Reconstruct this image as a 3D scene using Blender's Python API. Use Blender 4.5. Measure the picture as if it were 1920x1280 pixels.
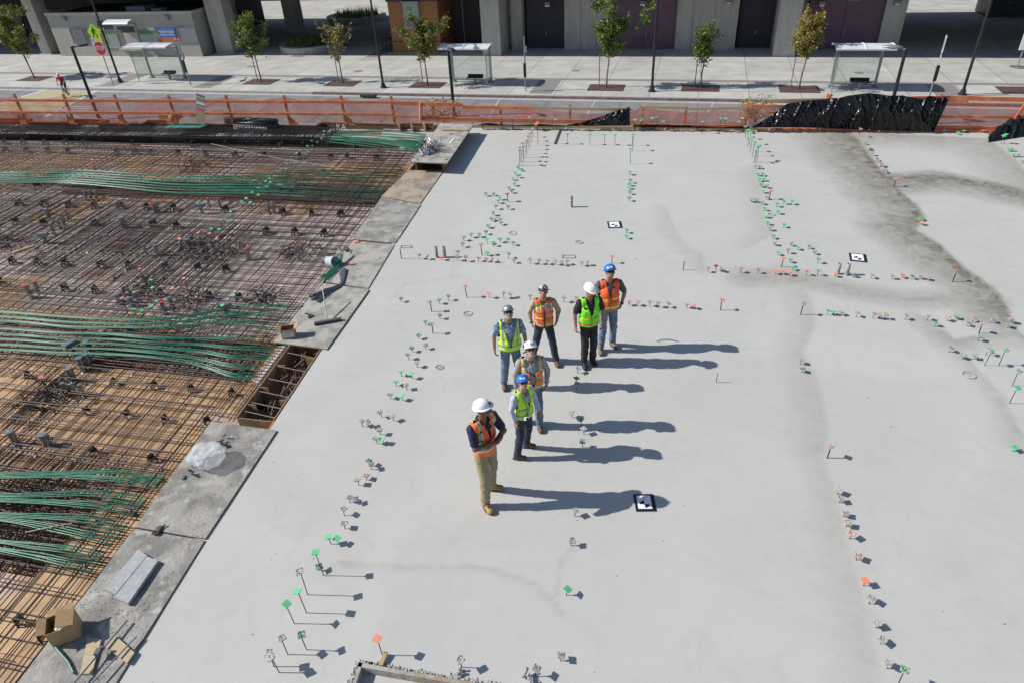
import bpy, bmesh, math, random
from mathutils import Vector, Matrix, noise
random.seed(7)
V = Vector
sc = bpy.context.scene
for o in list(bpy.data.objects): bpy.data.objects.remove(o)
C = sc.collection

# ---------------------------------------------------------------- camera
H = 7.5                       # metres above the finished slab
FPX = 1280.0                  # focal length in pixels of the 1920 px wide frame
_d = V((108.0, 1900.0, FPX)).normalized()      # direction of the nadir in camera space (x right, y down)
_up = -_d
_Y = (V((0, 0, 1)) - _up * V((0, 0, 1)).dot(_up)).normalized()
_X = _Y.cross(_up)
def c2w(v): return V((_X.dot(v), _Y.dot(v), _up.dot(v)))
cd = bpy.data.cameras.new('camera'); cam = bpy.data.objects.new('camera', cd); C.objects.link(cam)
cx, cy, cz = c2w(V((1, 0, 0))), -c2w(V((0, 1, 0))), -c2w(V((0, 0, 1)))
cam.matrix_world = Matrix(((cx[0], cy[0], cz[0], 0), (cx[1], cy[1], cz[1], 0), (cx[2], cy[2], cz[2], H), (0, 0, 0, 1)))
cd.sensor_width = 36; cd.lens = FPX / 1920 * 36; cd.clip_end = 2000; cd.clip_start = .1
sc.camera = cam
# ---------------------------------------------------------------- light
SUN_EL = math.radians(37.0)
SUN_AZ = math.radians(180 - 4.5)      # direction towards the sun, counter-clockwise from +X
sd = V((math.cos(SUN_EL) * math.cos(SUN_AZ), math.cos(SUN_EL) * math.sin(SUN_AZ), math.sin(SUN_EL)))
w = bpy.data.worlds.new('World'); sc.world = w; w.use_nodes = True
nt = w.node_tree; nt.nodes.clear()
sky = nt.nodes.new('ShaderNodeTexSky'); sky.sky_type = 'NISHITA'; sky.sun_disc = False
sky.sun_elevation = SUN_EL
sky.sun_rotation = math.radians(90) - SUN_AZ     # the sky measures clockwise from +Y
sky.air_density = 1.0; sky.dust_density = .6; sky.ozone_density = 1.5
bg = nt.nodes.new('ShaderNodeBackground'); bg.inputs[1].default_value = .085
wo = nt.nodes.new('ShaderNodeOutputWorld')
nt.links.new(sky.outputs[0], bg.inputs[0]); nt.links.new(bg.outputs[0], wo.inputs[0])
sl = bpy.data.lights.new('sun', 'SUN'); sl.energy = 4.4; sl.angle = math.radians(.53); sl.color = (1, .965, .9)
so = bpy.data.objects.new('sun', sl); C.objects.link(so)
so.rotation_euler = sd.to_track_quat('Z', 'Y').to_euler(); so.location = (-30, 5, 30)
sc.view_settings.view_transform = 'Standard'; sc.view_settings.look = 'None'
sc.view_settings.exposure = 0.27; sc.view_settings.gamma = 1
sc.cycles.max_bounces = 6; sc.cycles.transparent_max_bounces = 12

# ---------------------------------------------------------------- photo -> place
def ray(px, py): return c2w(V((px - 960, py - 640, FPX)))
def G(px, py, z=0.0):
    r = ray(px, py); t = (z - H) / r.z
    return V((r.x * t, r.y * t, z))
def proj(p):
    q = V(p) - V((0, 0, H)); x, y, z = q.dot(c2w(V((1, 0, 0)))), q.dot(c2w(V((0, 1, 0)))), q.dot(c2w(V((0, 0, 1))))
    return 960 + FPX * x / z, 640 + FPX * y / z
def HG(fx, fy, topy, z=0.0):      # height of a vertical thing from its foot and its top line
    g = G(fx, fy, z); lo, hi = 0.0, (H - z) * .8
    for _ in range(40):
        m = (lo + hi) / 2
        if proj(g + V((0, 0, m)))[1] > topy: lo = m
        else: hi = m
    return lo
# slab frame: s across (negative = left of the slab edge), t along the edge
_a, _e = math.radians(-14), math.radians(79.6)
A2 = V((math.cos(_a), math.sin(_a), 0)); E2 = V((math.cos(_e), math.sin(_e), 0)); O2 = G(512, 820)
def ST(s, t, z=0.0): p = O2 + A2 * s + E2 * t; p.z = z; return p
def tost(p):
    q = V((p[0] - O2.x, p[1] - O2.y)); det = A2.x * E2.y - E2.x * A2.y
    return (q.x * E2.y - E2.x * q.y) / det, (A2.x * q.y - q.x * A2.y) / det
# street frame: u along the street, v away from the camera
_s = math.radians(-16)
U3 = V((math.cos(_s), math.sin(_s), 0)); W3 = V((-math.sin(_s), math.cos(_s), 0))
def UV(u, v, z=-4.0): p = U3 * u + W3 * v; p.z = z; return p
def touv(p): return p[0] * U3.x + p[1] * U3.y, p[0] * W3.x + p[1] * W3.y
def PV(px, py, v):                # where a photo ray meets the upright plane v = const
    r = ray(px, py); t = v / (r.x * W3.x + r.y * W3.y)
    p = r * t; return p.x * U3.x + p.y * U3.y, p.z + H
GZ = -4.0                         # street level, one storey below the slab

# ---------------------------------------------------------------- materials
MATS = {}
def mat(name, col, rough=.6, metal=0.0, col2=None, scale=8.0, detail=6.0, lo=.35, hi=.65, bump=0.0, bscale=None,
        col3=None, scale3=1.5, lo3=.5, hi3=.7, spec=.5, alpha=1.0, trans=0.0, obj=False, stretch=None, coat=0.0, sheen=0):
    m = bpy.data.materials.new(name); m.use_nodes = True; n = m.node_tree; N, L = n.nodes, n.links
    b = N['Principled BSDF']; b.inputs['Base Color'].default_value = (*col, 1); b.inputs['Roughness'].default_value = rough
    b.inputs['Metallic'].default_value = metal; b.inputs['Specular IOR Level'].default_value = spec
    b.inputs['Alpha'].default_value = alpha; b.inputs['Transmission Weight'].default_value = trans
    b.inputs['Coat Weight'].default_value = coat
    if obj: t = N.new('ShaderNodeTexCoord'); src = t.outputs['Object']
    else: t = N.new('ShaderNodeNewGeometry'); src = t.outputs['Position']
    if stretch:
        mp = N.new('ShaderNodeMapping'); mp.inputs['Scale'].default_value = stretch[:3]
        if len(stretch) > 3: mp.inputs['Rotation'].default_value = (0, 0, stretch[3])
        L.new(src, mp.inputs[0]); src = mp.outputs[0]
    def nz(s, d=detail):
        x = N.new('ShaderNodeTexNoise'); x.inputs['Scale'].default_value = s; x.inputs['Detail'].default_value = d
        x.inputs['Roughness'].default_value = .6; L.new(src, x.inputs['Vector']); return x
    out = None
    if col2:
        x = nz(scale); r = N.new('ShaderNodeMapRange'); r.inputs[1].default_value = lo; r.inputs[2].default_value = hi
        L.new(x.outputs[0], r.inputs[0]); mx = N.new('ShaderNodeMixRGB'); L.new(r.outputs[0], mx.inputs[0])
        mx.inputs[1].default_value = (*col, 1); mx.inputs[2].default_value = (*col2, 1); out = mx.outputs[0]
    if col3:
        x = nz(scale3); r = N.new('ShaderNodeMapRange'); r.inputs[1].default_value = lo3; r.inputs[2].default_value = hi3
        L.new(x.outputs[0], r.inputs[0]); mx = N.new('ShaderNodeMixRGB'); L.new(r.outputs[0], mx.inputs[0])
        if out: L.new(out, mx.inputs[1])
        else: mx.inputs[1].default_value = (*col, 1)
        mx.inputs[2].default_value = (*col3, 1); out = mx.outputs[0]
    if out: L.new(out, b.inputs['Base Color'])
    if bump:
        x = nz(bscale or scale * 2); bp = N.new('ShaderNodeBump'); bp.inputs['Strength'].default_value = bump
        bp.inputs['Distance'].default_value = .02; L.new(x.outputs[0], bp.inputs['Height']); L.new(bp.outputs[0], b.inputs['Normal'])
    MATS[name] = m; return m
M = lambda n: MATS[n]

# ---------------------------------------------------------------- mesh builder
def wloc(o):
    p = V((0, 0, 0))
    while o: p += o.location; o = o.parent
    return p
class MB:
    def __init__(s): s.v = []; s.f = []; s.mi = []; s.cur = 0; s.sm = []; s.smooth = False
    def add(s, vs, fs):
        n = len(s.v); s.v += [tuple(x) for x in vs]
        for f in fs: s.f.append(tuple(i + n for i in f)); s.mi.append(s.cur); s.sm.append(s.smooth)
        return s
    def quad(s, *p): return s.add(p, [tuple(range(len(p)))])
    def box(s, c, size, ax=None):     # centre, full sizes, optional axes (x,y,z)
        ax = ax or (V((1, 0, 0)), V((0, 1, 0)), V((0, 0, 1))); c = V(c)
        vs = [c + ax[0] * (i * size[0] / 2) + ax[1] * (j * size[1] / 2) + ax[2] * (k * size[2] / 2) for k in (-1, 1) for j in (-1, 1) for i in (-1, 1)]
        return s.add(vs, [(0, 2, 3, 1), (4, 5, 7, 6), (0, 1, 5, 4), (2, 6, 7, 3), (0, 4, 6, 2), (1, 3, 7, 5)])
    def beam(s, a, b, w, h, up=V((0, 0, 1))):
        a, b = V(a), V(b); d = b - a; L = d.length; d.normalize(); x = d.cross(up)
        if x.length < 1e-4: x = d.cross(V((1, 0, 0)))
        x.normalize(); z = x.cross(d).normalized()
        return s.box((a + b) / 2, (L, w, h), (d, x, z))
    def prism(s, poly, z0, z1):       # counter-clockwise list of (x,y)
        n = len(poly); vs = [(p[0], p[1], z0) for p in poly] + [(p[0], p[1], z1) for p in poly]
        return s.add(vs, [tuple(range(n))[::-1], tuple(range(n, 2 * n))] + [(i, (i + 1) % n, n + (i + 1) % n, n + i) for i in range(n)])
    def slabq(s, p, thick):           # four world points, thickened downwards
        p = [V(x) for x in p]; d = V((0, 0, thick)); vs = [x - d for x in p] + p
        return s.add(vs, [(3, 2, 1, 0), (4, 5, 6, 7)] + [(i, (i + 1) % 4, 4 + (i + 1) % 4, 4 + i) for i in range(4)])
    def tube(s, pts, r, n=6, caps=True):
        pts = [V(p) for p in pts]; rs = r if isinstance(r, (list, tuple)) else [r] * len(pts); rings = []; ref = None
        for i, p in enumerate(pts):
            d = (pts[min(i + 1, len(pts) - 1)] - pts[max(i - 1, 0)])
            if d.length < 1e-9: d = V((0, 0, 1))
            d.normalize()
            if ref is None: ref = V((0, 0, 1)) if abs(d.z) < .9 else V((1, 0, 0))
            x = d.cross(ref)
            if x.length < 1e-6: x = d.orthogonal()
            x.normalize(); y = x.cross(d); ref = y if i and abs(d.z) > .9 else ref
            rings.append([p + (x * math.cos(6.28318 * k / n + .4) + y * math.sin(6.28318 * k / n + .4)) * rs[i] for k in range(n)])
        fs = []
        for i in range(len(pts) - 1):
            for k in range(n): a, b = i * n + k, i * n + (k + 1) % n; fs.append((a, b, b + n, a + n))
        if caps: fs += [tuple(range(n))[::-1], tuple(range((len(pts) - 1) * n, len(pts) * n))]
        return s.add([v for g in rings for v in g], fs)
    def lathe(s, prof, n=16, o=(0, 0, 0), ax=None, caps=True):
        o = V(o); ax = ax or (V((1, 0, 0)), V((0, 1, 0)), V((0, 0, 1))); vs = []
        for r, z in prof: vs += [o + (ax[0] * math.cos(6.28318 * k / n) + ax[1] * math.sin(6.28318 * k / n)) * r + ax[2] * z for k in range(n)]
        fs = [(i * n + k, i * n + (k + 1) % n, (i + 1) * n + (k + 1) % n, (i + 1) * n + k) for i in range(len(prof) - 1) for k in range(n)]
        if caps: fs += [tuple(range(n))[::-1], tuple(range((len(prof) - 1) * n, len(prof) * n))]
        return s.add(vs, fs)
    def ell(s, c, r, n=10, ax=None, m=7):
        prof = [(math.sin(math.pi * (i + .02) / (m + .04)), -math.cos(math.pi * (i + .02) / (m + .04))) for i in range(m + 1)]
        ax = ax or (V((1, 0, 0)), V((0, 1, 0)), V((0, 0, 1)))
        return s.lathe(prof, n, c, (ax[0] * r[0], ax[1] * r[1], ax[2] * r[2]))
    def mesh(s, name, mats, off=V((0, 0, 0))):
        me = bpy.data.meshes.new(name); me.from_pydata([(v[0] - off.x, v[1] - off.y, v[2] - off.z) for v in s.v], [], s.f)
        for m in (mats if isinstance(mats, (list, tuple)) else [mats]): me.materials.append(M(m) if isinstance(m, str) else m)
        me.polygons.foreach_set('material_index', s.mi); me.polygons.foreach_set('use_smooth', s.sm); me.update(); return me
    def build(s, name, mats, parent=None, local=False, base=None):
        off = V((0, 0, 0)) if local else (wloc(parent) if parent else (V(base) if base is not None else V((0, 0, 0))))
        o = bpy.data.objects.new(name, s.mesh(name, mats, off)); C.objects.link(o)
        if parent: o.parent = parent
        elif base is not None: o.location = base
        return o
def tag(o, label=None, cat=None, group=None, kind=None):
    if label: o['label'] = label
    if cat: o['category'] = cat
    if group: o['group'] = group
    if kind: o['kind'] = kind
    return o
def empty(name, loc, label=None, cat=None, group=None, rz=0):
    o = bpy.data.objects.new(name, None); C.objects.link(o); o.location = loc; o.rotation_euler = (0, 0, rz)
    o.empty_display_size = .2; return tag(o, label, cat, group)
def mobj(name, me, parent=None, loc=(0, 0, 0)):
    o = bpy.data.objects.new(name, me); C.objects.link(o); o.parent = parent; o.location = loc; return o
def ordw(n): return {1: 'first', 2: 'second', 3: 'third', 4: 'fourth', 5: 'fifth', 6: 'sixth', 7: 'seventh', 8: 'eighth', 9: 'ninth', 10: 'tenth'}.get(n) or '%d%s' % (n, 'th' if 10 < n % 100 < 14 else {1: 'st', 2: 'nd', 3: 'rd'}.get(n % 10, 'th'))
def textmesh(s, size, align='CENTER', ext=0.0):
    cu = bpy.data.curves.new('t', 'FONT'); cu.body = s; cu.size = size; cu.align_x = align; cu.align_y = 'CENTER'; cu.extrude = ext
    o = bpy.data.objects.new('t', cu); C.objects.link(o); bpy.context.view_layer.update()
    me = bpy.data.meshes.new_from_object(o.evaluated_get(bpy.context.evaluated_depsgraph_get())); bpy.data.objects.remove(o); return me
def addtext(mb, s, size, org, ax, ay, align='CENTER', sx=1):
    me = textmesh(s, size, align); org = V(org)
    mb.add([org + ax * (v.co.x * sx) + ay * v.co.y for v in me.vertices], [tuple(p.vertices) for p in me.polygons])
def rr(a, b): return random.uniform(a, b)

mat('rebar_steel', (.045, .032, .032), .62, .3, (.10, .06, .05), 30)
mat('dark_steel', (.035, .035, .04), .5, .4, (.06, .05, .05), 20)
mat('tendon_green', (.010, .14, .075), .36, 0, (.025, .23, .135), 5, spec=.6, col3=(.10, .24, .17), scale3=23, lo3=.56, hi3=.7)
mat('plywood', (.30, .17, .08), .75, 0, (.38, .25, .13), 3, bump=.2, stretch=(1, 6, 1, 1.3))
mat('raw_timber', (.48, .34, .17), .7, 0, (.36, .24, .11), 6, stretch=(1, 10, 3, .2), bump=.2)
mat('orange_timber', (.64, .17, .06), .7, 0, (.50, .14, .05), 5, bump=.2, col3=(.70, .29, .13), scale3=2.3)
mat('galvanised', (.42, .45, .47), .35, .85, (.30, .33, .35), 12)
mat('cap_green', (.09, .56, .22), .5, 0, (.20, .52, .30), 25, lo=.45)
mat('cap_orange', (.78, .24, .15), .5, 0, (.62, .32, .24), 25, lo=.5)
mat('cap_green_dirty', (.07, .38, .16), .7, 0, (.46, .45, .42), 28, lo=.42, hi=.56, bump=.5)
mat('cap_orange_dirty', (.58, .20, .13), .7, 0, (.50, .46, .42), 28, lo=.38, hi=.55, bump=.5)
mat('cap_concrete', (.46, .45, .43), .85, 0, (.27, .26, .25), 34, lo=.5, hi=.66, bump=.5)
mat('black_plastic', (.02, .022, .025), .35)
mat('grey_plastic', (.10, .105, .12), .5)
mat('white_paint', (.8, .8, .79), .5)
mat('black_paint', (.018, .018, .02), .4)
mat('purple_plastic', (.32, .18, .27), .5)
# ================================================================ street, buildings, trees
def ngmix(name, fn):
    m = bpy.data.materials.new(name); m.use_nodes = True; fn(m.node_tree, m.node_tree.nodes['Principled BSDF']); MATS[name] = m
def _paving(n, b):
    N, L = n.nodes, n.links
    g = N.new('ShaderNodeNewGeometry'); mp = N.new('ShaderNodeMapping'); mp.inputs['Rotation'].default_value = (0, 0, math.radians(16))
    L.new(g.outputs['Position'], mp.inputs[0])
    br = N.new('ShaderNodeTexBrick'); br.offset = 0; br.inputs['Scale'].default_value = 1; br.inputs['Brick Width'].default_value = 3.0; br.inputs['Row Height'].default_value = 2.7
    br.inputs['Mortar Size'].default_value = .022; br.inputs['Mortar Smooth'].default_value = 0; br.inputs['Bias'].default_value = -.1
    br.inputs['Color1'].default_value = (.51, .50, .465, 1); br.inputs['Color2'].default_value = (.44, .43, .40, 1); br.inputs['Mortar'].default_value = (.22, .21, .2, 1)
    L.new(mp.outputs[0], br.inputs[0])
    nz = N.new('ShaderNodeTexNoise'); nz.inputs['Scale'].default_value = .8; nz.inputs['Detail'].default_value = 8; L.new(g.outputs['Position'], nz.inputs[0])
    r = N.new('ShaderNodeMapRange'); r.inputs[1].default_value = .3; r.inputs[2].default_value = .7; r.inputs[3].default_value = .8; r.inputs[4].default_value = 1.05; L.new(nz.outputs[0], r.inputs[0])
    mx = N.new('ShaderNodeMixRGB'); mx.blend_type = 'MULTIPLY'; mx.inputs[0].default_value = 1; L.new(br.outputs[0], mx.inputs[1]); L.new(r.outputs[0], mx.inputs[2])
    L.new(mx.outputs[0], b.inputs['Base Color']); b.inputs['Roughness'].default_value = .85
ngmix('paving', _paving)
mat('asphalt', (.20, .195, .20), .85, 0, (.255, .245, .245), 1.2, bump=.15, bscale=60, col3=(.16, .155, .16), scale3=.35)
mat('kerb_concrete', (.36, .35, .34), .8, 0, (.45, .43, .41), 2)
mat('kerb_red', (.17, .10, .11), .7, 0, (.26, .2, .2), 3)
mat('band_paver', (.21, .19, .185), .8, 0, (.27, .25, .24), 9)
mat('grate', (.10, .055, .045), .7, 0, (.15, .09, .075), 30)
mat('crosswalk_yellow', (.47, .40, .22), .8, 0, (.40, .35, .22), 3)
mat('road_white', (.62, .6, .57), .8, 0, (.45, .43, .42), 7)
mat('facade', (.47, .445, .40), .8, 0, (.38, .36, .325), .9, col3=(.52, .495, .45), scale3=2, bump=.1, bscale=12, stretch=(1.6, 1.6, .22))
mat('facade_groove', (.18, .17, .15), .8)
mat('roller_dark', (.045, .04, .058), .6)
mat('door_purple', (.17, .085, .125), .6, 0, (.13, .07, .105), 2)
mat('kiosk_wall', (.38, .365, .33), .8, 0, (.32, .31, .28), .8)
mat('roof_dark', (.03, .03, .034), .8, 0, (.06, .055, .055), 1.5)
mat('kiosk_orange', (.36, .15, .055), .6, 0, (.31, .13, .05), 4, stretch=(8, 8, .4))
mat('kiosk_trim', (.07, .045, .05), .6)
mat('post_black', (.02, .02, .024), .45)
mat('post_grey', (.30, .31, .32), .45, .5)
mat('trunk', (.22, .18, .14), .85, 0, (.14, .11, .09), 20)
mat('stake_wood', (.16, .11, .075), .8)
def leafmat(name, c1, c2, c3):
    def fn(n, b):
        N, L = n.nodes, n.links; g = N.new('ShaderNodeNewGeometry'); r = N.new('ShaderNodeValToRGB'); cr = r.color_ramp
        cr.elements[0].color = (*c1, 1); cr.elements[1].color = (*c3, 1); e = cr.elements.new(.5); e.color = (*c2, 1)
        L.new(g.outputs['Random Per Island'], r.inputs[0]); L.new(r.outputs[0], b.inputs['Base Color']); b.inputs['Roughness'].default_value = .55
        tr = N.new('ShaderNodeBsdfTranslucent'); L.new(r.outputs[0], tr.inputs[0]); mx = N.new('ShaderNodeMixShader'); mx.inputs[0].default_value = .3
        L.new(b.outputs[0], mx.inputs[1]); L.new(tr.outputs[0], mx.inputs[2]); L.new(mx.outputs[0], n.nodes['Material Output'].inputs[0])
    ngmix(name, fn)
leafmat('leaf_green', (.08, .14, .02), (.13, .19, .03), (.22, .25, .05))
leafmat('leaf_mixed', (.10, .15, .025), (.18, .20, .04), (.30, .23, .05))
leafmat('leaf_autumn', (.18, .17, .03), (.28, .23, .05), (.34, .21, .06))
def _glass(n, b):
    N, L = n.nodes, n.links; t = N.new('ShaderNodeBsdfTransparent'); t.inputs[0].default_value = (.92, .96, .945, 1)
    g = N.new('ShaderNodeBsdfGlossy'); g.inputs['Roughness'].default_value = .04; d = N.new('ShaderNodeBsdfDiffuse'); d.inputs[0].default_value = (.45, .52, .5, 1)
    f = N.new('ShaderNodeFresnel'); f.inputs[0].default_value = 1.45; m1 = N.new('ShaderNodeMixShader'); m1.inputs[0].default_value = .055
    m2 = N.new('ShaderNodeMixShader'); L.new(t.outputs[0], m1.inputs[1]); L.new(d.outputs[0], m1.inputs[2]); mu = N.new('ShaderNodeMath'); mu.operation = 'MULTIPLY'; mu.inputs[1].default_value = .35; L.new(f.outputs[0], mu.inputs[0]); L.new(mu.outputs[0], m2.inputs[0])
    L.new(m1.outputs[0], m2.inputs[1]); L.new(g.outputs[0], m2.inputs[2]); L.new(m2.outputs[0], n.nodes['Material Output'].inputs[0])
ngmix('shelter_glass', _glass)
mat('silver_roof', (.80, .81, .81), .35, .1, (.66, .68, .69), 2)
mat('sign_red', (.45, .015, .02), .45); mat('sign_lime', (.38, .72, .03), .5); mat('sign_white', (.78, .78, .78), .5)
mat('poster_blue', (.05, .16, .42), .5); mat('poster_orange', (.45, .11, .045), .5); mat('poster_yellow', (.52, .50, .11), .5)
mat('poster_slate', (.11, .12, .14), .5, 0, (.17, .16, .16), 3); mat('poster_grey', (.20, .20, .22), .6); mat('poster_green', (.06, .22, .08), .5)
mat('poster_map', (.36, .44, .40), .5, 0, (.24, .32, .27), 6); mat('screen_dark', (.03, .03, .04), .3)
mat('lavender', (.35, .2, .5), .5)

# -- ground, kerb, roads
g = MB(); g.quad((-900, -400, GZ - .15), (900, -400, GZ - .15), (900, 1200, GZ - .15), (-900, 1200, GZ - .15))
tag(g.build('road', 'asphalt'), kind='structure')
g = MB()
def uvq(mb, u0, u1, v0, v1, z): mb.quad(UV(u0, v0, z), UV(u1, v0, z), UV(u1, v1, z), UV(u0, v1, z))
def uvbox(mb, u0, u1, v0, v1, z0, z1): mb.box((UV(u0, v0, z0) + UV(u1, v1, z1)) / 2, (abs(u1 - u0), abs(v1 - v0), abs(z1 - z0)), (U3, W3, V((0, 0, 1))))
uvbox(g, -300, 300, 44.17, 400, GZ - .3, GZ)
tag(g.build('pavement', 'paving'), kind='structure')
g = MB(); uvbox(g, -300, -26, 43.95, 44.17, GZ - .3, GZ + .002); g.cur = 1; uvbox(g, -26, 100, 43.95, 44.17, GZ - .3, GZ + .002)
g.cur = 0; uvbox(g, -300, 100, 43.55, 43.95, GZ - .3, GZ - .143)
tag(g.build('kerb', ['kerb_concrete', 'kerb_red']), kind='structure')
# dark paver bands in the pavement
g = MB(); uvq(g, -75, 30, 48.15, 48.7, GZ + .004)
for u in (-44.6, -36.2, -10.7, 13.4): uvq(g, u, u + 1.5, 44.6, 48.15, GZ + .004)
for u in (-27, -34): uvq(g, u, u + 1.2, 55, 62, GZ + .004)
tag(g.build('paver_band', 'band_paver'), kind='structure')
# road joints and markings
g = MB()
for v in (39.6, 35.2): uvq(g, -90, 60, v, v + .05, GZ - .146)
for k in range(-18, 12): uvq(g, k * 4.6, k * 4.6 + .04, 30, 43.5, GZ - .1455)
mat('joint_dark', (.11, .1, .105), .9)
tag(g.build('road_joint', 'joint_dark'), kind='structure')
g = MB(); q = [G(84, 168, GZ - .146), G(183, 168, GZ - .146), G(95, 212, GZ - .146), G(-60, 212, GZ - .146)]
g.quad(q[3], q[2], q[1], q[0]); tag(g.build('crosswalk', 'crosswalk_yellow'), kind='structure')
g = MB()
for (a, b, wd) in (((84, 168), (-60, 212), 7), ((183, 168), (80, 220), 7)):
    z = GZ - .142; g.quad(G(*b, z), G(b[0] + wd, b[1], z), G(a[0] + wd, a[1], z), G(*a, z))
for (x, y, x2, y2) in ((120, 199, 172, 200), (116, 202, 170, 204), (110, 206, 165, 208), (105, 210, 160, 212), (118, 216, 145, 218)):
    z = GZ - .142; g.quad(G(x, y + 1.6, z), G(x2, y2 + 1.6, z), G(x2, y2, z), G(x, y, z))
for (x, y, x2, y2) in ((935, 188, 914, 224), (1116, 188, 1100, 215), (1337, 193, 1326, 212)):
    z = GZ - .142; g.quad(G(x2, y2, z), G(x2 + 2, y2, z), G(x + 2, y, z), G(x, y, z))
tag(g.build('road_marking', 'road_white'), kind='structure')
# manhole covers and storm drain
for (px, py, r, lab) in ((471, 125, .38, 'round iron cover in the pavement behind the leftmost columnar green tree'), (671, 134, .36, 'round iron cover in the pavement behind the fourth street tree'), (1079, 133, .3, 'small round cover in the pavement right of the thin bus stop pole'), (1610, 137, .3, 'rusty round cover in the pavement behind the right bus shelter glass')):
    p = G(px, py, GZ); g = MB(); g.lathe([(r, 0.002), (r, .012), (r * .9, .014), (r * .88, .008), (.01, .008)], 20, p); tag(g.build('manhole_cover', 'band_paver', base=p), lab, 'manhole cover', 'covers in the pavement')
p = G(692, 179, GZ); g = MB(); g.box(p + W3 * -.12, (1.1, .3, .16), (U3, W3, V((0, 0, 1)))); tag(g.build('storm_drain', 'roof_dark', base=p), 'dark kerb drain opening below the tall lamp by the orange kiosk', 'drain')

# -- big building right of the orange kiosk
PZ = 1.0
def bld():
    t = empty('station_building', UV(-8, 58.3), 'long grey station building with roller doors and a purple door behind the pavement', 'building')
    g = MB(); z1 = PZ - .01
    def seg(u0, u1, v0=58.3): uvbox(g, u0, u1, v0, 66, GZ, z1)
    seg(-15.2, -14.3, 58.0); seg(-10.9, -7.0); seg(-2.2, 2.3); seg(7.9, 13.6, 59.3) if False else None
    uvbox(g, 4.9, 7.2, 59.2, 66, GZ, z1); uvbox(g, 12.3, 13.7, 58.3, 66, GZ, z1); uvbox(g, -17.2, -15.2, 60.2, 66, GZ, z1)
    uvbox(g, -14.3, 13.7, 60.6, 66, GZ + .0, z1 - .02)
    g.build('wall', 'facade', t)
    for u in (-9.6, -8.3, -1.0, .6): g = MB(); uvbox(g, u, u + .03, 58.285, 58.3, GZ, z1); g.build('wall_joint', 'facade_groove', t)
    for (u0, u1, v, m, nm) in ((-14.3, -10.9, 58.7, 'roller_dark', 'roller_door'), (-7.0, -2.2, 58.5, 'door_purple', 'double_door'), (2.3, 4.9, 58.9, 'roller_dark', 'roller_door'), (7.2, 12.3, 58.6, 'door_purple', 'double_door')):
        g = MB()
        if nm == 'roller_door':
            z = GZ + .02
            while z < z1 - .1: uvbox(g, u0 + .3, u1 - .1, v, v + .06, z, z + .085); z += .1
            uvbox(g, u0 + .2, u1, v + .06, v + .12, GZ, z1)
        else:
            um = (u0 + u1) / 2
            for (a, b) in ((u0 + .03, um - .012), (um + .012, u1 - .03)):
                uvbox(g, a, b, v, v + .08, GZ + .03, z1)
            for k in range(1, 9): uvbox(g, u0 + .05, u1 - .05, v - .006, v - .001, GZ + k * 1.0, GZ + k * 1.0 + .02)
        d = g.build(nm, m, t)
        h = MB(); uvbox(h, (u0 + u1) / 2 + .1, (u0 + u1) / 2 + .16, v - .06, v - .008, GZ + 1.0, GZ + 1.25); h.build('handle', 'post_grey', d)
        if nm == 'double_door' and u0 > 0:
            h = MB(); uvbox(h, 9.8, 10.5, v - .02, v - .008, GZ + 3.2, GZ + 3.75); h.build('notice', 'band_paver', d)
    g = MB(); uvbox(g, -10.9, -2.2, 58.2, 58.3, GZ, GZ + .12); uvbox(g, -2.2, 2.3, 58.21, 58.3, GZ, GZ + .12) if False else None
    for (px, py) in ((1027, 9), (1205, 7), (1366, 4), (1541, 8), (1682, 6)):
        v = 58.3; u, z = PV(px, py, v); g = MB(); uvbox(g, u - .2, u + .2, v - .2, v - .002, z - .16, z + .16); uvbox(g, u - .26, u + .26, v - .3, v - .002, z + .16, z + .2)
        g.cur = 1; uvbox(g, u - .15, u + .15, v - .22, v - .2, z - .12, z - .02); g.build('wall_lamp', ['poster_grey', 'silver_roof'], t)
bld()
# raised platform overhead whose shade falls on the pavement, and its columns
t = empty('raised_platform', UV(-20, 64, 4.2), 'raised station platform above the frame that shades the pavement', 'platform')
g = MB(); uvbox(g, -110, 80, 54.3, 72.5, PZ + .02, PZ + 1.4); g.build('deck_beam', 'facade', t); g = MB(); uvbox(g, -110, 80, 54.35, 72.45, PZ, PZ + .019); g.build('added_soffit', 'roof_dark', t)  # unseen dark layer added under the deck to cut bounced light
t = empty('shade_wall', UV(-70, 66), 'dark wall added behind the poster kiosk to stand for shade', 'building'); g = MB(); uvbox(g, -110, -46.5, 64.5, 72, GZ, PZ - .01); g.build('wall', 'roof_dark', t)  # dark block added beyond the kiosk for the deep shade there
for k in range(6):
    g = MB(); uvbox(g, -74 + k * 4.4, -71 + k * 4.4, 64.42, 64.5, GZ + .3, GZ + 2.6); g.build('window', 'screen_dark', t)  # dark panels on the added shade wall
COLS = [(97, 100, 1.1, 'grey sloped column left of the poster kiosk'), (430, 98, 1.7, 'wide grey column right of the poster kiosk'), (1, 60, 1.6, 'dark column behind the leftmost street tree'), (555, 60, 1.3, 'dark column beyond the round planter')]
for i, (px, py, wd, lab) in enumerate(COLS):
    p = G(px, py, GZ); u, v = touv(p); t = empty('concrete_column', p, lab, 'column', 'concrete columns under the raised platform')
    g = MB(); uvbox(g, u - wd / 2, u + wd / 2, v - .6, v + .8, GZ, PZ - .01); g.build('shaft', 'facade', t); g = MB(); uvbox(g, u - wd / 2 - .12, u + wd / 2 + .12, v - .72, v + .92, GZ, GZ + .1); g.build('base_plate', 'facade', t)
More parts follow.
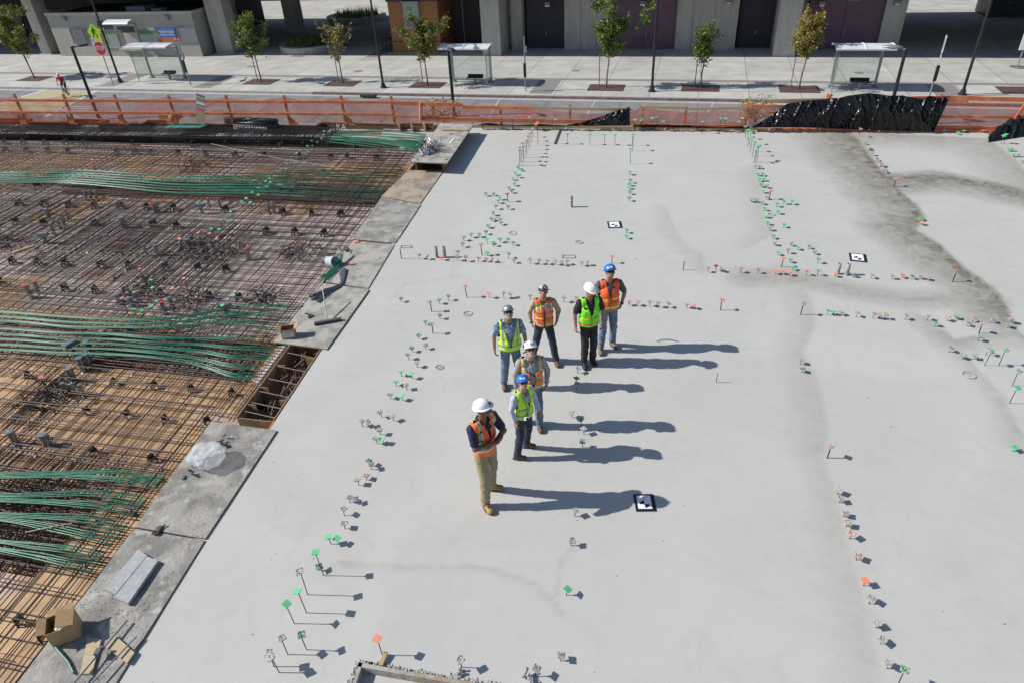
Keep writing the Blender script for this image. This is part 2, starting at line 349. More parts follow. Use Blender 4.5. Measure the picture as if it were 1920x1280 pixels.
for i, (u, lab) in enumerate(((-16.3, 'pale column at the left end of the station building'), (5.7, 'pale column between the right roller door and purple door'))):
    p = UV(u, 56.4); t = empty('concrete_column', p, lab, 'column', 'pale columns in front of the station building')
    g = MB(); uvbox(g, u - .75, u + .75, 55.75, 58.29 if i == 0 else 58.29, GZ, PZ - .01); g.build('shaft', 'facade', t)
    g = MB(); uvbox(g, u - .765, u - .75, 55.9, 58.2, GZ + .4, GZ + .43); g.build('joint_line', 'facade_groove', t)
# poster kiosk
def kiosk():
    v = 55.0; u0, u1 = -57.7, -42.5; zt = GZ + 3.65
    t = empty('ticket_kiosk', UV(-50, v), 'grey flat roofed kiosk wall with posters, maps and a ticket window', 'kiosk')
    g = MB(); uvbox(g, u0, u1, v, v + 6.5, GZ, zt - .25); g.build('wall', 'kiosk_wall', t)
    g = MB(); uvbox(g, u0 - .08, u1 + .08, v - .06, v + .2, zt - .25, zt); uvbox(g, u0 - .08, u0 + .2, v + .2, v + 6.5, zt - .25, zt); uvbox(g, u1 - .2, u1 + .08, v + .2, v + 6.5, zt - .25, zt)
    g.build('parapet', 'facade', t)
    g = MB(); uvbox(g, u0 + .2, u1 - .2, v + .2, v + 6.5, zt - .25, zt - .15); g.build('roof', 'roof_dark', t)
    g = MB(); uvbox(g, -50, -48, v + 1.2, v + 2.6, zt - .15, zt + .25); uvbox(g, -47.2, -46.2, v + 1.0, v + 1.8, zt - .15, zt + .1); g.build('roof_vent', 'poster_grey', t)
    def panel(nm, m, x0, y0, x1, y1, extra=None, frame=True):   # photo box on the wall
        a, b = PV(x0, y1, v - .03), PV(x1, y0, v - .03); g = MB()
        (ua, za), (ub, zb) = a, b
        uvbox(g, ua, ub, v - .05, v - .002, za, zb); o = g.build(nm, m, t)
        if frame:
            f = MB(); e = .05
            for (p, q, r, s) in ((ua - e, ub + e, za - e, za), (ua - e, ub + e, zb, zb + e), (ua - e, ua, za, zb), (ub, ub + e, za, zb)): uvbox(f, p, q, v - .07, v - .002, r, s)
            f.build('frame', 'poster_grey', o)
        return o, ua, ub, za, zb
    VX = v - .056
    def q(mb, a, b, c, d, off=.0): mb.quad(UV(a, VX - off, c), UV(b, VX - off, c), UV(b, VX - off, d), UV(a, VX - off, d))
    o, a, b, c, d = panel('slate_poster', 'poster_slate', 140, 53, 163, 81)
    g = MB()
    for k in range(6): g.quad(UV(a + .2 + k * .12, VX, d - .2 - k * .1), UV(a + .24 + k * .12, VX, d - .2 - k * .1), UV(a + 1.3 + k * .1, VX, c + .5 + .03 * k), UV(a + 1.2 + k * .1, VX, c + .5 + .03 * k))
    g.build('drawing', 'poster_grey', o)
    o, a, b, c, d = panel('yellow_poster', 'poster_yellow', 163, 53, 194, 81); g = MB()
    addtext(g, 'Open', .22, UV(a + .55, VX, d - .3), U3, V((0, 0, 1))); addtext(g, 'Now', .22, UV(a + .55, VX, d - .6), U3, V((0, 0, 1))); g.build('lettering', 'band_paver', o)
    for (x0, x1, nm) in ((198, 229, 'route_map'), (270, 297, 'timetable_case')):
        o, a, b, c, d = panel(nm, 'poster_map', x0, 58, x1 - 2, 90); g = MB(); q(g, a, b, d - .28, d); g.build('header', 'poster_green', o)
        g = MB(); q(g, b - .3, b - .12, d - .24, d - .06, .004); g.build('emblem', 'poster_orange', o)
        g = MB()
        for k in range(9): q(g, a + .15, b - rr(.2, .6), c + .15 + k * .14, c + .19 + k * .14)
        g.build('printed_lines', 'poster_grey', o)
    o, a, b, c, d = panel('blue_poster', 'poster_blue', 298, 51, 331, 78); g = MB(); q(g, a, b, c, c + (d - c) * .26); g.build('orange_strip', 'poster_orange', o)
    g = MB(); addtext(g, 'Maddie Hoppy', .27, UV((a + b) / 2 - .05, VX, c + (d - c) * .68), U3, V((0, 0, 1)), sx=.95); q(g, a + .25, b - .45, c + (d - c) * .45, c + (d - c) * .48)
    addtext(g, 'muni.us', .18, UV(b - .4, VX - .004, c + .2), U3, V((0, 0, 1))); g.build('lettering', 'sign_white', o)
    panel('blank_panel', 'poster_grey', 333, 51, 364, 79)
    panel('vent_grille', 'screen_dark', 186, 40, 207, 55, frame=False)
    o, a, b, c, d = panel('ticket_window', 'kiosk_wall', 229, 45, 252, 92)
    g = MB(); q(g, a + .15, b - .15, c + 1.35, d - .2); g.build('pane', 'screen_dark', o)
    h = MB(); h.smooth = True; rows = []
    for k in range(7):
        an = k / 6 * 1.3; rows.append((v - .05 - 1.0 * math.sin(an), d + .05 + .35 * math.cos(an)))
    for k in range(6):
        (va, za), (vb, zb) = rows[k], rows[k + 1]; h.quad(UV(a - .3, va, za), UV(b + .1, va, za), UV(b + .1, vb, zb), UV(a - .3, vb, zb)); h.quad(UV(a - .3, vb, zb - .04), UV(b + .1, vb, zb - .04), UV(b + .1, va, za - .04), UV(a - .3, va, za - .04))
    h.build('canopy', 'silver_roof', o)
    h = MB(); uvbox(h, a - .1, b + .1, v - .35, v - .002, c - .12, c + .05); h.build('counter', 'kiosk_wall', o)
    for (px, py) in ((122, 36), (315, 34)):
        u, z = PV(px, py, v); g = MB(); uvbox(g, u - .2, u + .2, v - .22, v - .002, z - .12, z + .14); uvbox(g, u - .25, u + .25, v - .3, v - .002, z + .14, z + .19); g.build('wall_lamp', 'poster_grey', t)
kiosk()
# orange kiosk
def okiosk():
    v = 57.0; u0 = PV(738, 95, v)[0]; u1 = PV(828, 98, v)[0]; zt = -.15
    t = empty('ticket_kiosk', UV((u0 + u1) / 2, v), 'orange brown kiosk with white vending panel left of the middle shelter', 'kiosk')
    g = MB(); uvbox(g, u0, u1, v, v + 5, GZ + .9, zt); uvbox(g, u0, u1, v, v + 5, GZ, GZ + .8); g.build('wall', 'kiosk_orange', t)
    g = MB(); uvbox(g, u0 - .02, u1 + .02, v - .02, v + 5.02, GZ + .8, GZ + .9); uvbox(g, u0 - .1, u1 + .1, v - .1, v + 5.1, zt, zt + .5); g.build('trim', 'kiosk_trim', t)
    a, zb = PV(760, 54, v - .2); b, za = PV(783, 5, v - .2)
    g = MB(); uvbox(g, a, b, v - .22, v - .002, zb, za); o = g.build('vending_panel', 'poster_map', t)
    g = MB(); uvbox(g, a + .1, b - .15, v - .235, v - .22, zb + .1, zb + .85); g.build('screen', 'poster_grey', o)
    g = MB(); uvbox(g, a - .1, b + .1, v - .35, v - .002, za, za + .1); g.build('hood', 'post_grey', o)
    g = MB(); addtext(g, 'mobile', .17, UV((a + b) / 2 - .1, v - .224, za - .35), U3, V((0, 0, 1))); addtext(g, 'market', .17, UV((a + b) / 2 - .1, v - .224, za - .52), U3, V((0, 0, 1))); g.build('lettering', 'screen_dark', o)
    g = MB(); u, z = PV(804, 60, v); uvbox(g, u - .18, u + .18, v - .08, v - .002, z - .25, z + .25); g.build('notice_box', 'silver_roof', t)
    # the dark closed wing beside it
    t2 = empty('dark_annex', UV(u1 + 3, v + 4), 'dark recessed annex wall between the orange kiosk and pale column', 'building')
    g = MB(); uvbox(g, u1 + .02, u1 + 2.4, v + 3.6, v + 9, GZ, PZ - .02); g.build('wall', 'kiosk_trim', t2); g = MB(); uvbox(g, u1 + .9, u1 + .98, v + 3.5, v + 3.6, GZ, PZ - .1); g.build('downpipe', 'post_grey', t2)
okiosk()
# far right dark cabinet, planter beds
p = G(1850, 30, GZ); u, v = touv(p); t = empty('utility_cabinet', p, 'dark utility cabinet in the shade at the top right', 'cabinet')
g = MB(); uvbox(g, u - .3, u + 4, v - .6, v + 2.4, GZ, GZ + 1.9); g.build('case', 'post_black', t); g = MB(); uvbox(g, u - .35, u + 4.05, v - .65, v + 2.45, GZ + 1.9, GZ + 2.0); g.build('lid', 'post_black', t); g = MB(); uvbox(g, u + 1.2, u + 1.26, v - .64, v - .6, GZ + 1, GZ + 1.2); g.build('handle', 'post_grey', t)
for (px, py, r, lab) in ((583, 92, 2.6, 'round stone planter with dark bush in the shade left'), (670, 38, 3.1, 'round planter with spiky grass beyond the tall lamp')):
    p = G(px, py, GZ); t = empty('round_planter', p, lab, 'planter', 'round planters in the shade')
    g = MB(); g.lathe([(r, 0), (r, .42), (r + .06, .44), (r + .06, .52), (r - .45, .52), (r - .45, .4), (.01, .42)], 28, p); g.build('bowl', 'facade', t)
    g = MB()
    for k in range(420):
        an, rd = rr(0, 6.28), r * .75 * math.sqrt(rr(0, 1)); b = p + V((math.cos(an) * rd, math.sin(an) * rd, .4)); tip = b + V((rr(-.4, .4), rr(-.4, .4), rr(.4, .9)))
        s = V((rr(-1, 1), rr(-1, 1), 0)).normalized() * .05; g.add([b - s, b + s, tip], [(0, 1, 2)])
    g.build('grass_tuft', 'leaf_green', t)
# benches / rack in the shade
p = G(719, 98, GZ); g = MB()
for k in range(4):
    q = p + U3 * (k * .35); g.tube([q, q + V((0, 0, 1.0)), q + W3 * .9 + V((0, 0, 1.0)), q + W3 * .9], .03, 6)
for z in (.2, .5, .8): g.tube([p + V((0, 0, z)), p + U3 * 1.05 + V((0, 0, z))], .025)
tag(g.build('bike_rack', 'post_black', base=p), 'dark metal bike rack in the shade beside the orange kiosk', 'bike rack')

# -- street furniture
def lamp_low(px, pyb, pyt, lab):      # cobra-head lamp, base hidden behind the guardrail
    p = G(px, pyb, GZ - .15); h = HG(px, pyb, pyt, GZ - .15)
    t = empty('street_lamp', p, lab, 'street lamp', 'short black street lamps beyond the guardrail')
    g = MB(); g.tube([p, p + V((0, 0, h))], [.10, .08], 10); g.build('pole', 'post_black', t)
    g = MB(); g.lathe([(.2, 0), (.2, .06), (.13, .12)], 12, p); g.build('base_plate', 'post_black', t)
    return t, p, h
def head(t, p, h, dirn, L=1.0, m='post_black'):
    g = MB(); g.smooth = True; c = p + V((0, 0, h)) + dirn * (L * .5 + .12) + V((0, 0, .06)); s = dirn.cross(V((0, 0, 1)))
    g.ell(c, (L * .5, .21, .085), 14, (dirn, s, V((0, 0, 1)))); g.smooth = False; g.beam(p + V((0, 0, h - .04)), p + V((0, 0, h + .03)) + dirn * .35, .1, .09); o = g.build('lamp_head', m, t)
    g = MB(); g.ell(c - V((0, 0, .05)), (L * .3, .15, .05), 12, (dirn, s, V((0, 0, 1)))); g.build('lens', 'poster_grey', o)
t, p, h = lamp_low(186, 224, 88, 'short black street lamp left, its head pointing right toward the stop sign'); head(t, p, h, (U3 * .97 + W3 * .25).normalized())
t, p, h = lamp_low(852, 218, 93, 'short black street lamp in front of the middle bus shelter'); head(t, p, h, (U3 * .6 - W3 * .75).normalized(), .8)
t, p, h = lamp_low(1662, 235, 92, 'short dark street lamp with pale head beside the right bus shelter'); head(t, p, h, (-U3 * .95 + W3 * .3).normalized(), 1.0, 'post_grey')
for (px, pb, lab) in ((226, 155, 'tall thin black lamp pole left, beside the stop sign'), (719, 165, 'tall thin black lamp pole in front of the orange kiosk'), (1222, 172, 'tall thin black lamp pole in front of the grey station wall'), (1804, 178, 'tall thin black lamp pole at the right, before the shaded plaza')):
    p = G(px, pb, GZ); t = empty('street_lamp', p, lab, 'street lamp', 'tall black lamp poles along the pavement')
    g = MB(); g.tube([p, p + V((0, 0, 7.6))], [.085, .055], 10); g.build('pole', 'post_black', t)
    g = MB(); g.lathe([(.24, 0), (.24, .05), (.17, .1), (.13, .3)], 12, p); g.build('base_plate', 'post_black', t)
    g = MB(); g.tube([p + V((0, 0, 7.6)), p + V((0, 0, 7.8)) - W3 * .9], .05, 8); g.ell(p + V((0, 0, 7.8)) - W3 * 1.1, (.2, .35, .08)); g.build('lamp_head', 'post_black', t)
# stop sign and pedestrian sign
p = G(213, 160, GZ); t = empty('stop_sign', p, 'red STOP sign with lime pedestrian diamond above on a thin post', 'sign')
g = MB(); g.tube([p, p + V((0, 0, 3.9))], .035, 8); g.build('post', 'post_grey', t)
def signax(): return U3, V((0, 0, 1))
fr = -W3
def flat(mb, c, pts, th=.02):
    n = len(pts); f = [c + U3 * x + V((0, 0, y)) + fr * th for x, y in pts]; b = [c + U3 * x + V((0, 0, y)) for x, y in pts]
    mb.add(f + b, [tuple(range(n)), tuple(range(n, 2 * n))[::-1]] + [(i, n + i, n + (i + 1) % n, (i + 1) % n) for i in range(n)])
u, z = PV(189, 91, touv(p)[1]); c = UV(touv(p)[0], touv(p)[1], z) + fr * .04
oc = lambda r: [(r * math.cos(math.radians(22.5 + 45 * k)), r * math.sin(math.radians(22.5 + 45 * k))) for k in range(8)]
g = MB(); flat(g, c, oc(.53)); o = g.build('octagon_plate', 'sign_white', t)
g = MB(); flat(g, c + fr * .021, oc(.49), .004); g.build('red_face', 'sign_red', o)
g = MB(); addtext(g, 'STOP', .44, c + fr * .03, U3, V((0, 0, 1)), sx=.8); g.build('lettering', 'sign_white', o)
c2 = c + V((0, 0, 1.12)); g = MB(); flat(g, c2, [(0, -.6), (.6, 0), (0, .6), (-.6, 0)]); o = g.build('diamond_plate', 'sign_lime', t)
g = MB(); k = c2 + fr * .024
flat(g, k, [(.1 * math.cos(a * .785) * .6 - .02, .33 + .06 * math.sin(a * .785)) for a in range(8)], .003)
for pts in ([(-.03, .25), (-.12, -.02), (.0, -.04), (.09, .2), (.05, .26)], [(-.12, -.0), (-.22, -.38), (-.15, -.38), (-.02, -.02)], [(-.06, -.02), (.12, -.2), (.1, -.4), (.17, -.4), (.2, -.17), (.02, .02)], [(.05, .24), (.22, .04), (.19, .0), (.03, .16)], [(-.03, .25), (-.2, .12), (-.24, -.02), (-.2, -.03), (-.15, .08), (-.04, .14)]):
    a = sum(pts[i][0] * pts[(i + 1) % len(pts)][1] - pts[(i + 1) % len(pts)][0] * pts[i][1] for i in range(len(pts)))
    flat(g, k, pts if a > 0 else pts[::-1], .003)
g.build('walking_figure', 'black_paint', o)
g = MB(); c3 = c + U3 * -.45 + V((0, 0, .25)) - fr * .06; g.beam(c3 + V((0, 0, -.2)), c3 + V((0, 0, .45)), .05, .3); g.build('side_plate', 'sign_white', t)
# thin bus-stop poles
def stop_pole(px, pb, pt, lab, green=False):
    p = G(px, pb, GZ); h = HG(px, pb, pt, GZ); t = empty('bus_stop_pole', p, lab, 'bus stop pole', 'bus stop poles on the pavement')
    g = MB(); g.tube([p, p + V((0, 0, h))], .045, 8); g.build('pole', 'post_grey', t)
    g = MB(); g.box(p + V((0, 0, 1.35)) + fr * .09, (.16, .12, .85), (U3, W3, V((0, 0, 1)))); g.build('timetable_box', 'post_black', t)
    if green:
        g = MB(); g.box(p + V((0, 0, h - .45)), (.05, .16, .9), (U3, W3, V((0, 0, 1)))); o = g.build('flag_sign', 'sign_white', t)
        g = MB(); g.box(p + V((0, 0, h - .4)), (.055, .13, .5), (U3, W3, V((0, 0, 1)))); g.build('green_panel', 'poster_green', o)
        g = MB(); g.box(p + V((0, 0, h - 1.35)), (.05, .12, .7), (U3, W3, V((0, 0, 1)))); g.build('route_plate', 'sign_white', t)
    else:
        g = MB(); g.box(p + V((0, 0, h - .75)) + U3 * .08, (.14, .08, .4), (U3, W3, V((0, 0, 1)))); g.build('route_plate', 'post_grey', t)
stop_pole(986, 172, 69, 'thin grey bus stop pole with black box, right of middle shelter')
stop_pole(1742, 183, 67, 'leaning pale bus stop pole with green sign behind the black plastic sheet', True)
stop_pole(358, 160, 85, 'thin bus stop pole beside the left bus shelter')
p = G(1907, 127, GZ); t = empty('standing_sign', p, 'portable sign on round base at the right edge of the pavement', 'sign')
g = MB(); g.lathe([(.45, 0), (.45, .05), (.05, .08)], 16, p); g.build('base', 'post_grey', t)
g = MB(); g.tube([p, p + V((0, 0, 1.0))], .04); g.build('post', 'post_grey', t)
g = MB(); g.box(p + V((0, 0, 1.9)) + U3 * .1, (.7, .06, 1.7), (U3, W3, V((0, 0, 1)))); o = g.build('board', 'sign_white', t); g = MB(); g.box(p + V((0, 0, 2.4)) + U3 * .1 + fr * .035, (.64, .01, .6), (U3, W3, V((0, 0, 1)))); g.build('green_panel', 'poster_green', o)
# bus shelters
def shelter(u0, u1, v, h, lab, side):
    t = empty('bus_shelter', UV((u0 + u1) / 2, v), lab, 'bus shelter', 'glass bus shelters with curved white roofs')
    for u in (u0, u1):
        g = MB(); uvbox(g, u - .07, u + .07, v - .07, v + .07, GZ + .06, GZ + h); g.build('post', 'post_grey', t); g = MB(); uvbox(g, u - .17, u + .17, v - .17, v + .17, GZ, GZ + .06); g.build('foot', 'post_grey', t)
    g = MB(); uvbox(g, u0 + .08, u1 - .08, v - .03, v + .03, GZ + .12, GZ + .18); uvbox(g, u0 + .08, u1 - .08, v - .03, v + .03, GZ + h - .25, GZ + h - .17); g.build('frame_rail', 'post_grey', t)
    n = 3
    for k in range(n):
        a, b = u0 + .1 + (u1 - u0 - .2) * k / n, u0 + .1 + (u1 - u0 - .2) * (k + 1) / n - .02
        g = MB(); uvbox(g, a, b, v - .006, v + .006, GZ + .2, GZ + h - .28); g.build('glass_pane', 'shelter_glass', t)
    for us in side:
        g = MB(); uvbox(g, us - .006, us + .006, v - 1.3, v - .12, GZ + .2, GZ + h - .3); g.build('glass_pane', 'shelter_glass', t)
        g = MB(); uvbox(g, us - .02, us + .02, v - 1.34, v - 1.3, GZ, GZ + h - .2); g.build('frame_rail', 'post_grey', t)
    g = MB(); g.smooth = True; R = 8
    pr = [(v + .25 - 1.9 * k / R, GZ + h + .02 + .28 * math.sin(.25 + 2.2 * k / R) * (1 - .3 * k / R)) for k in range(R + 1)]
    for k in range(R):
        (va, za), (vb, zb) = pr[k], pr[k + 1]
        g.quad(UV(u0 - .35, va, za), UV(u0 - .35, vb, zb), UV(u1 + .35, vb, zb), UV(u1 + .35, va, za)); g.quad(UV(u0 - .35, va, za - .05), UV(u1 + .35, va, za - .05), UV(u1 + .35, vb, zb - .05), UV(u0 - .35, vb, zb - .05))
    g.smooth = False
    for e in (0, R): va, za = pr[e]; uvbox(g, u0 - .36, u1 + .36, va - .02, va + .02, za - .07, za + .012)
    for u in (u0 - .35, (u0 + u1) / 2, u1 + .35):
        for k in range(R): g.beam(UV(u, pr[k][0], pr[k][1]), UV(u, pr[k + 1][0], pr[k + 1][1]), .05, .06)
    g.build('roof', 'silver_roof', t)
    ub = u1 - 1.0; g = MB(); uvbox(g, ub - .55, ub + .55, v - .75, v - .35, GZ + .42, GZ + .47); uvbox(g, ub - .55, ub + .55, v - .36, v - .32, GZ + .47, GZ + .62); b = g.build('bench_seat', 'post_black', t)
    g = MB(); uvbox(g, ub - .07, ub + .07, v - .62, v - .48, GZ, GZ + .42); g.build('bench_leg', 'post_grey', b)
shelter(-41.9, -38.8, 47.5, 2.4, 'glass bus shelter with white roof in front of the poster kiosk', (-42.0,))
shelter(-16.75, -14.0, 47.35, 2.35, 'glass bus shelter with white roof behind the middle short lamp', (-13.9,))
shelter(7.9, 10.4, 47.4, 2.35, 'glass bus shelter with white roof behind the large black plastic sheet', (7.8,))
# trees
def tree(px, pb, pt, lean, crown, leaf, n, lab, spread=1.0, stakes=((-.35, 0),), pit=True, bare=False):
    random.seed(int(px)); p = G(px, pb, GZ); h = HG(px, pb, pt, GZ)
    t = empty('street_tree', p, lab, 'tree', 'young street trees in pavement pits')
    tk = MB(); tk.smooth = True; pts = [p]; N = 8
    for k in range(1, N + 1):
        f = k / N; pts.append(p + V((lean[0] * h * f ** 1.5 + rr(-.04, .04), lean[1] * h * f + rr(-.03, .03), h * .93 * f)))
    tk.tube(pts, [.05 * (1 - .8 * k / N) + .008 for k in range(N + 1)], 7)
    ends = []
    for k in range(17 if not bare else 22):
        f = rr(.38, .95); i = min(int(f * N), N - 1); b = pts[i].lerp(pts[i + 1], f * N - i); an = rr(0, 6.28); L = crown * spread * (1.2 - f) * (rr(.3, 1.0) if k % 3 else rr(1.1, 1.9)) + .2
        m = b + V((math.cos(an) * L * .5, math.sin(an) * L * .5, L * .45)); e = m + V((math.cos(an + rr(-.5, .5)) * L * .45, math.sin(an + rr(-.5, .5)) * L * .45, L * rr(.3, .7)))
        tk.tube([b, m, e], [.02, .012, .005], 5); ends += [(b, m, e)]
    tk.build('trunk', 'trunk', t)
    cl = []
    for b, m, e in ends:
        for q in range(5): f = .25 + .8 * q / 4; cl.append((m.lerp(e, f) if q > 1 else b.lerp(m, .4 + .5 * f)) + V((rr(-.1, .1), rr(-.1, .1), rr(-.08, .1))))
    for f in (.75, .85, .93, 1.0): cl.append(pts[int(N * f)])
    g = MB()
    for _ in range(int(n * (1.6 if not bare else .8))):
        c = random.choice(cl); sg = .09 if bare else .145
        q = c + V((random.gauss(0, sg), random.gauss(0, sg), random.gauss(0, sg))); s = rr(.045, .10)
        a = V((rr(-1, 1), rr(-1, 1), rr(-.6, .6))).normalized() * s; b = a.cross(V((rr(-1, 1), rr(-1, 1), rr(-1, 1))).normalized()).normalized() * s * .8
        g.add([q - a, q - b * .9, q + a, q + b * .9], [(0, 1, 2, 3)])
    g.build('crown', leaf, t)
    if pit:
        g = MB(); u, v = touv(p)
        for k in range(14): uvbox(g, u - 1.15, u + 1.15, v - .82 + k * .118, v - .82 + k * .118 + .09, GZ + .002, GZ + .02)
        uvq(g, u - 1.18, u + 1.18, v - .85, v + .85, GZ + .0045)
        o = g.build('tree_grate', 'grate', base=p); tag(o, 'x', 'tree grate', 'tree grates in the pavement')
        o['label'] = 'brown slatted grate under the ' + lab
    for (du, dv) in stakes:
        q = p + U3 * du + W3 * dv; g = MB(); g.tube([q, q + V((0, 0, min(2.2, h * .42)))], .03, 6); zt = min(1.9, h * .36); g.tube([q + V((0, 0, zt)), p + V((0, 0, zt - .05))], .012, 5); g.build('stake', 'stake_wood', t)
tree(66, 148, 28, (-.18, .05), 1.75, 'leaf_mixed', 3600, 'green tree at the left edge of the street', 1.2, ((-.3, .2),))
tree(490, 154, 30, (-.04, 0), 1.15, 'leaf_green', 2300, 'slim green tree right of the left shelter', 1, ((-.35, .1),))
tree(643, 157, 48, (-.02, 0), 1.2, 'leaf_autumn', 900, 'sparse brownish tree left of the tall lamp', 1, ((-.35, .1),), bare=True)
tree(802, 160, 38, (.0, 0), 1.35, 'leaf_mixed', 2600, 'green tree in front of the orange kiosk', 1.1, ((-.4, .1),))
tree(1137, 165, 8, (.07, 0), 1.5, 'leaf_green', 3000, 'tallest green tree in front of the purple door', 1.05, ((-.5, .1),))
tree(1313, 166, 44, (.02, 0), .75, 'leaf_green', 1300, 'small green tree in front of the dark roller door', .8, ((-.35, .1),))
tree(1498, 168, 22, (.09, 0), 1.35, 'leaf_autumn', 2000, 'golden brown tree left of the right shelter', 1, ((-.5, .1),))
p = G(1915, 170, GZ); g = MB(); u, v = touv(p)
for k in range(14): uvbox(g, u - 1.15, u + 1.15, v - .82 + k * .118, v - .82 + k * .118 + .09, GZ + .002, GZ + .02)
uvq(g, u - 1.18, u + 1.18, v - .85, v + .85, GZ + .0045)
tag(g.build('tree_grate', 'grate', base=p), 'brown slatted pavement grate without a tree at the right edge', 'tree grate', 'tree grates in the pavement')
# small tree seen through the netting on the near side of the street
for (px, pb, pt, lab) in ((830, 236, 205, 'bare brown sapling top seen through the netting near the box form'), (1418, 250, 203, 'dry brown shrub seen behind the netting left of black plastic')):
    p = G(px, pb + 26, GZ - .15); g = MB(); c = G(px, pt + 8, -1.6); t = empty('dry_shrub', V((c.x, c.y, GZ - .15)), lab, 'shrub', 'dry shrubs behind the netting'); b0 = V((c.x, c.y, GZ - .15))
    g.tube([b0, c], [.04, .02], 6)
    for k in range(30):
        e = c + V((rr(-.8, .8), rr(-.5, .5), rr(-.3, .6))); g.tube([c + V((0, 0, rr(-.8, .1))), e], [.014, .005], 4)
    g.build('trunk', 'trunk', t); g = MB()
    for k in range(320):
        q = c + V((rr(-.85, .85), rr(-.5, .5), rr(-.3, .65))); a = V((rr(-1, 1), rr(-1, 1), rr(-1, 1))).normalized() * .05; b = a.orthogonal().normalized() * .04; g.add([q - a, q - b, q + a, q + b], [(0, 1, 2, 3)])
    g.build('crown', 'leaf_autumn', t)
# far backdrop beyond the plaza
t = empty('far_building', UV(-20, 90), 'dark building far beyond the plaza', 'building')
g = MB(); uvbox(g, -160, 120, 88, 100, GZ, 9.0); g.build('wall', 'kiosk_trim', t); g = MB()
for k in range(40): uvbox(g, -150 + k * 6.5, -147 + k * 6.5, 87.9, 87.99, GZ + 1, GZ + 3)
g.build('window_band', 'screen_dark', t)
# ================================================================ slab, deck, formwork, reinforcement
import array
def seg(p, a, b):
    abx, aby = b[0] - a[0], b[1] - a[1]; l = abx * abx + aby * aby
    k = max(0, min(1, ((p[0] - a[0]) * abx + (p[1] - a[1]) * aby) / l)) if l else 0
    dx, dy = p[0] - a[0] - abx * k, p[1] - a[1] - aby * k; return math.hypot(dx, dy), (abx * (p[1] - a[1]) - aby * (p[0] - a[0]))
# damp / cement-stain outlines traced on the slab: (photo points, width right of line, width left, strength)
STAINS = [
 ([(1600, 255), (1640, 310), (1690, 365), (1715, 385), (1728, 410), (1710, 430), (1760, 460), (1800, 500), (1860, 540), (1890, 585)], 1.15, .10, .92),
 ([(1670, 335), (1760, 330), (1850, 345), (1935, 365)], 1.0, .35, .98),
 ([(1490, 510), (1515, 560), (1525, 600), (1500, 660), (1530, 720), (1545, 800), (1540, 850)], .6, .10, .26),
 ([(1535, 850), (1560, 930), (1590, 1050), (1620, 1150), (1640, 1280)], .45, .1, .2),
 ([(1400, 520), (1480, 520), (1540, 530), (1600, 545), (1700, 560), (1850, 560)], .55, .5, .5),
 ([(1250, 395), (1262, 430), (1290, 465), (1315, 475), (1320, 500)], .4, .05, .22),
 ([(1420, 320), (1430, 400), (1445, 440), (1410, 460)], .4, .05, .22),
 ([(640, 1050), (740, 1060), (900, 1058), (960, 1075), (1010, 1095), (1050, 1140)], .12, .02, .22),
 ([(1040, 1110), (1048, 1050), (1072, 1020)], .10, .02, .18),
 ([(1780, 640), (1830, 690), (1880, 740), (1920, 830)], .35, .05, .3),
 ([(1740, 600), (1790, 640), (1900, 620), (1935, 640)], .5, .1, .45),
 ([(1620, 250), (1850, 262), (1900, 300), (1935, 345)], 1.0, .1, .5),
 ([(730, 560), (760, 530), (845, 520), (850, 480)], .15, .02, .12),
]
ST3 = [([G(*q) for q in pts], wr, wl, s) for pts, wr, wl, s in STAINS]
def stainval(x, y):
    best = 0
    for pts, wr, wl, s in ST3:
        dm = 9; sd_ = 0
        for i in range(len(pts) - 1):
            d, c = seg((x, y), pts[i], pts[i + 1])
            if d < dm: dm, sd_ = d, c
        wd = (wl if sd_ > 0 else wr) * 1.0
        far = min(2.0, max(1.0, y / 12)); v = s * max(0, 1 - dm / (wd * far)) ** .8
        best = max(best, v)
    return best
NX, NY = 330, 400
x0, x1, y0, y1 = -8.5, 20.0, 2.6, 27.5
# slab outline in the plan: keep cells inside the edges
EDGE = [ST(-.155, -6), ST(-.155, 17.75)]
far0, far1 = G(886, 240), G(1919, 250)
op = [G(672, 1240), G(945, 1287), G(935, 1460), G(610, 1420)]        # recess near the camera
far_dir = (far1 - far0); 
g = MB()
def fy(x): return far0.y + (x - far0.x) * far_dir.y / far_dir.x
rows = []
for j in range(NY + 1):
    f = j / NY; row = []
    for i in range(NX + 1):
        # skewed grid: left side follows the slab edge, far side follows the formwork line
        a = i / NX; xs = 0.0
        s = -.155 + a * 25.0; tt = -6.6 + f * 1.0 * (17.75 + 6.6)
        p = ST(s, tt)
        # far edge correction
        k = max(0, (f - .6) / .4); ytarget = fy(p.x); p.y = p.y * (1 - k) + (p.y + (ytarget - ST(s, 17.75).y)) * k
        row.append(p)
    rows.append(row)
vs = [p for r in rows for p in r]
def inop(p):
    for i in range(4):
        a, b = op[i], op[(i + 1) % 4]
        if (b.x - a.x) * (p.y - a.y) - (b.y - a.y) * (p.x - a.x) > 0: return False
    return True
fs = []; cells = {}
for j in range(NY):
    for i in range(NX):
        q = [j * (NX + 1) + i, j * (NX + 1) + i + 1, (j + 1) * (NX + 1) + i + 1, (j + 1) * (NX + 1) + i]
        c = (vs[q[0]] + vs[q[2]]) / 2
        if c.y < 3.4 + 1.5 and inop(c): continue
        fs.append(tuple(q))
me = bpy.data.meshes.new('concrete_slab'); me.from_pydata([tuple(v) for v in vs], [], fs)
ca = me.color_attributes.new('stain', 'FLOAT_COLOR', 'POINT'); buf = array.array('f', [0]) * (4 * len(vs))
for k, v in enumerate(vs):
    if v.y < 3 or v.y > 30 or v.x > 22: val = 0
    else: val = stainval(v.x, v.y)
    buf[4 * k] = buf[4 * k + 1] = buf[4 * k + 2] = val; buf[4 * k + 3] = 1
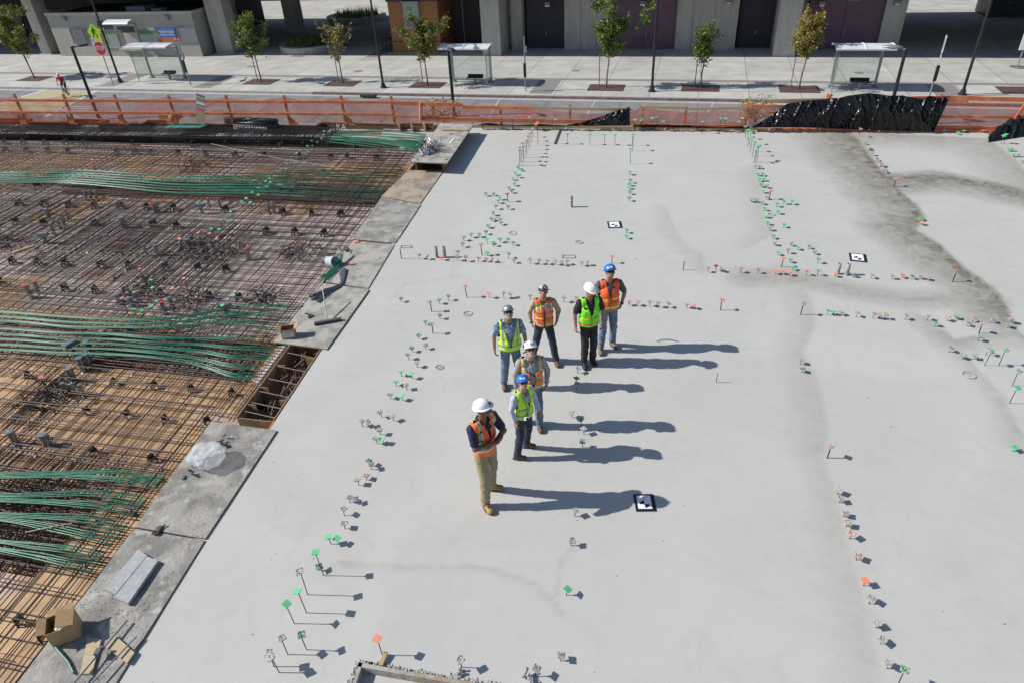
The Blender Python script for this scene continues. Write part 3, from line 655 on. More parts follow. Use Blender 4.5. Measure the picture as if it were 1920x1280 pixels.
ca.data.foreach_set('color', buf)
def _slab(n, b):
    N, L = n.nodes, n.links; g = N.new('ShaderNodeNewGeometry')
    def noise_(s, d, r=.55, dist=0):
        x = N.new('ShaderNodeTexNoise'); x.inputs['Scale'].default_value = s; x.inputs['Detail'].default_value = d; x.inputs['Roughness'].default_value = r; x.inputs['Distortion'].default_value = dist; L.new(g.outputs['Position'], x.inputs[0]); return x.outputs[0]
    def rng(src, a, b_, c, d):
        r = N.new('ShaderNodeMapRange'); r.inputs[1].default_value = a; r.inputs[2].default_value = b_; r.inputs[3].default_value = c; r.inputs[4].default_value = d; L.new(src, r.inputs[0]); return r.outputs[0]
    def mix(f, a, b_, t='MIX'):
        m = N.new('ShaderNodeMixRGB'); m.blend_type = t
        for k, s in enumerate((f, a, b_)):
            if isinstance(s, (int, float)): m.inputs[k].default_value = s
            elif isinstance(s, tuple): m.inputs[k].default_value = (*s, 1)
            else: L.new(s, m.inputs[k])
        return m.outputs[0]
    c = mix(rng(noise_(.35, 5, .5, 1.2), .35, .65, 0, 1), (.515, .505, .48), (.475, .465, .44))
    c = mix(rng(noise_(1.6, 8, .6, 2.5), .4, .72, 0, .25), c, (.55, .54, .515))
    c = mix(rng(noise_(.9, 6, .6, 3.0), .52, .7, 0, .26), c, (.40, .385, .36))
    c = mix(rng(noise_(45, 4), .3, .7, 0, .22), c, (.34, .33, .31))
    c = mix(rng(noise_(7, 9, .7), .62, .72, 0, .2), c, (.36, .35, .33))
    wv = N.new('ShaderNodeTexWave'); wv.wave_type = 'RINGS'; wv.rings_direction = 'Z'; wv.inputs['Scale'].default_value = .5; wv.inputs['Distortion'].default_value = 14; wv.inputs['Detail'].default_value = 2; wv.inputs['Detail Scale'].default_value = .35; L.new(g.outputs['Position'], wv.inputs[0])
    c = mix(rng(wv.outputs[0], .80, .98, 0, .05), c, (.56, .555, .54))
    vo = N.new('ShaderNodeTexVoronoi'); vo.feature = 'DISTANCE_TO_EDGE'; vo.inputs['Scale'].default_value = .23; wp = N.new('ShaderNodeVectorMath'); wp.operation = 'MULTIPLY_ADD'; n3 = N.new('ShaderNodeTexNoise'); n3.inputs['Scale'].default_value = .9; n3.inputs['Detail'].default_value = 5; L.new(g.outputs['Position'], n3.inputs[0])
    L.new(n3.outputs['Color'], wp.inputs[0]); wp.inputs[1].default_value = (2.2, 2.2, 0); L.new(g.outputs['Position'], wp.inputs[2]); L.new(wp.outputs[0], vo.inputs['Vector'])
    c = mix(rng(vo.outputs['Distance'], .0, .008, .10, 0), c, (.33, .325, .305))
    at = N.new('ShaderNodeAttribute'); at.attribute_name = 'stain'
    wob = rng(noise_(2.2, 8, .65, 1.5), .3, .7, .45, 1.25)
    mm = N.new('ShaderNodeMath'); mm.operation = 'MULTIPLY'; mm.use_clamp = True; L.new(at.outputs['Fac'], mm.inputs[0]); L.new(wob, mm.inputs[1])
    c = mix(mm.outputs[0], c, (.15, .134, .10))
    L.new(c, b.inputs['Base Color']); b.inputs['Roughness'].default_value = .78; b.inputs['Specular IOR Level'].default_value = .3
    bp = N.new('ShaderNodeBump'); bp.inputs['Strength'].default_value = .25; bp.inputs['Distance'].default_value = .01; L.new(noise_(3.5, 8, .65, 1.0), bp.inputs['Height']); L.new(bp.outputs[0], b.inputs['Normal'])
ngmix('slab_concrete', _slab)
me.materials.append(M('slab_concrete')); slab = bpy.data.objects.new('concrete_slab', me); C.objects.link(slab); tag(slab, kind='structure')
mat('rough_concrete', (.42, .41, .39), .9, 0, (.22, .21, .2), 20, bump=1.0, bscale=30)
mat('dusty_ply', (.34, .32, .29), .85, 0, (.20, .19, .175), 1.8, detail=12, lo=.44, hi=.58, bump=.6, bscale=22, col3=(.44, .42, .38), scale3=4.1, lo3=.55, hi3=.66)
mat('dusty_ply_pale', (.40, .38, .34), .85, 0, (.25, .24, .22), 2.6, detail=12, lo=.46, hi=.6, bump=.5, bscale=22, col3=(.36, .30, .23), scale3=1.1, lo3=.56, hi3=.7)
mat('dusty_ply_tan', (.38, .32, .23), .85, 0, (.22, .20, .18), 2.0, detail=12, lo=.45, hi=.58, bump=.5, bscale=22, col3=(.34, .22, .13), scale3=1.3, lo3=.52, hi3=.62)
mat('crumbs', (.40, .39, .37), .9, 0, (.28, .27, .25), 9)
mat('form_ply', (.30, .185, .095), .75, 0, (.22, .14, .08), 3, bump=.2, col3=(.33, .29, .24), scale3=5, lo3=.55, hi3=.7)
mat('form_dark', (.10, .075, .055), .8, 0, (.14, .1, .07), 4)
# the slab body below the surface (edge faces)
g = MB(); a, b = ST(-.155, -6.6), ST(-.155, 17.75); g.quad(V((a.x, a.y, -.7)), V((b.x, b.y, -.7)), b, a); g.build('slab_edge', 'rough_concrete'); tag(bpy.data.objects['slab_edge'], kind='structure')
t = empty('edge_form', ST(-.2, 5, 0), 'thin red brown edge form board along the left side of the slab', 'formwork')
for k, (ta, tb) in enumerate(((-6.6, -2.0), (-1.97, .40), (2.85, 5.5), (5.53, 8.0), (8.03, 12.6))):
    g = MB(); q = [ST(-.185, ta, .004), ST(-.158, ta, .004), ST(-.158, tb, .004), ST(-.185, tb, .004)]; g.slabq(q, .5); g.build('board', 'orange_timber', t)
# far edge form
t = empty('edge_form', (far0 + far1) / 2, 'timber edge form along the far side of the slab', 'formwork')
n = 6
for k in range(n):
    a = far0.lerp(far1 + far_dir * .15, k / n) + V((0, .02, .03)); b = far0.lerp(far1 + far_dir * .15, (k + .985) / n) + V((0, .02, .03)); g = MB(); g.beam(a + V((0, .03, -.12)), b + V((0, .03, -.12)), .05, .33); g.build('board', 'raw_timber' if k < 3 else 'orange_timber', t)
# concrete parapet / walkway strip beyond the slab under the guardrail
g = MB()
def fenceline(x): # world x -> y on the guardrail line
    return 29.89 + (x + 21.18) * (21.62 - 29.89) / (16.93 + 21.18)
for (xa, xb) in ((-60, -4.5), (-4.5, 60)):
    dz = -.34 if xa < -20 else -.2
    g.add([(xa, fenceline(xa) - (.3 if xa < -20 else 1.0), dz), (xb, fenceline(xb) - (.3 if xa < -20 else 1.0), dz), (xb, fenceline(xb) + .35, dz), (xa, fenceline(xa) + .35, dz),
       (xa, fenceline(xa) - .3, GZ - .15), (xb, fenceline(xb) - .3, GZ - .15), (xb, fenceline(xb) + .35, GZ - .15), (xa, fenceline(xa) + .35, GZ - .15)], [(0, 1, 2, 3), (2, 1, 5, 6)[::-1] if False else (3, 2, 6, 7)])
tag(g.build('podium_edge', 'kerb_concrete'), kind='structure')

# ---- plywood deck (left), with beam troughs
DZ = -.25; SL = -1.42
def _deck(n, b):
    N, L = n.nodes, n.links; g = N.new('ShaderNodeNewGeometry'); mp = N.new('ShaderNodeMapping'); mp.inputs['Rotation'].default_value = (0, 0, math.radians(12)); L.new(g.outputs['Position'], mp.inputs[0])
    br = N.new('ShaderNodeTexBrick'); br.offset = .5; br.inputs['Scale'].default_value = 1; br.inputs['Brick Width'].default_value = 2.44; br.inputs['Row Height'].default_value = 1.22; br.inputs['Mortar Size'].default_value = .006
    br.inputs['Color1'].default_value = (.52, .33, .175, 1); br.inputs['Color2'].default_value = (.45, .27, .14, 1); br.inputs['Mortar'].default_value = (.1, .07, .05, 1); L.new(mp.outputs[0], br.inputs[0])
    br2 = N.new('ShaderNodeTexNoise'); br2.inputs['Scale'].default_value = .28; br2.inputs['Detail'].default_value = 2; L.new(g.outputs['Position'], br2.inputs[0])
    m3 = N.new('ShaderNodeMapping'); m3.inputs['Rotation'].default_value = (0, 0, math.radians(14)); L.new(g.outputs['Position'], m3.inputs[0]); sx = N.new('ShaderNodeSeparateXYZ'); L.new(m3.outputs[0], sx.inputs[0])
    cr = N.new('ShaderNodeValToRGB'); cr.color_ramp.interpolation = 'LINEAR'; e = cr.color_ramp.elements; e[0].position = .0; e[0].color = (.36,) * 3 + (1,); e[1].position = 1; e[1].color = (.62,) * 3 + (1,)
    for p_, v_ in ((.40, .38), (.43, .60), (.62, .66), (.68, .56), (.70, .42), (.80, .42), (.82, .62)): q_ = e.new(p_); q_.color = (v_, v_, v_, 1)
    dv = N.new('ShaderNodeMath'); dv.operation = 'DIVIDE'; dv.inputs[1].default_value = 26; L.new(sx.outputs[1], dv.inputs[0]); L.new(dv.outputs[0], cr.inputs[0])
    ad = N.new('ShaderNodeMath'); ad.operation = 'ADD'; L.new(cr.outputs[0], ad.inputs[0]); L.new(br2.outputs[0], ad.inputs[1])
    r = N.new('ShaderNodeMapRange'); r.inputs[1].default_value = .97; r.inputs[2].default_value = 1.03; L.new(ad.outputs[0], r.inputs[0])
    mx = N.new('ShaderNodeMixRGB'); L.new(r.outputs[0], mx.inputs[0]); L.new(br.outputs[0], mx.inputs[1]); mx.inputs[2].default_value = (.45, .365, .33, 1)
    nz = N.new('ShaderNodeTexNoise'); nz.inputs['Scale'].default_value = 3; nz.inputs['Detail'].default_value = 8; L.new(g.outputs['Position'], nz.inputs[0])
    r2 = N.new('ShaderNodeMapRange'); r2.inputs[1].default_value = .3; r2.inputs[2].default_value = .7; r2.inputs[3].default_value = .7; r2.inputs[4].default_value = 1.2; L.new(nz.outputs[0], r2.inputs[0])
    m2 = N.new('ShaderNodeMixRGB'); m2.blend_type = 'MULTIPLY'; m2.inputs[0].default_value = 1; L.new(mx.outputs[0], m2.inputs[1]); L.new(r2.outputs[0], m2.inputs[2]); L.new(m2.outputs[0], b.inputs['Base Color']); b.inputs['Roughness'].default_value = .7
ngmix('deck_ply', _deck)
TR = [(-3.0, -1.5, -9, -2.3, .45), (1.65, 2.95, -5.3, -1.42, .5), (10.05, 11.4, -12.6, -1.42, .5), (15.0, 17.0, -60, -1.42, .55)]
g = MB()
def stq(mb, s0, s1, t0, t1, z): mb.quad(ST(s0, t0, z), ST(s1, t0, z), ST(s1, t1, z), ST(s0, t1, z))
ts = sorted(set([-12, 17.4] + [x for r in TR for x in r[:2]]))
for ta, tb in zip(ts[:-1], ts[1:]):
    hit = [r for r in TR if abs(r[0] - ta) < 1e-6 and abs(r[1] - tb) < 1e-6]
    if not hit: stq(g, -60, SL, ta, tb, DZ); continue
    r = hit[0]
    if r[2] > -60: stq(g, -60, r[2], ta, tb, DZ)
    if r[3] < SL: stq(g, r[3], SL, ta, tb, DZ)
    z = DZ - r[4]; stq(g, r[2], r[3], ta, tb, z)
    for (s_a, t_a, s_b, t_b) in ((r[2], ta, r[3], ta), (r[3], tb, r[2], tb), (r[2], tb, r[2], ta), (r[3], ta, r[3], tb)):
        g.quad(ST(s_a, t_a, z), ST(s_b, t_b, z), ST(s_b, t_b, DZ), ST(s_a, t_a, DZ))
tag(g.build('plywood_deck', 'deck_ply'), kind='structure')
g = MB()
stq(g, SL, -.895, .42, 2.84, DZ); tag(g.build('deck_extension', 'deck_ply'), kind='structure')
# channel floor between deck and slab
g = MB(); stq(g, SL, -.155, -12, 17.4, -1.0); g.quad(ST(SL, -12, -1.0), ST(SL, 17.4, -1), ST(SL, 17.4, DZ), ST(SL, -12, DZ))
tag(g.build('channel_floor', 'form_dark'), kind='structure')
g = MB(); stq(g, -.95, -.21, .42, 2.82, -.62); tag(g.build('pit_floor', 'rough_concrete'), kind='structure')

# ---- walkway sheets
def sheet(name, q, z, m, lab, th=.02, grp='dusty plywood walkway sheets beside the slab'):
    p = [G(x, y, z) for x, y in q]; c = sum(p, V()) / 4; t = empty(name, c, lab, 'plywood sheet', grp)
    g = MB(); nU, nV = 14, 20
    def P(a, b): return (p[0] * (1 - a) + p[1] * a) * (1 - b) + (p[3] * (1 - a) + p[2] * a) * b
    vv = []; random.seed(int(q[0][0]))
    for j in range(nV + 1):
        for i in range(nU + 1): x = P(i / nU, j / nV); vv.append(V((x.x, x.y, x.z + .006 * noise.noise(V((x.x * 2, x.y * 2, 1))))))
    g.add(vv, [(j * (nU + 1) + i, j * (nU + 1) + i + 1, (j + 1) * (nU + 1) + i + 1, (j + 1) * (nU + 1) + i) for j in range(nV) for i in range(nU)])
    o = g.build('top_face', m, t); g = MB(); g.slabq([x - V((0, 0, .008)) for x in p], th); g.build('panel', 'form_ply', t)
    g = MB()
    for k in range(150):
        a, b = rr(.03, .97), rr(.02, .98)
        if noise.noise(V((a * 3, b * 5, q[0][1]))) < rr(-.25, .3): continue
        x = P(a, b); s = rr(.003, .008) * (1.5 if k % 9 == 0 else 1); g.ell(x + V((0, 0, s * .4)), (s * rr(.8, 1.6), s, s * .7), 5, m=3)
    if g.v: tag(g.build('concrete_crumb', 'crumbs', t), kind='stuff')
    return p
# corners: near-left, near-right, far-right, far-left
P7 = sheet('plywood_sheet', [(-60, 1400), (130, 1420), (384, 1012), (252, 990)], .02, 'dusty_ply', 'nearest grey dusty walkway sheet with box and pale boards')
P6 = sheet('plywood_sheet', [(253, 987), (385, 1009), (519, 806), (396, 789)], .025, 'dusty_ply', 'grey walkway sheet under the clear plastic bag')
P5 = sheet('plywood_sheet', [(512, 641), (613, 654), (692, 543), (606, 531)], .03, 'dusty_ply_pale', 'walkway sheet under the green broom and open box')
P4 = sheet('plywood_sheet', [(610, 529), (690, 541), (740, 458), (661, 452)], .02, 'dusty_ply_pale', 'walkway sheet under the strand bundle and tipped bucket')
P3 = sheet('plywood_sheet', [(661, 449), (741, 456), (789, 384), (715, 370)], .02, 'dusty_ply', 'grey stained walkway sheet, third from the raised box')
P2 = sheet('plywood_sheet', [(714, 369), (788, 382), (831, 321), (767, 319)], .02, 'dusty_ply_tan', 'rust stained walkway sheet just before the raised box')
P1 = sheet('raised_plywood_sheet', [(770, 304), (838, 307), (888, 234), (826, 231)], .36, 'dusty_ply_pale', 'raised plywood sheet holding a pile of rebar stubs')
g = MB(); t = empty('box_form', G(810, 322, 0), 'brown plywood box form holding up the raised sheet', 'formwork')
a, b = G(781, 321, 0), G(831, 322, 0); d = ST(0, 3.9) - ST(0, 0)
for (x, y) in ((a, a + d), (b, b + d)): g.add([(x.x, x.y, -.3), (y.x, y.y, -.3), (y.x, y.y, .34), (x.x, x.y, .34)], [(0, 1, 2, 3)]); g.beam(V((x.x, x.y, .02)), V((y.x, y.y, .02)), .03, .62)
g.build('side_board', 'form_ply', t); g = MB(); g.beam(a + d * .25, b + d * .25, .02, .6); g.build('inner_board', 'form_dark', t)
mat('rust_sunlit', (.30, .22, .16), .8, 0, (.20, .14, .10), 20)  # sunlight on the pit bars painted in as a paler rust tone
# pit form between the two sheets
t = empty('pit_form', ST(-.8, 1.6, -.6), 'open plywood pocket form with cross boards and curved bars', 'formwork')
def wall(mb, s0, t0, s1, t1, z0, z1, th=.02): mb.beam(ST(s0, t0, (z0 + z1) / 2), ST(s1, t1, (z0 + z1) / 2), th, z1 - z0)
g = MB(); wall(g, -.88, .40, -.88, 2.84, -.85, .01); g.build('side_board', 'form_ply', t)
g = MB(); wall(g, -.20, .40, -.20, 2.84, -.85, -.003); g.build('side_board', 'form_ply', t)
g = MB(); wall(g, -.86, .40, -.21, .40, -.85, -.02); g.build('end_board', 'form_ply', t); g = MB(); wall(g, -.86, 2.84, -.21, 2.84, -.85, -.02); g.build('end_board', 'form_ply', t)
for (s0, s1, tt, z0) in ((-.86, -.7, 1.25, -.5), (-.86, -.69, 1.95, -.5), (-.38, -.21, 2.25, -.45), (-.33, -.21, .95, -.4), (-.86, -.7, .75, -.5), (-.86, -.64, 2.74, -.6), (-.34, -.21, 2.74, -.5)):
    g = MB(); wall(g, s0, tt, s1, tt, z0, .0); g.build('cross_board', 'form_ply', t)
for tt in (.55, .8, 1.12, 1.5, 1.9, 2.35): g = MB(); g.tube([ST(-.87, tt + .04, -.02), ST(-.21, tt - .04, -.03)], .009, 6); g.build('tie_rod', 'rust_sunlit', t)
p = ST(-.80, .98, -.22); g = MB(); g.smooth = True; g.tube([p, p + A2 * .30], .06, 12); tag(g.build('black_canister', 'black_plastic', base=p), 'black cylinder with pale label lying in the plywood pit', 'canister')
random.seed(3)
for k in range(64):
    tt = .5 + 2.1 * k / 64 + rr(-.05, .05); s0 = rr(-.55, -.3); pts = []
    for q in range(7): f = q / 6; pts.append(ST(s0 - rr(.1, .16) * q + .15 * f * f, tt + .12 * math.sin(f * 2), -.6 + .54 * math.sin(f * 1.6) - .08 * f))
    g = MB(); g.tube(pts, .006, 5); tag(g.build('starter_bar', 'rust_sunlit', base=pts[0]), 'thin curved starter bar curling up inside the plywood pit', 'rebar', 'curved starter bars in the plywood pit')
g = MB()
for k in range(150): s_, t_ = rr(-.72, -.24), rr(.55, 2.6); g.beam(ST(s_, t_, rr(-.45, -.08)), ST(min(-.22, s_ + rr(-.15, .15)), min(2.8, max(.43, t_ + rr(-.3, .3))), rr(-.45, -.08)), .010, .010)
tag(g.build('rebar_tangle', 'rust_sunlit', base=None), 'rusty rebar cage inside the plywood pit by the slab', 'rebar')
mat('label_grey', (.5, .48, .47), .6, 0, (.2, .15, .15), 30)
# pocket anchors: pale rolls in a row beside the pit
for k in range(15):
    p = ST(-.96, 1.42 + k * .095, -.03); g = MB(); g.smooth = True; g.tube([p - A2 * .08, p + A2 * .03], [.024, .030], 9); g.cur = 1; g.tube([p - A2 * .13, p - A2 * .08], .02, 8)
    tag(g.build('tendon_anchor', ['label_grey', 'purple_plastic'], base=p), '%s pale tendon anchor from the near end, left of the plywood pit' % ordw(k + 1), 'anchor', 'pale tendon anchors beside the plywood pit')

# ---- reinforcement
random.seed(11)
def bars_mat(name, lab, specs, base):
    t = empty(name, base, lab, 'rebar mat'); near = []; 
    for pts, r in specs: near.append((sum((p - V((0, 0, H))).length for p in pts) / len(pts), pts, r))
    near.sort(key=lambda q: q[0])
    for k, (d, pts, r) in enumerate(near[:100]): g = MB(); g.tube(pts, r, 5, False); g.build('bar', 'rebar_steel', t)
    g = MB()
    for d, pts, r in near[100:]: g.tube(pts, r, 4, False)
    if near[100:]: tag(g.build('distant_bar', 'rebar_steel', t), kind='stuff')
def bbar(s, t0, t1, z, r, wob=.02):
    n = max(2, int((t1 - t0) / 1.6)); ph = rr(0, 6); sk = rr(-.0025, .0025)
    return ([ST(s + wob * math.sin(ph + k) + sk * (t0 + (t1 - t0) * k / n), t0 + (t1 - t0) * k / n, z + .008 * math.sin(ph + 2.2 * k)) for k in range(n + 1)], r)
def abar(t, s0, s1, z, r, wob=.02):
    n = max(2, int((s1 - s0) / 1.6)); ph = rr(0, 6); sk = rr(-.003, .003)
    return ([ST(s0 + (s1 - s0) * k / n, t + wob * math.sin(ph + k) + sk * (s0 + (s1 - s0) * k / n), z + .012 * math.sin(ph + 1.9 * k)) for k in range(n + 1)], r)
# lower mat
L1 = []
for k in range(4): L1.append(bbar(-1.05 - k * .11, .5, 2.75, DZ + .12, .008))
for k in range(9): L1.append(abar(.6 + k * .26, -1.6, -1.0, -.12, .009)); s = -1.55
while s > -30: L1.append(bbar(s, -7 if s > -6 else 1 if s > -14 else 5, 14.9, DZ + .035, .0075)); s -= .25 + rr(-.03, .03)
tt = -6
while tt < 14.8:
    s0 = -8 if tt < 2 else -14 if tt < 5 else -32
    L1.append(abar(tt, s0, SL - .03, DZ + .05, .007)); tt += rr(.17, .25) if tt > -2.5 else rr(.3, .4)
bars_mat('rebar_mat', 'lower tied rebar mat lying close over the brown plywood deck', L1, ST(-4, 5, DZ))
# upper mat: long bars carried by chairs
L2 = []; s = -1.62
while s > -30: L2.append(bbar(s, -7 if s > -6 else 1 if s > -14 else 5, 14.6, -.095, .0085)); s -= .26 + rr(-.05, .05)
tt = -6.2
while tt < 14.5:
    s0 = -8 if tt < 2 else -14 if tt < 5 else -32; k = 1 if tt < -3 else 2
    for q in range(k): L2.append(abar(tt + q * .07 + rr(-.01, .01), s0 + rr(0, .3), SL - rr(.02, .2), -.075, .0095))
    tt += rr(.34, .46) if -2.5 < tt < 11.5 else .5 if tt < 0 else .26
for (t0, t1, s0, s1, st) in ((-2.9, -1.2, -7.5, -1.5, .085), (1.6, 3.1, -12, -1.5, .10), (9.9, 11.5, -26, -1.5, .13), (3.2, 4.3, -14, -1.6, .13), (13.2, 14.8, -30, -1.5, .2), (-.9, -.75, -7, -1.5, .05)):
    q = t0
    while q < t1: L2.append(abar(q, s0 + rr(0, .8), s1 - rr(0, .5), -.1 + rr(-.04, .02), .0095)); q += st * rr(.8, 1.25)
for (s0, s1, t0, t1, st) in ((-6.4, -2.6, -2.9, -.6, .07), (-5.5, -4.9, -.5, 1.4, .06), (-9.5, -4.0, 4.6, 8.4, .09), (-6.5, -2, 9.2, 12, .11), (-14, -7, 6, 9.8, .11)):
    q = s0
    while q < s1: L2.append(bbar(q, t0 + rr(0, .3), t1 - rr(0, .4), -.085 + rr(-.02, .02), .0075, .012)); q += st * rr(.8, 1.2)
bars_mat('rebar_mat', 'upper tied rebar mat of long bars resting on black chairs', L2, ST(-4.2, 5, -.1))
# beam cages
def cage(name, lab, t0, t1, s0, s1, zb, zt, st, nb, m='rebar_steel', r=.008):
    t = empty(name, ST((s0 + s1) / 2, (t0 + t1) / 2, zb), lab, 'rebar cage', 'beam cages in the deck troughs')
    q = s1 - .05; loops = []
    while q > s0: loops.append(q); q -= st * rr(.85, 1.15)
    def stir(mb, q): k = rr(-.03, .03); mb.tube([ST(q, t0, zb), ST(q + k, t0, zt), ST(q + k, t1, zt), ST(q, t1, zb), ST(q, t0, zb)], r, 4, False)
    for q in loops[:100]: g = MB(); stir(g, q); g.build('stirrup', m, t)
    if loops[100:]:
        g = MB(); [stir(g, q) for q in loops[100:]]; tag(g.build('distant_stirrup', m, t), kind='stuff')
    for k in range(nb):
        for z in (zb + .02, zt - .02):
            g = MB(); g.tube(abar(t0 + .04 + (t1 - t0 - .08) * k / max(1, nb - 1), s0, s1, z, .01, .008)[0], .011, 5, False); g.build('main_bar', m, t)
cage('beam_cage', 'dense rebar beam cage under the nearest green tendons', -2.95, -1.55, -8, -2.4, -.62, -.13, .12, 9)
cage('beam_cage', 'rebar beam cage in the dark trough under the middle green tendons', 1.7, 2.9, -5.2, -1.5, -.68, -.14, .12, 8)
cage('beam_cage', 'rebar beam cage under the far green tendon fan', 10.1, 11.3, -12.5, -1.5, -.7, -.14, .16, 8)
cage('beam_cage', 'long black beam cage with dense stirrups below the guardrail', 15.3, 16.85, -34, -5.2, -.7, -.02, .12, 9, 'dark_steel', .013)
# ---- green tendons
def spl(pts, n):
    out = []; m = len(pts)
    for i in range(m - 1):
        p0, p1, p2, p3 = pts[max(i - 1, 0)], pts[i], pts[i + 1], pts[min(i + 2, m - 1)]
        for k in range(n):
            f = k / n; out.append(.5 * ((2 * p1) + (p2 - p0) * f + (2 * p0 - 5 * p1 + 4 * p2 - p3) * f * f + (3 * p1 - p0 - 3 * p2 + p3) * f ** 3))
    out.append(pts[-1]); return out
def tendons(bundle, top, bot, nrib, per, zf, endst, lab, grp, r=.009, ribw=.019, startpx=None):
    # top/bot: photo polylines of the outermost ribbons; endst: (t0,t1) where strands meet the walkway
    total = nrib * per; idx = 0
    for i in range(nrib):
        f = i / max(1, nrib - 1); line = []
        for a, b in zip(top, bot):
            z = zf(a[0]); line.append(G(a[0] * (1 - f) + b[0] * f, a[1] * (1 - f) + b[1] * f, z))
        for k in range(per):
            e = (idx + .5) / total; tend = endst[1] + (endst[0] - endst[1]) * e
            end = ST((SL if not .6 < tend < 2.8 else -1.02) - .02, tend, -.13); pts = []
            off = (k - (per - 1) / 2) * ribw; wob = rr(0, 6); wa = rr(.002, .010)
            for j, p in enumerate(line): pts.append(p + E2 * (-off + wa * math.sin(wob + j * 1.7)) + V((0, 0, rr(-.008, .010))))
            dt = tend - tost(pts[-1])[1]
            for jj, ff in (((-1, .30), (-2, .13), (-3, .04)) if bundle < 4 else ((-1, .66), (-2, .34), (-3, .08))): pts[jj] = pts[jj] + E2 * dt * ff
            d = (end - pts[-1]); pts.append(pts[-1] + d * .5 + E2 * (dt * .06)); pts.append(end)
            g = MB(); g.smooth = True; g.tube(spl(pts, 5), r, 6)
            o = g.build('tendon', 'tendon_green', base=pts[0]); idx += 1
            tag(o, '%s green tendon %s' % (ordw(idx), lab), 'tendon', grp)
tendons(1, [(-260, 322), (0, 325), (90, 322), (150, 320), (240, 325), (330, 331), (440, 333), (560, 328)], [(-260, 350), (0, 344), (90, 342), (150, 345), (240, 353), (330, 361), (440, 362), (560, 367)], 7, 4, lambda x: .03 if x < 300 else -.02 - .08 * (x - 300) / 300, (9.95, 13.0), 'from the far side of the far bundle crossing the deck', 'green tendons of the far bundle')
tendons(2, [(-200, 575), (0, 585), (120, 594), (210, 599), (290, 600), (360, 594), (420, 583)], [(-200, 605), (0, 602), (120, 612), (210, 614), (290, 614), (360, 611), (420, 606)], 3, 4, lambda x: .0 if x < 300 else -.05, (3.2, 4.35), 'from the far side of the upper middle bundle', 'green tendons of the upper middle bundle')
tendons(3, [(-200, 610), (0, 616), (110, 624), (200, 626), (290, 634), (370, 635), (430, 640)], [(-200, 650), (0, 655), (110, 661), (200, 663), (290, 670), (370, 684), (430, 704)], 5, 4, lambda x: .0 if x < 300 else -.06, (1.5, 3.1), 'from the far side of the lower middle bundle', 'green tendons of the lower middle bundle')
tendons(4, [(-160, 880), (0, 890), (100, 893), (200, 897)], [(-160, 895), (0, 895), (100, 898), (200, 910)], 2, 4, lambda x: -.02, (-1.27, -1.0), 'of the highest bundle in the near fan', 'green tendons of the near fan, highest bundle')
tendons(5, [(-160, 915), (0, 929), (80, 932), (160, 934)], [(-160, 930), (0, 938), (80, 948), (160, 962)], 2, 4, lambda x: -.02, (-1.85, -1.45), 'of the second bundle in the near fan', 'green tendons of the near fan, second bundle')
tendons(6, [(-160, 950), (0, 964), (80, 970), (150, 976)], [(-160, 960), (0, 974), (80, 992), (150, 1015)], 2, 4, lambda x: -.02, (-2.4, -1.95), 'of the third bundle in the near fan', 'green tendons of the near fan, third bundle')
tendons(7, [(-120, 1000), (0, 1016), (60, 1026), (120, 1036)], [(-120, 1010), (0, 1030), (60, 1045), (120, 1064)], 2, 4, lambda x: -.02, (-2.88, -2.5), 'of the lowest bundle in the near fan', 'green tendons of the near fan, lowest bundle')
# far green tendons by the raised sheet
random.seed(5)
for k in range(22):
    a = G(600 + rr(-10, 50), 247 + k * .9, -.1); b = G(800 - k * .8, 252 + k * 1.6, -.1); g = MB(); g.tube(spl([a, a.lerp(b, .5) + V((0, rr(-.2, .2), .05)), b], 5), .012, 5)
    tag(g.build('tendon', 'tendon_green', base=a), '%s green tendon from the far side beside the raised sheet' % ordw(k + 1), 'tendon', 'green tendons beside the raised sheet')
# bar chairs: small black trestles on the deck
CH4 = [(45,190),(180,190),(345,193),(500,193),(638,197),(1000,203),(1450,205),(1697,208),(50,252),(208,255),(370,255),(518,262),(883,268),(1018,270),(1135,272),(1343,275),(1548,283),(1768,290),(285,522),(150,650),(338,655),(525,662),(712,670),(910,675),(1105,680),(1305,688),(1695,700),(125,788),(335,797),(720,805),(1157,808),(1330,822),(100,1088),(290,1095),(495,1105),(765,1117),(970,1120),(1250,1135),(1490,1140),(1700,1150)]
CH5 = [(190,213),(355,218),(520,220),(705,225),(912,235),(1098,240),(225,292),(490,297),(725,305),(845,302),(1068,312),(365,720),(580,725),(800,733),(243,865),(455,870),(675,880)]
CH6 = [(15,50),(495,90),(720,105),(955,115),(1210,130),(1580,155),(1800,165),(215,735),(490,755),(860,790),(1165,815),(1440,840),(1745,870),(255,975),(660,1005),(965,1035),(1245,1070),(1560,1080)]
chairs = [(x / 4, 220 + y / 4) for x, y in CH4] + [(440 + x / 4, 220 + y / 4) for x, y in CH5] + [(x / 4, 520 + y / 4) for x, y in CH6] + [(178, 848), (286, 861), (40, 1165), (84, 1195)]
def chair_me(m):
    g = MB(); h = .15
    for sx in (-1, 1):
        for sy in (-1, 1): g.tube([(sx * .05, sy * .035, 0), (sx * .04, sy * .012, h)], .012, 5)
        g.tube([(sx * .05, -.035, .01), (sx * .05, .035, .01)], .006, 5)
    g.beam((-.05, 0, h), (.05, 0, h), .03, .014); g.beam((-.058, -.03, .07), (.058, -.03, .07), .01, .01); g.beam((-.058, .03, .07), (.058, .03, .07), .01, .01); g.box((0, 0, .10), (.10, .035, .05)); g.beam((-.05, 0, .1), (.05, 0, .1), .03, .01)
    return g.mesh('bar_chair', m)
CM = chair_me('black_plastic')
chairs.sort(key=lambda q: -q[1]); rowk = 0
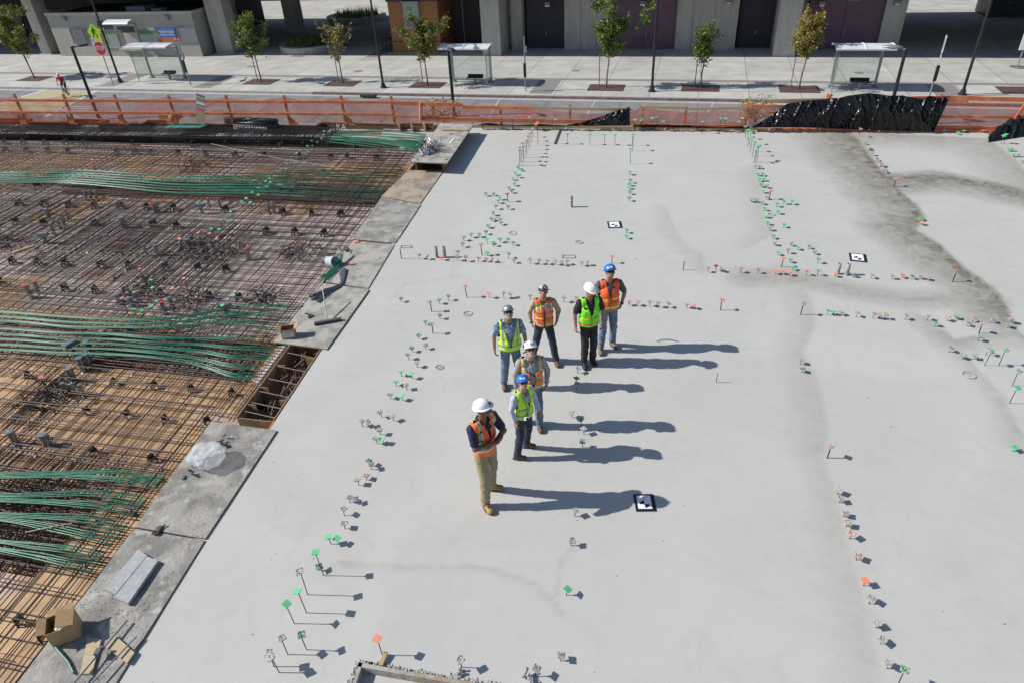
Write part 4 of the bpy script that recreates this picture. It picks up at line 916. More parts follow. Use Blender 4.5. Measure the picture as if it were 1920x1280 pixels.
for k, (x, y) in enumerate(chairs):
    o = mobj('bar_chair', CM); o.location = G(x, y + 3, DZ); o.rotation_euler = (0, 0, rr(-.5, .5) + 1.3)
    s_ = max(1.0, min(1.7, o.location.y / 11)); o.scale = (s_, s_, min(1.3, s_))
    zone = 'at the far end of the deck' if y < 300 else 'beyond the far green bundle' if y < 320 else 'between the far and middle green bundles' if y < 590 else 'between the middle and near green bundles' if y < 880 else 'in the near corner of the deck'
    tag(o, 'small dark plastic bar chair %s, %s nearest the camera' % (zone, ordw(k + 1)), 'bar chair', 'dark bar chairs under the upper rebar')
# ================================================================ guardrail, plastic, stakes, clutter
random.seed(21)
FP0, FP1 = V((-21.18, 29.89, 0)), V((16.93, 21.62, 0)); FD = (FP1 - FP0).normalized(); FN = V((FD.y, -FD.x, 0))   # FN points to the camera
def FPt(px, py, off=0.0):            # photo ray onto the upright guardrail plane (off = metres towards the camera)
    r = ray(px, py); q = FP0 + FN * off; t = q.dot(FN) / r.dot(FN); return V((0, 0, H)) + r * t
def _net(n, b):
    N, L = n.nodes, n.links; g = N.new('ShaderNodeNewGeometry'); nz = N.new('ShaderNodeTexNoise'); nz.inputs['Scale'].default_value = 1.3; nz.inputs['Detail'].default_value = 5; L.new(g.outputs['Position'], nz.inputs[0])
    r = N.new('ShaderNodeMapRange'); r.inputs[1].default_value = .35; r.inputs[2].default_value = .7; r.inputs[3].default_value = .36; r.inputs[4].default_value = .62; L.new(nz.outputs[0], r.inputs[0])
    t = N.new('ShaderNodeBsdfTransparent'); d = N.new('ShaderNodeBsdfDiffuse'); d.inputs[0].default_value = (.80, .14, .07, 1); tl = N.new('ShaderNodeBsdfTranslucent'); tl.inputs[0].default_value = (.80, .16, .08, 1)
    a = N.new('ShaderNodeMixShader'); a.inputs[0].default_value = .5; L.new(d.outputs[0], a.inputs[1]); L.new(tl.outputs[0], a.inputs[2])
    m = N.new('ShaderNodeMixShader'); L.new(r.outputs[0], m.inputs[0]); L.new(t.outputs[0], m.inputs[1]); L.new(a.outputs[0], m.inputs[2]); L.new(m.outputs[0], n.nodes['Material Output'].inputs[0])
ngmix('orange_netting', _net)
mat('black_sheet', (.006, .007, .009), .23, 0, (.010, .011, .013), 3, bump=.2, bscale=3, spec=.4)
mat('cardboard', (.46, .30, .15), .8, 0, (.38, .24, .12), 6); mat('cardboard_in', (.27, .15, .07), .85); mat('pale_wood', (.52, .42, .27), .7, 0, (.42, .32, .19), 12, stretch=(1, 8, 1, .8))
mat('board_grey', (.40, .41, .42), .8, 0, (.30, .31, .33), 6, bump=.3, col3=(.5, .5, .49), scale3=12)
mat('clear_bag', (.85, .86, .88), .22, 0, alpha=.36, spec=.8); mat('label_white', (.6, .6, .62), .7); mat('glove', (.07, .065, .05), .9, 0, (.13, .12, .1), 40)
mat('bucket', (.42, .48, .52), .4); mat('purple_paint', (.3, .12, .35), .6); mat('tape_red', (.6, .04, .05), .5); mat('lime_plastic', (.45, .6, .14), .5); mat('paper_white', (.85, .85, .87), .6); mat('form_smeared', (.33, .27, .19), .85, 0, (.40, .385, .36), 5, lo=.42, hi=.56, bump=.5, bscale=20)
mat('mat_black', (.012, .013, .022), .5); mat('pink_paint', (.6, .12, .2), .6); mat('teal_paint', (.06, .35, .25), .6); mat('blue_paint', (.1, .28, .42), .6)
def railing(posts, lab, zt, zr, topn=.0):
    # posts: (px_top, py_top, py_base)
    ps = []
    for (x, yt, yb) in posts: a = FPt(x, yt); ps.append((a.x, a.y, a.z, FPt(x, yb).z))
    b0 = V((ps[0][0], ps[0][1], 0)); t = empty('timber_guardrail', V((sum(p[0] for p in ps) / len(ps), sum(p[1] for p in ps) / len(ps), 0)), lab, 'guardrail', 'orange timber guardrails along the far edge')
    for (x, y, z, zb) in ps:
        g = MB(); g.box((x, y, (z + zb) / 2), (.085, .06, z - zb), (FD, FN, V((0, 0, 1)))); o = g.build('post', 'orange_timber', t)
        g = MB(); g.box((x, y, z + .012), (.086, .061, .02), (FD, FN, V((0, 0, 1)))); g.build('end_grain', 'raw_timber', o)
    return t, ps
left = [(x, 177 + .0055 * x, 229 + .008 * x) for x in (-62, 26, 118, 214, 315, 423, 532, 639, 733)]
t, ps = railing(left, 'long orange timber guardrail with netting along the deck at the left', 1.14, .9)
def rail(t, x0, y0, x1, y1, w=.09, off=.05, m='orange_timber', over=0, nm='rail'):
    a, b = FPt(x0, y0, off), FPt(x1, y1, off); g = MB(); g.beam(a, b, .04, w); g.build(nm, m, t)
for (a, b) in ((-70, 118), (118, 315), (315, 532), (532, 733)):
    rail(t, a, 188.5 + a * .0055, b + 2, 188.5 + b * .0055); rail(t, a, 211 + a * .006, b + 2, 211 + b * .006, off=.052)
rail(t, 733, 193.5, 868, 197.5, .13, .05); rail(t, 733, 218, 854, 222, .08, .05)
for x in (26, 118, 214, 532, 639):      # kicker gussets
    a = FPt(x + 6, 216); g = MB(); q = [a, a + V((0, 0, -.36)), a + FD * .42 + V((0, 0, -.40)), a + FD * .05]; g.add([p + FN * .02 for p in q] + [p - FN * .02 for p in q], [(0, 1, 2, 3), (7, 6, 5, 4), (0, 4, 5, 1), (1, 5, 6, 2), (2, 6, 7, 3)]); g.build('gusset', 'orange_timber', t)
def netting(t, top, bot, nz=7, amp=.05, nm='netting', seed=1):
    g = MB(); g.smooth = True; xs = []; n = max(12, int((top[-1][0] - top[0][0]) / 6))
    def ip(pl, x):
        for (a, b) in zip(pl[:-1], pl[1:]):
            if a[0] <= x <= b[0]: f = (x - a[0]) / (b[0] - a[0]); return a[1] + (b[1] - a[1]) * f
        return pl[-1][1]
    vs = []
    for i in range(n + 1):
        x = top[0][0] + (top[-1][0] - top[0][0]) * i / n; yt, yb = ip(top, x), ip(bot, x)
        for j in range(nz + 1):
            f = j / nz; p = FPt(x, yt * (1 - f) + yb * f, -.06); w = amp * (noise.noise(V((x * .05, f * 2.5, seed))) + .4 * noise.noise(V((x * .2, f * 6, seed + 3)))); vs.append(p + FN * w * (1 if 0 < j else .3))
    g.add(vs, [(i * (nz + 1) + j, i * (nz + 1) + j + 1, (i + 1) * (nz + 1) + j + 1, (i + 1) * (nz + 1) + j) for i in range(n) for j in range(nz)])
    return g.build(nm, 'orange_netting', t)
top = []
px_ = [-62, 26, 118, 214, 315, 423, 532, 639, 733, 790]
for a, b in zip(px_[:-1], px_[1:]):
    for k in range(6): f = k / 6; sag = 4 * f * (1 - f); top.append((a + (b - a) * f, 180 + .0055 * a + sag * rr(5, 8)))
top.append((790, 194)); netting(t, top, [(-62, 229), (200, 230), (400, 231), (790, 234)], seed=2)
netting(t, [(-62, 206), (60, 214), (120, 222), (260, 228)], [(-62, 236), (60, 234), (120, 233), (260, 234)], 3, .12, seed=9)
def netroll(t, x, y0, y1):
    g = MB(); g.tube([FPt(x, y0, .1), FPt(x + 1.5, (y0 + y1) / 2, .12), FPt(x, y1, .1)], [.05, .07, .05], 8); g.build('netting_fold', 'cap_orange', t)
netroll(t, 788, 193, 226)
right = [(938, 197, 233), (1069, 197, 231), (1206, 199, 238), (1287, 200, 240)]
t, ps = railing(right, 'orange timber guardrail with sagging netting at the middle of the far edge', .8, .7)
g = MB(); a = FPt(812, 200, .02); b = FPt(812, 221, .02); g.beam(b, a, .08, .05, FN); g.build('post', 'orange_timber', t)
rail(t, 868, 201.5, 1000, 203, .10); rail(t, 1000, 203, 1069, 204, .08, m='raw_timber', off=.052); rail(t, 1069, 204, 1187, 206, .09, m='raw_timber', off=.054); rail(t, 1200, 201, 1287, 203, .09, m='raw_timber'); rail(t, 1287, 205, 1400, 203, .09, m='raw_timber', off=.056)
rail(t, 790, 223, 1070, 228, .13); rail(t, 1070, 228, 1187, 229, .12, off=.052); rail(t, 1187, 236, 1400, 238, .12)
netting(t, [(790, 195), (868, 198), (938, 199), (1000, 203), (1040, 208), (1100, 214), (1150, 212), (1187, 210), (1200, 201), (1240, 207), (1287, 212), (1340, 207), (1400, 212)], [(790, 231), (938, 232), (1100, 234), (1400, 240)], seed=4)
t, ps = railing([(1403, 192, 242), (1553, 178, 238), (1765, 177, 240)], 'orange timber guardrail running behind the black plastic to the right edge', .9, .8)
g = MB(); g.beam(FPt(1394, 240, .04), FPt(1402, 193, .04), .09, .05, FN); g.beam(FPt(1553, 186, .06), FPt(1560, 177, .06), .09, .04, FN); g.build('post', 'orange_timber', t)
rail(t, 1403, 199, 1500, 202, .10); rail(t, 1443, 189.5, 1560, 187, .09, m='raw_timber', off=.06); rail(t, 1560, 187, 1765, 183, .09); rail(t, 1765, 183.5, 1990, 189, .13); rail(t, 1765, 190, 1815, 191, .06, off=.06); rail(t, 1435, 211.5, 1480, 212, .07); rail(t, 1765, 219, 1990, 221, .085); rail(t, 1740, 240.5, 1990, 246, .17)
g = MB(); g.beam(FPt(1893, 240, .08), FPt(1922, 197, .08), .1, .05, FN); g.build('brace', 'orange_timber', t)
netting(t, [(1403, 197), (1440, 200), (1500, 203)], [(1403, 240), (1440, 240), (1500, 240)], seed=5); netting(t, [(1740, 188), (1900, 190), (1990, 193)], [(1740, 243), (1900, 244), (1990, 247)], seed=6)
g = MB(); g.slabq([FPt(1872, 240, .1), FPt(1895, 238, .1), FPt(1908, 222, .0), FPt(1895, 222, .0)], .02); tag(g.build('pale_board', 'pale_wood', base=FPt(1890, 235)), 'pale board offcut leaning on the guardrail brace at right', 'board')
# black plastic sheeting
def plastic(prof, bot, lab, seed, off=.17, fold=.09, holes=()):
    g = MB(); g.smooth = True; x0, x1 = prof[0][0], prof[-1][0]; n = int((x1 - x0) / 1.1); nz = 26; vs = []
    def ip(pl, x):
        for (a, b) in zip(pl[:-1], pl[1:]):
            if a[0] <= x <= b[0]: return a[1] + (b[1] - a[1]) * (x - a[0]) / (b[0] - a[0])
        return pl[-1][1]
    for i in range(n + 1):
        x = x0 + (x1 - x0) * i / n; yt, yb = ip(prof, x), ip(bot, x)
        for j in range(nz + 1):
            f = j / nz; xx = x - (f * 9 if x > x1 - 30 and x1 > 1700 else 0) * ((x - x1 + 30) / 30 if x > x1 - 30 else 0) * 3.4
            w = 1.1 * noise.noise(V((x * .03, f * 1.1, seed))) + .4 * noise.noise(V((x * .07 + f * 1.5, f * 1.5, seed + 5))) + .22 * (abs(noise.noise(V((x * .05 - f * 2.2, f * 1.6, seed + 7)))) < .06)
            vs.append(FPt(xx, yt * (1 - f) + yb * f, off + max(-.03, fold * w) + .10 * math.sin(math.pi * f) + .10 * max(0, 1 - 5 * abs(noise.noise(V((x * .05 + f * 1.1, f * .9, seed + 11))))) + .07 * max(0, 1 - 6 * abs(noise.noise(V((x * .09 - f * 2.0, f * 1.7, seed + 17)))))))
    fs = [(i * (nz + 1) + j, i * (nz + 1) + j + 1, (i + 1) * (nz + 1) + j + 1, (i + 1) * (nz + 1) + j) for i in range(n) for j in range(nz)]
    g.add(vs, fs); back = [v - FN * .012 for v in vs]; g.add(back, [f[::-1] for f in fs])
    o = g.build('plastic_sheet', 'black_sheet', base=FPt((x0 + x1) / 2, bot[0][1])); tag(o, lab, 'plastic sheet', 'black plastic sheets on the guardrail')
plastic([(1410, 238), (1428, 228), (1454, 211), (1476, 195), (1508, 190), (1546, 187), (1568, 186), (1590, 180), (1630, 175), (1649, 177), (1668, 180), (1693, 179.5), (1712, 184), (1733, 187), (1743, 180), (1760, 184), (1782, 181)], [(1410, 240), (1476, 239), (1550, 241), (1650, 245), (1782, 247)], 'large crumpled black plastic sheet draped over the guardrail', 3.3)
plastic([(1062, 235), (1090, 230), (1120, 221), (1150, 210), (1181, 201)], [(1062, 237), (1181, 236)], 'small triangular black plastic sheet hanging by the middle guardrail', 8.1, .17, .07)
plastic([(898, 234), (915, 231), (945, 234), (970, 235), (1010, 233), (1062, 236)], [(898, 236), (1062, 238)], 'low strip of black plastic lying along the edge board', 12.5, .15, .05)
plastic([(1187, 235), (1230, 234), (1290, 236), (1350, 239), (1405, 237)], [(1187, 239), (1405, 242)], 'crumpled black plastic strip lying at the foot of the netting', 16.2, .15, .05)
g = MB(); g.smooth = True; random.seed(4); vs = []; nI, nJ = 34, 12
for i in range(nI + 1):
    for j in range(nJ + 1):
        f = i / nI; a = G(1852 + f * 90, 268 - f * 14 - j * (1.2 + 1.0 * f), 0); hh = math.sin(math.pi * j / nJ) * (.12 + .30 * min(1, f * 2.5)) * (1 + .7 * noise.noise(V((i * .4, j * .5, 2)))); vs.append(a + V((.08 * noise.noise(V((i * .5, j * .5, 7))), 0, .01 + hh)))
g.add(vs, [(i * (nJ + 1) + j, (i + 1) * (nJ + 1) + j, (i + 1) * (nJ + 1) + j + 1, i * (nJ + 1) + j + 1) for i in range(nI) for j in range(nJ)])
tag(g.build('plastic_sheet', 'black_sheet', base=G(1870, 265)), 'crumpled black plastic heap lying on the slab in the far right corner', 'plastic sheet')

# ---- stepped formwork at the far end of the deck
t = empty('stepped_form', ST(-12, 17.4, 0), 'stepped plywood edge formwork with pale top edges below the left guardrail', 'formwork')
def fw(x0, y0, x1, y1, zt=.0, m='form_dark', hh=.75, cap=True):
    a, b = G(x0, y0, zt), G(x1, y1, zt); g = MB(); g.beam(a - V((0, 0, hh / 2 + .02)), b - V((0, 0, hh / 2 + .02)), .02, hh); o = g.build('side_board', m, t)
    if cap: g = MB(); g.beam(a, b, .05, .035); g.build('top_edge', 'raw_timber', o)
pl = [(-60, 221), (60, 222.5), (44, 229), (122, 229.5), (139, 223.5), (204, 224), (183, 231), (266, 232), (277, 225), (312, 225), (345, 232), (436, 233)]
for (a, b) in zip(pl[:-1], pl[1:]): fw(a[0], a[1], b[0], b[1], cap=True)
for (a, b) in (((498, 234.5), (592, 236)), ((592, 236), (604, 229)), ((604, 229), (746, 233))): fw(*a, *b)
for (a, b) in (((746, 233), (768, 231)), ((768, 231), (812, 232)), ((812, 236), (826, 234))): fw(*a, *b, m='form_ply')
for k in range(4): fw(746 + k * 24, 232 + (k % 2) * .5, 750 + k * 24, 238 + (k % 2), m='form_ply', hh=.6)
g = MB(); a = G(640, 234, -.1); ux = (G(746, 233) - G(604, 229)); ux.z = 0; ux.normalize(); addtext(g, 'KA', .32, a + V((-.0, -.12, -.06)), ux, V((0, 0, 1))); tag(g.build('chalk_letters', 'white_paint', t))
# striped measuring board on the guardrail
a, b = FPt(376, 233, .2), FPt(376, 178, .2); wd = (FPt(383, 205, .2) - FPt(368.5, 205, .2)).length; t = empty('striped_board', a, 'upright pale board with coloured paint stripes at its top', 'board')
g = MB(); SB = (b - a).normalized(); SX = SB.cross(FN).normalized(); SX = SX if SX.x > 0 else -SX; SN = SX.cross(SB).normalized(); SN = SN if SN.dot(FN) > 0 else -SN; g.box((a + b) / 2, (wd, .025, (b - a).length), (SX, SN, SB)); g.build('board', 'pale_wood', t)
for k, m in enumerate(('purple_paint', 'lime_plastic', 'blue_paint', 'cap_orange_dirty', 'paper_white', 'teal_paint', 'cap_orange_dirty', 'pink_paint')):
    g = MB(); g.box(b.lerp(a, (k + .5) * .065) + SN * .0155, (wd + .004, .006, (b - a).length * .0645), (SX, SN, SB)); g.build('paint_stripe', m, t)
# bundle of black pipes
random.seed(8); a0, a1 = G(426, 226, .12), G(520, 232, .12)
t = empty('pipe_bundle', (a0 + a1) / 2, 'bundle of black plastic pipes lying on the far formwork', 'pipe bundle')
for k in range(26):
    r0 = rr(0, .15); an = rr(0, 6.28); o = V((0, math.cos(an) * r0 * 1.6, math.sin(an) * r0)); g = MB(); g.smooth = True; g.tube([a0 + o + (a0 - a1).normalized() * rr(0, .15), a0.lerp(a1, .5) + o * .9, a1 + o], .028, 7); g.build('pipe', 'grey_plastic' if k % 3 else 'black_plastic', t)
# sack and timber scraps near the striped board
p = G(328, 228, 0); g = MB(); g.smooth = True; g.ell(p + V((0, 0, .14)), (.22, .2, .2), 10); g.ell(p + V((.12, 0, .2)), (.12, .1, .16), 8); tag(g.build('tool_bag', 'cardboard', base=p), 'tan tool bag resting on the formwork left of the striped board', 'bag')
p = G(310, 224, 0); g = MB(); g.box(p + V((.2, .1, .08)), (.9, .3, .18), (FD, FN, V((0, 0, 1)))); tag(g.build('timber_block', 'raw_timber', base=p), 'timber block beside the tan tool bag', 'timber')
g = MB(); a = G(305, 240, -.02); g.slabq([a, a + V((1.6, -.3, 0)), a + V((1.8, .1, 0)), a + V((.2, .4, 0))], .03); tag(g.build('green_panel', 'teal_paint', base=a), 'flat green panel lying on the black beam cage', 'panel')

# ================================================================ capped stakes
def cap_mesh(m, seed, dirty):
    random.seed(seed); g = MB(); s = .05; th = .007
    vs = []; k = 5
    for j in range(k + 1):
        for i in range(k + 1):
            z = .058 + (abs(noise.noise(V((i * .9, j * .9, seed)))) * .014 if dirty else 0); vs.append((-s + 2 * s * i / k + (rr(-.002, .002) if dirty else 0), -s + 2 * s * j / k, z))
    g.add(vs, [(j * (k + 1) + i, j * (k + 1) + i + 1, (j + 1) * (k + 1) + i + 1, (j + 1) * (k + 1) + i) for j in range(k) for i in range(k)])
    g.box((0, 0, .053), (2 * s, 2 * s, th)); g.lathe([(.011, 0), (.014, .01), (.016, .03), (.03, .048)], 8)
    for q in range(4): an = q * 1.5708; g.beam((math.cos(an) * .012, math.sin(an) * .012, .03), (math.cos(an) * .04, math.sin(an) * .04, .05), .004, .012)
    if dirty:
        for q in range(14): g.ell((rr(-.045, .045), rr(-.045, .045), rr(.062, .07)), (rr(.004, .012), rr(.004, .012), rr(.004, .009)), 5, m=3)
    return g.mesh('cap', m)
CAPS = {}
for key, m, dirty in (('g', 'cap_green', 0), ('h', 'cap_green_dirty', 1), ('o', 'cap_orange', 0), ('p', 'cap_orange_dirty', 1), ('c', 'cap_concrete', 1), ('r', 'tape_red', 1)):
    CAPS[key] = [cap_mesh(m, k + len(key), dirty) for k in (1, 2, 3, 4)]
_g = MB(); _g.lathe([(.0065, 0), (.0065, 1)], 7); ROD = _g.mesh('rod', 'rebar_steel'); _g = MB(); _g.lathe([(.011, 0), (.011, 1)], 8); RODT = _g.mesh('rod', 'dark_steel')
CN = {'g': 'green', 'h': 'dirty green', 'o': 'orange', 'p': 'dirty orange', 'c': 'grey concrete', 'r': 'bright red'}
def stake(px, py, capy, c, lab, grp, z=0.0, thick=False, cap=True, pos=None, hgt=None):
    p = pos or G(px, py, z); h = hgt if hgt else max(.07, HG(px, py, capy, z) - .03)
    t = empty('capped_stake' if cap else 'bare_rod', p, lab, 'stake', grp)
    t.rotation_euler = (rr(-.05, .05), rr(-.05, .05), rr(0, 1.57)) if cap else (rr(-.03, .03), rr(-.03, .03), 0)
    o = mobj('rod', RODT if thick else ROD, t); hh = h - (.05 if cap else 0); o.scale = (1, 1, max(.03, hh)); f = max(1.0, min(1.2, p.y / 14)) * .9 if z == 0.0 and not pos else .8; o.scale[0] = o.scale[1] = f
    if cap: o = mobj('cap', random.choice(CAPS[c]), t, (0, 0, max(.03, hh) - .004)); o.scale = (f, f, 1); o.rotation_euler = (rr(-.22, .22), rr(-.22, .22), 0)
ROWS = [
 ('in the row left of the workers', 'capped stakes in the row left of the workers', [(752,566,557,'c'),(809.5,584.5,563,'pT'),(824,570,560,'h'),(841,564,553,'h'),(825,598,588,'c'),(798,609.5,601,'h'),(812,625,605,'cT'),(786,635,626,'h'),(798,654,644,'c'),(773,659,649,'h'),(766,674,662,'c'),(783,688,677,'c'),(753,705,694,'g'),(773,709,697,'g'),(743,723,713,'g'),(763,730,719,'c'),(732,747,737,'c'),(755,750,739,'g'),(715.5,781,769,'h'),(738,788,776,'c'),(680,799,787,'c'),(691,799,787,'c'),(713,814,802,'c'),(707,831,818,'h'),(719,831,819,'g'),(692,873,861,'h'),(697,879.5,867,'c'),(687,899,890,'p'),(673,909,897,'c'),(656,941,930,'c'),(667,943,932,'c'),(646,966,952,'c'),(647,990.5,979,'c'),(620.6,1019,1003,'g'),(634,1019,1005,'g'),(598.6,1068.6,1058,'h'),(607,1078,1031,'g'),(577,1114,1065,'c'),(575,1148,1104,'g'),(552,1168,1128,'g'),(575,1217,1185,'h'),(539.5,1226,1194,'c'),(514,1249,1221,'c'),(523.7,1260,1230,'c')]),
 ('in the cross row behind the workers', 'capped stakes in the cross row behind the workers', [(786,486,476,'c'),(802,487,478,'c'),(829,488,479,'o'),(858,482,470,'c'),(858.5,489.5,479,'c'),(873,491,480,'p'),(897.5,491,482,'p'),(911,491,484,'o'),(923.6,492,483,'c'),(953,485,474,'c'),(964,494,485.6,'p'),(904,479,456,'pT'),(914,479.6,472.5,'g'),(994,495,484,'c'),(1010,496,485.6,'p'),(1025.7,496,487,'c'),(1042,497,487,'c'),(1054,498,488,'p'),(1063,497,487,'c'),(1091,499,489.5,'p'),(1102,498.6,488.7,'c'),(1147.5,494,478.5,'oT')]),
 ('in the cross row among the workers', 'capped stakes in the cross row among the workers', [(875.4,558,534,'oT'),(918,558.5,547,'o'),(945,560,547,'p'),(958.7,558.5,548,'c'),(994.7,562,552,'p'),(1057.7,567,555,'c'),(1080,567,556,'o'),(1179,573,564,'p'),(1196,574,564,'p'),(1218,575,564,'p'),(1233,577,565,'c'),(1252,577,567,'c'),(1288,578,568,'p'),(1300,580,570,'o'),(1351,582,560,'oT')]),
 ('in the row beside the shadows', 'capped stakes in the row beside the shadows', [(1083,699,687.5,'c'),(1080.5,720,706,'h'),(1081,731,716,'h'),(1072.5,782,770,'c'),(1089,797,783,'h'),(1095,813,800,'c'),(1092,838,824,'h'),(1078,967,954,'c'),(1071,1022,1009,'c'),(1062,1115,1101,'g'),(1051,1238,1226,'c')]),
 ('beside the timber recess', 'capped stakes beside the timber recess', [(717,1227,1192,'o'),(866,1250,1230,'c'),(1004,1267,1250,'c')]),
 ('in the near right row', 'capped stakes in the near right row', [(1551,858,834,'pT'),(1570,926,914,'c'),(1574,941.5,931,'c'),(1582,968,958,'c'),(1587,986,975,'p'),(1593,1009,996,'p'),(1605,1049,1037,'p'),(1619,1097,1084,'o'),(1629,1131,1118,'c'),(1642,1176,1166,'c'),(1651,1206,1196,'c'),(1663,1252,1241,'c'),(1683,1284,1253,'h'),(1899,845,836,'g')]),
 ('in the right cross row', 'capped stakes in the right cross row', [(1501,590,565,'pT'),(1550,591,580,'g'),(1562,591,582,'g'),(1577,592,584,'p'),(1605,595,584.5,'p'),(1636,597,586,'p'),(1648,598,587,'p'),(1657.5,599,587,'p'),(1697,599.5,589,'p'),(1738,601,590,'c'),(1752.5,612.5,602.5,'g'),(1775.5,602,592,'p'),(1792,599,592,'h'),(1812,612,603,'h'),(1822.5,604.5,594,'p'),(1835.5,625,605,'pT'),(1857,605.5,595,'c'),(1833,639,627.5,'h'),(1889,615,606,'h'),(1894,607,595.5,'p'),(1779,660,649,'h'),(1804.5,673,665,'h'),(1826,673,665,'h'),(1847.5,666,651,'c'),(1846,685,655,'h'),(1872.5,685,652.5,'h'),(1898,723,692,'h'),(1892.5,755.5,722,'g'),(1500,682.5,672,'c'),(1503,698,689,'h')]),
 ('in the far left green row', 'capped stakes in the far left green row', [(971,317.5,312,'h'),(975,321,315,'g'),(966.5,329,322,'h'),(970.7,334,326,'g'),(962,338.6,333,'g'),(965,349,342,'h'),(959.7,363,356.5,'h'),(954,356.5,351,'c'),(952,379,362,'rT'),(937.6,375.5,367,'g'),(925,368,362,'h'),(911,368,361,'h'),(935,382,374,'h'),(930,393,384,'h'),(953,393,385,'h'),(925,404.6,396.6,'h'),(921.5,415,408,'h'),(939.5,422,414.5,'h'),(916,428,421,'h'),(911,440,432,'h'),(899.4,445,437.7,'h'),(883.6,446,437,'h'),(913.7,458,446,'g'),(925,462,452.5,'g'),(938,455,446,'h'),(952,455,446,'g'),(961.6,461,452.5,'h'),(867,463.5,454,'h'),(870,452,442.6,'h')]),
 ('in the far left tall row', 'tall capped stakes in the far left row', [(974,311,280,'c'),(979,312,279,'c'),(976,304,275,'c'),(982,305,273,'p'),(986,296,266,'p'),(988,290,262,'c'),(981,296,267,'c'),(992,282,254,'p'),(994,275,249,'c'),(997,266,243,'p'),(999.6,258,239.5,'c'),(1008.6,271,228,'o')]),
 ('in the far centre row', 'capped stakes in the far centre row', [(1182,308,277,'g'),(1186,284,254,'c'),(1185,274,250,'g'),(1063.5,271.5,250,'c'),(1106,272.6,250,'g'),(1133.7,272.6,251.5,'g'),(1153,273.7,251,'g'),(1181,328.5,320.7,'h'),(1181,344,335.5,'h'),(1180.5,349,345,'h'),(1179.5,355,349,'g'),(1180,365,357.6,'h'),(1179,377.6,369,'h'),(1174,437.7,429,'g'),(1174,448,440,'g')]),
 ('in the long right row', 'capped stakes in the long right column row', [(1327,510.5,501,'p'),(1342,508.6,496.5,'r'),(1352,510.5,501,'p'),(1388.5,512,501,'p'),(1420,513,503,'p'),(1454,514.6,506,'o'),(1465,514.6,507,'o'),(1479,517,507,'o'),(1465,501,482,'oT'),(1486,507,499,'g'),(1511,517.5,506,'o'),(1532,517.5,505,'h'),(1566,519.5,512,'o'),(1481,493,485.6,'h'),(1533,494,483,'h'),(1458,479,472,'g'),(1477,476,466,'h'),(1483,462,455,'h'),(1495,469,461,'g'),(1515,467,461,'c'),(1526,477,471,'h'),(1452.5,461,453,'h'),(1448,448,440,'h'),(1443.5,433,425,'h'),(1439,422.6,414.6,'g'),(1469,427,418.5,'g'),(1436,409,401,'g'),(1458,402,393.5,'g'),(1432,396,388,'g'),(1456,388.7,380,'g'),(1469,384,375,'g'),(1484,384,374.6,'g'),(1409,379.5,372,'h'),(1417.6,379.5,372,'h'),(1428.5,384,376.6,'g'),(1436,374.6,368,'p'),(1442,375,357,'oT'),(1430.6,362.5,355,'g'),(1436,353.5,346,'h'),(1426.5,351,344,'h'),(1431,340,334.6,'g'),(1423,341,334,'g'),(1420.5,330.5,324.5,'g'),(1428.5,330.5,325,'g'),(1416,317,309,'g'),(1423,317,311,'h')]),
 ('in the tall green cluster', 'tall green capped stakes at the far right row', [(1413,307,280,'g'),(1416,305,274,'g'),(1419,304,272,'g'),(1410,294,265,'g'),(1406,286,258,'g'),(1402,275,257,'g'),(1405,272,246,'g'),(1397,258,245,'g'),(1401,262,242,'g'),(1396,250,236,'h')]),
 ('beside the damp patch', 'capped stakes beside the damp patch', [(1610,258,240,'p'),(1620.5,272,266,'c'),(1623,278,272,'c'),(1627,280,275,'c'),(1629,283,277,'c'),(1634.6,292.5,284.5,'c'),(1642,302,295,'c'),(1645,305.6,299,'c'),(1650,315,306,'p'),(1652,313,305,'c'),(1655,321,315,'c'),(1657,325,317,'p'),(1676,351,334,'oT'),(1728,422.6,415,'o'),(1725.5,414,409,'g'),(1599.5,520.7,512,'h'),(1632.7,522.6,513.4,'p'),(1672,524,514.6,'c'),(1690,521.4,513.4,'o'),(1708,524,516,'h'),(1723.5,524,516,'p'),(1738,526,518,'p'),(1786,529,506,'oT')]),
 ('in the far right corner', 'capped stakes in the far right corner', [(1876,270,253,'g'),(1881,271,250.6,'g'),(1889.5,284,277,'g'),(1896,284,277,'g'),(1900,295,288,'g'),(1909,295,288,'g'),(1915,307,300,'g')]),
 ('along the slab\'s far edge', 'capped stakes along the far edge of the slab', [(1316.7,251.7,226.7,'g'),(1348,250,220,'g'),(1358,249,220.7,'g'),(1381.7,251.7,226.7,'g'),(1390,243,220,'g'),(1452,240,217,'g'),(1485.7,241,218,'g'),(1596.7,246,236.7,'g'),(1675,247,239,'g'),(1721.7,248,240.7,'g'),(1728,248,243,'g'),(1775,248.5,242.7,'g'),(1795,253,248,'g'),(1806,250,243,'g'),(1843,250,242.7,'o'),(905.7,240,216.7,'c'),(942,240,216,'c'),(960.7,240,216.7,'c'),(995,241,218,'c'),(1006.7,246.7,231.7,'o'),(1036.7,241,218,'c'),(1043,246.7,222.7,'c'),(1190,246.7,222.7,'g'),(1200.7,243,220,'g'),(1203,246,224,'g'),(1223,243,220,'g'),(1232,243,218,'g'),(1241.7,246,226,'g')]),
]
random.seed(31)
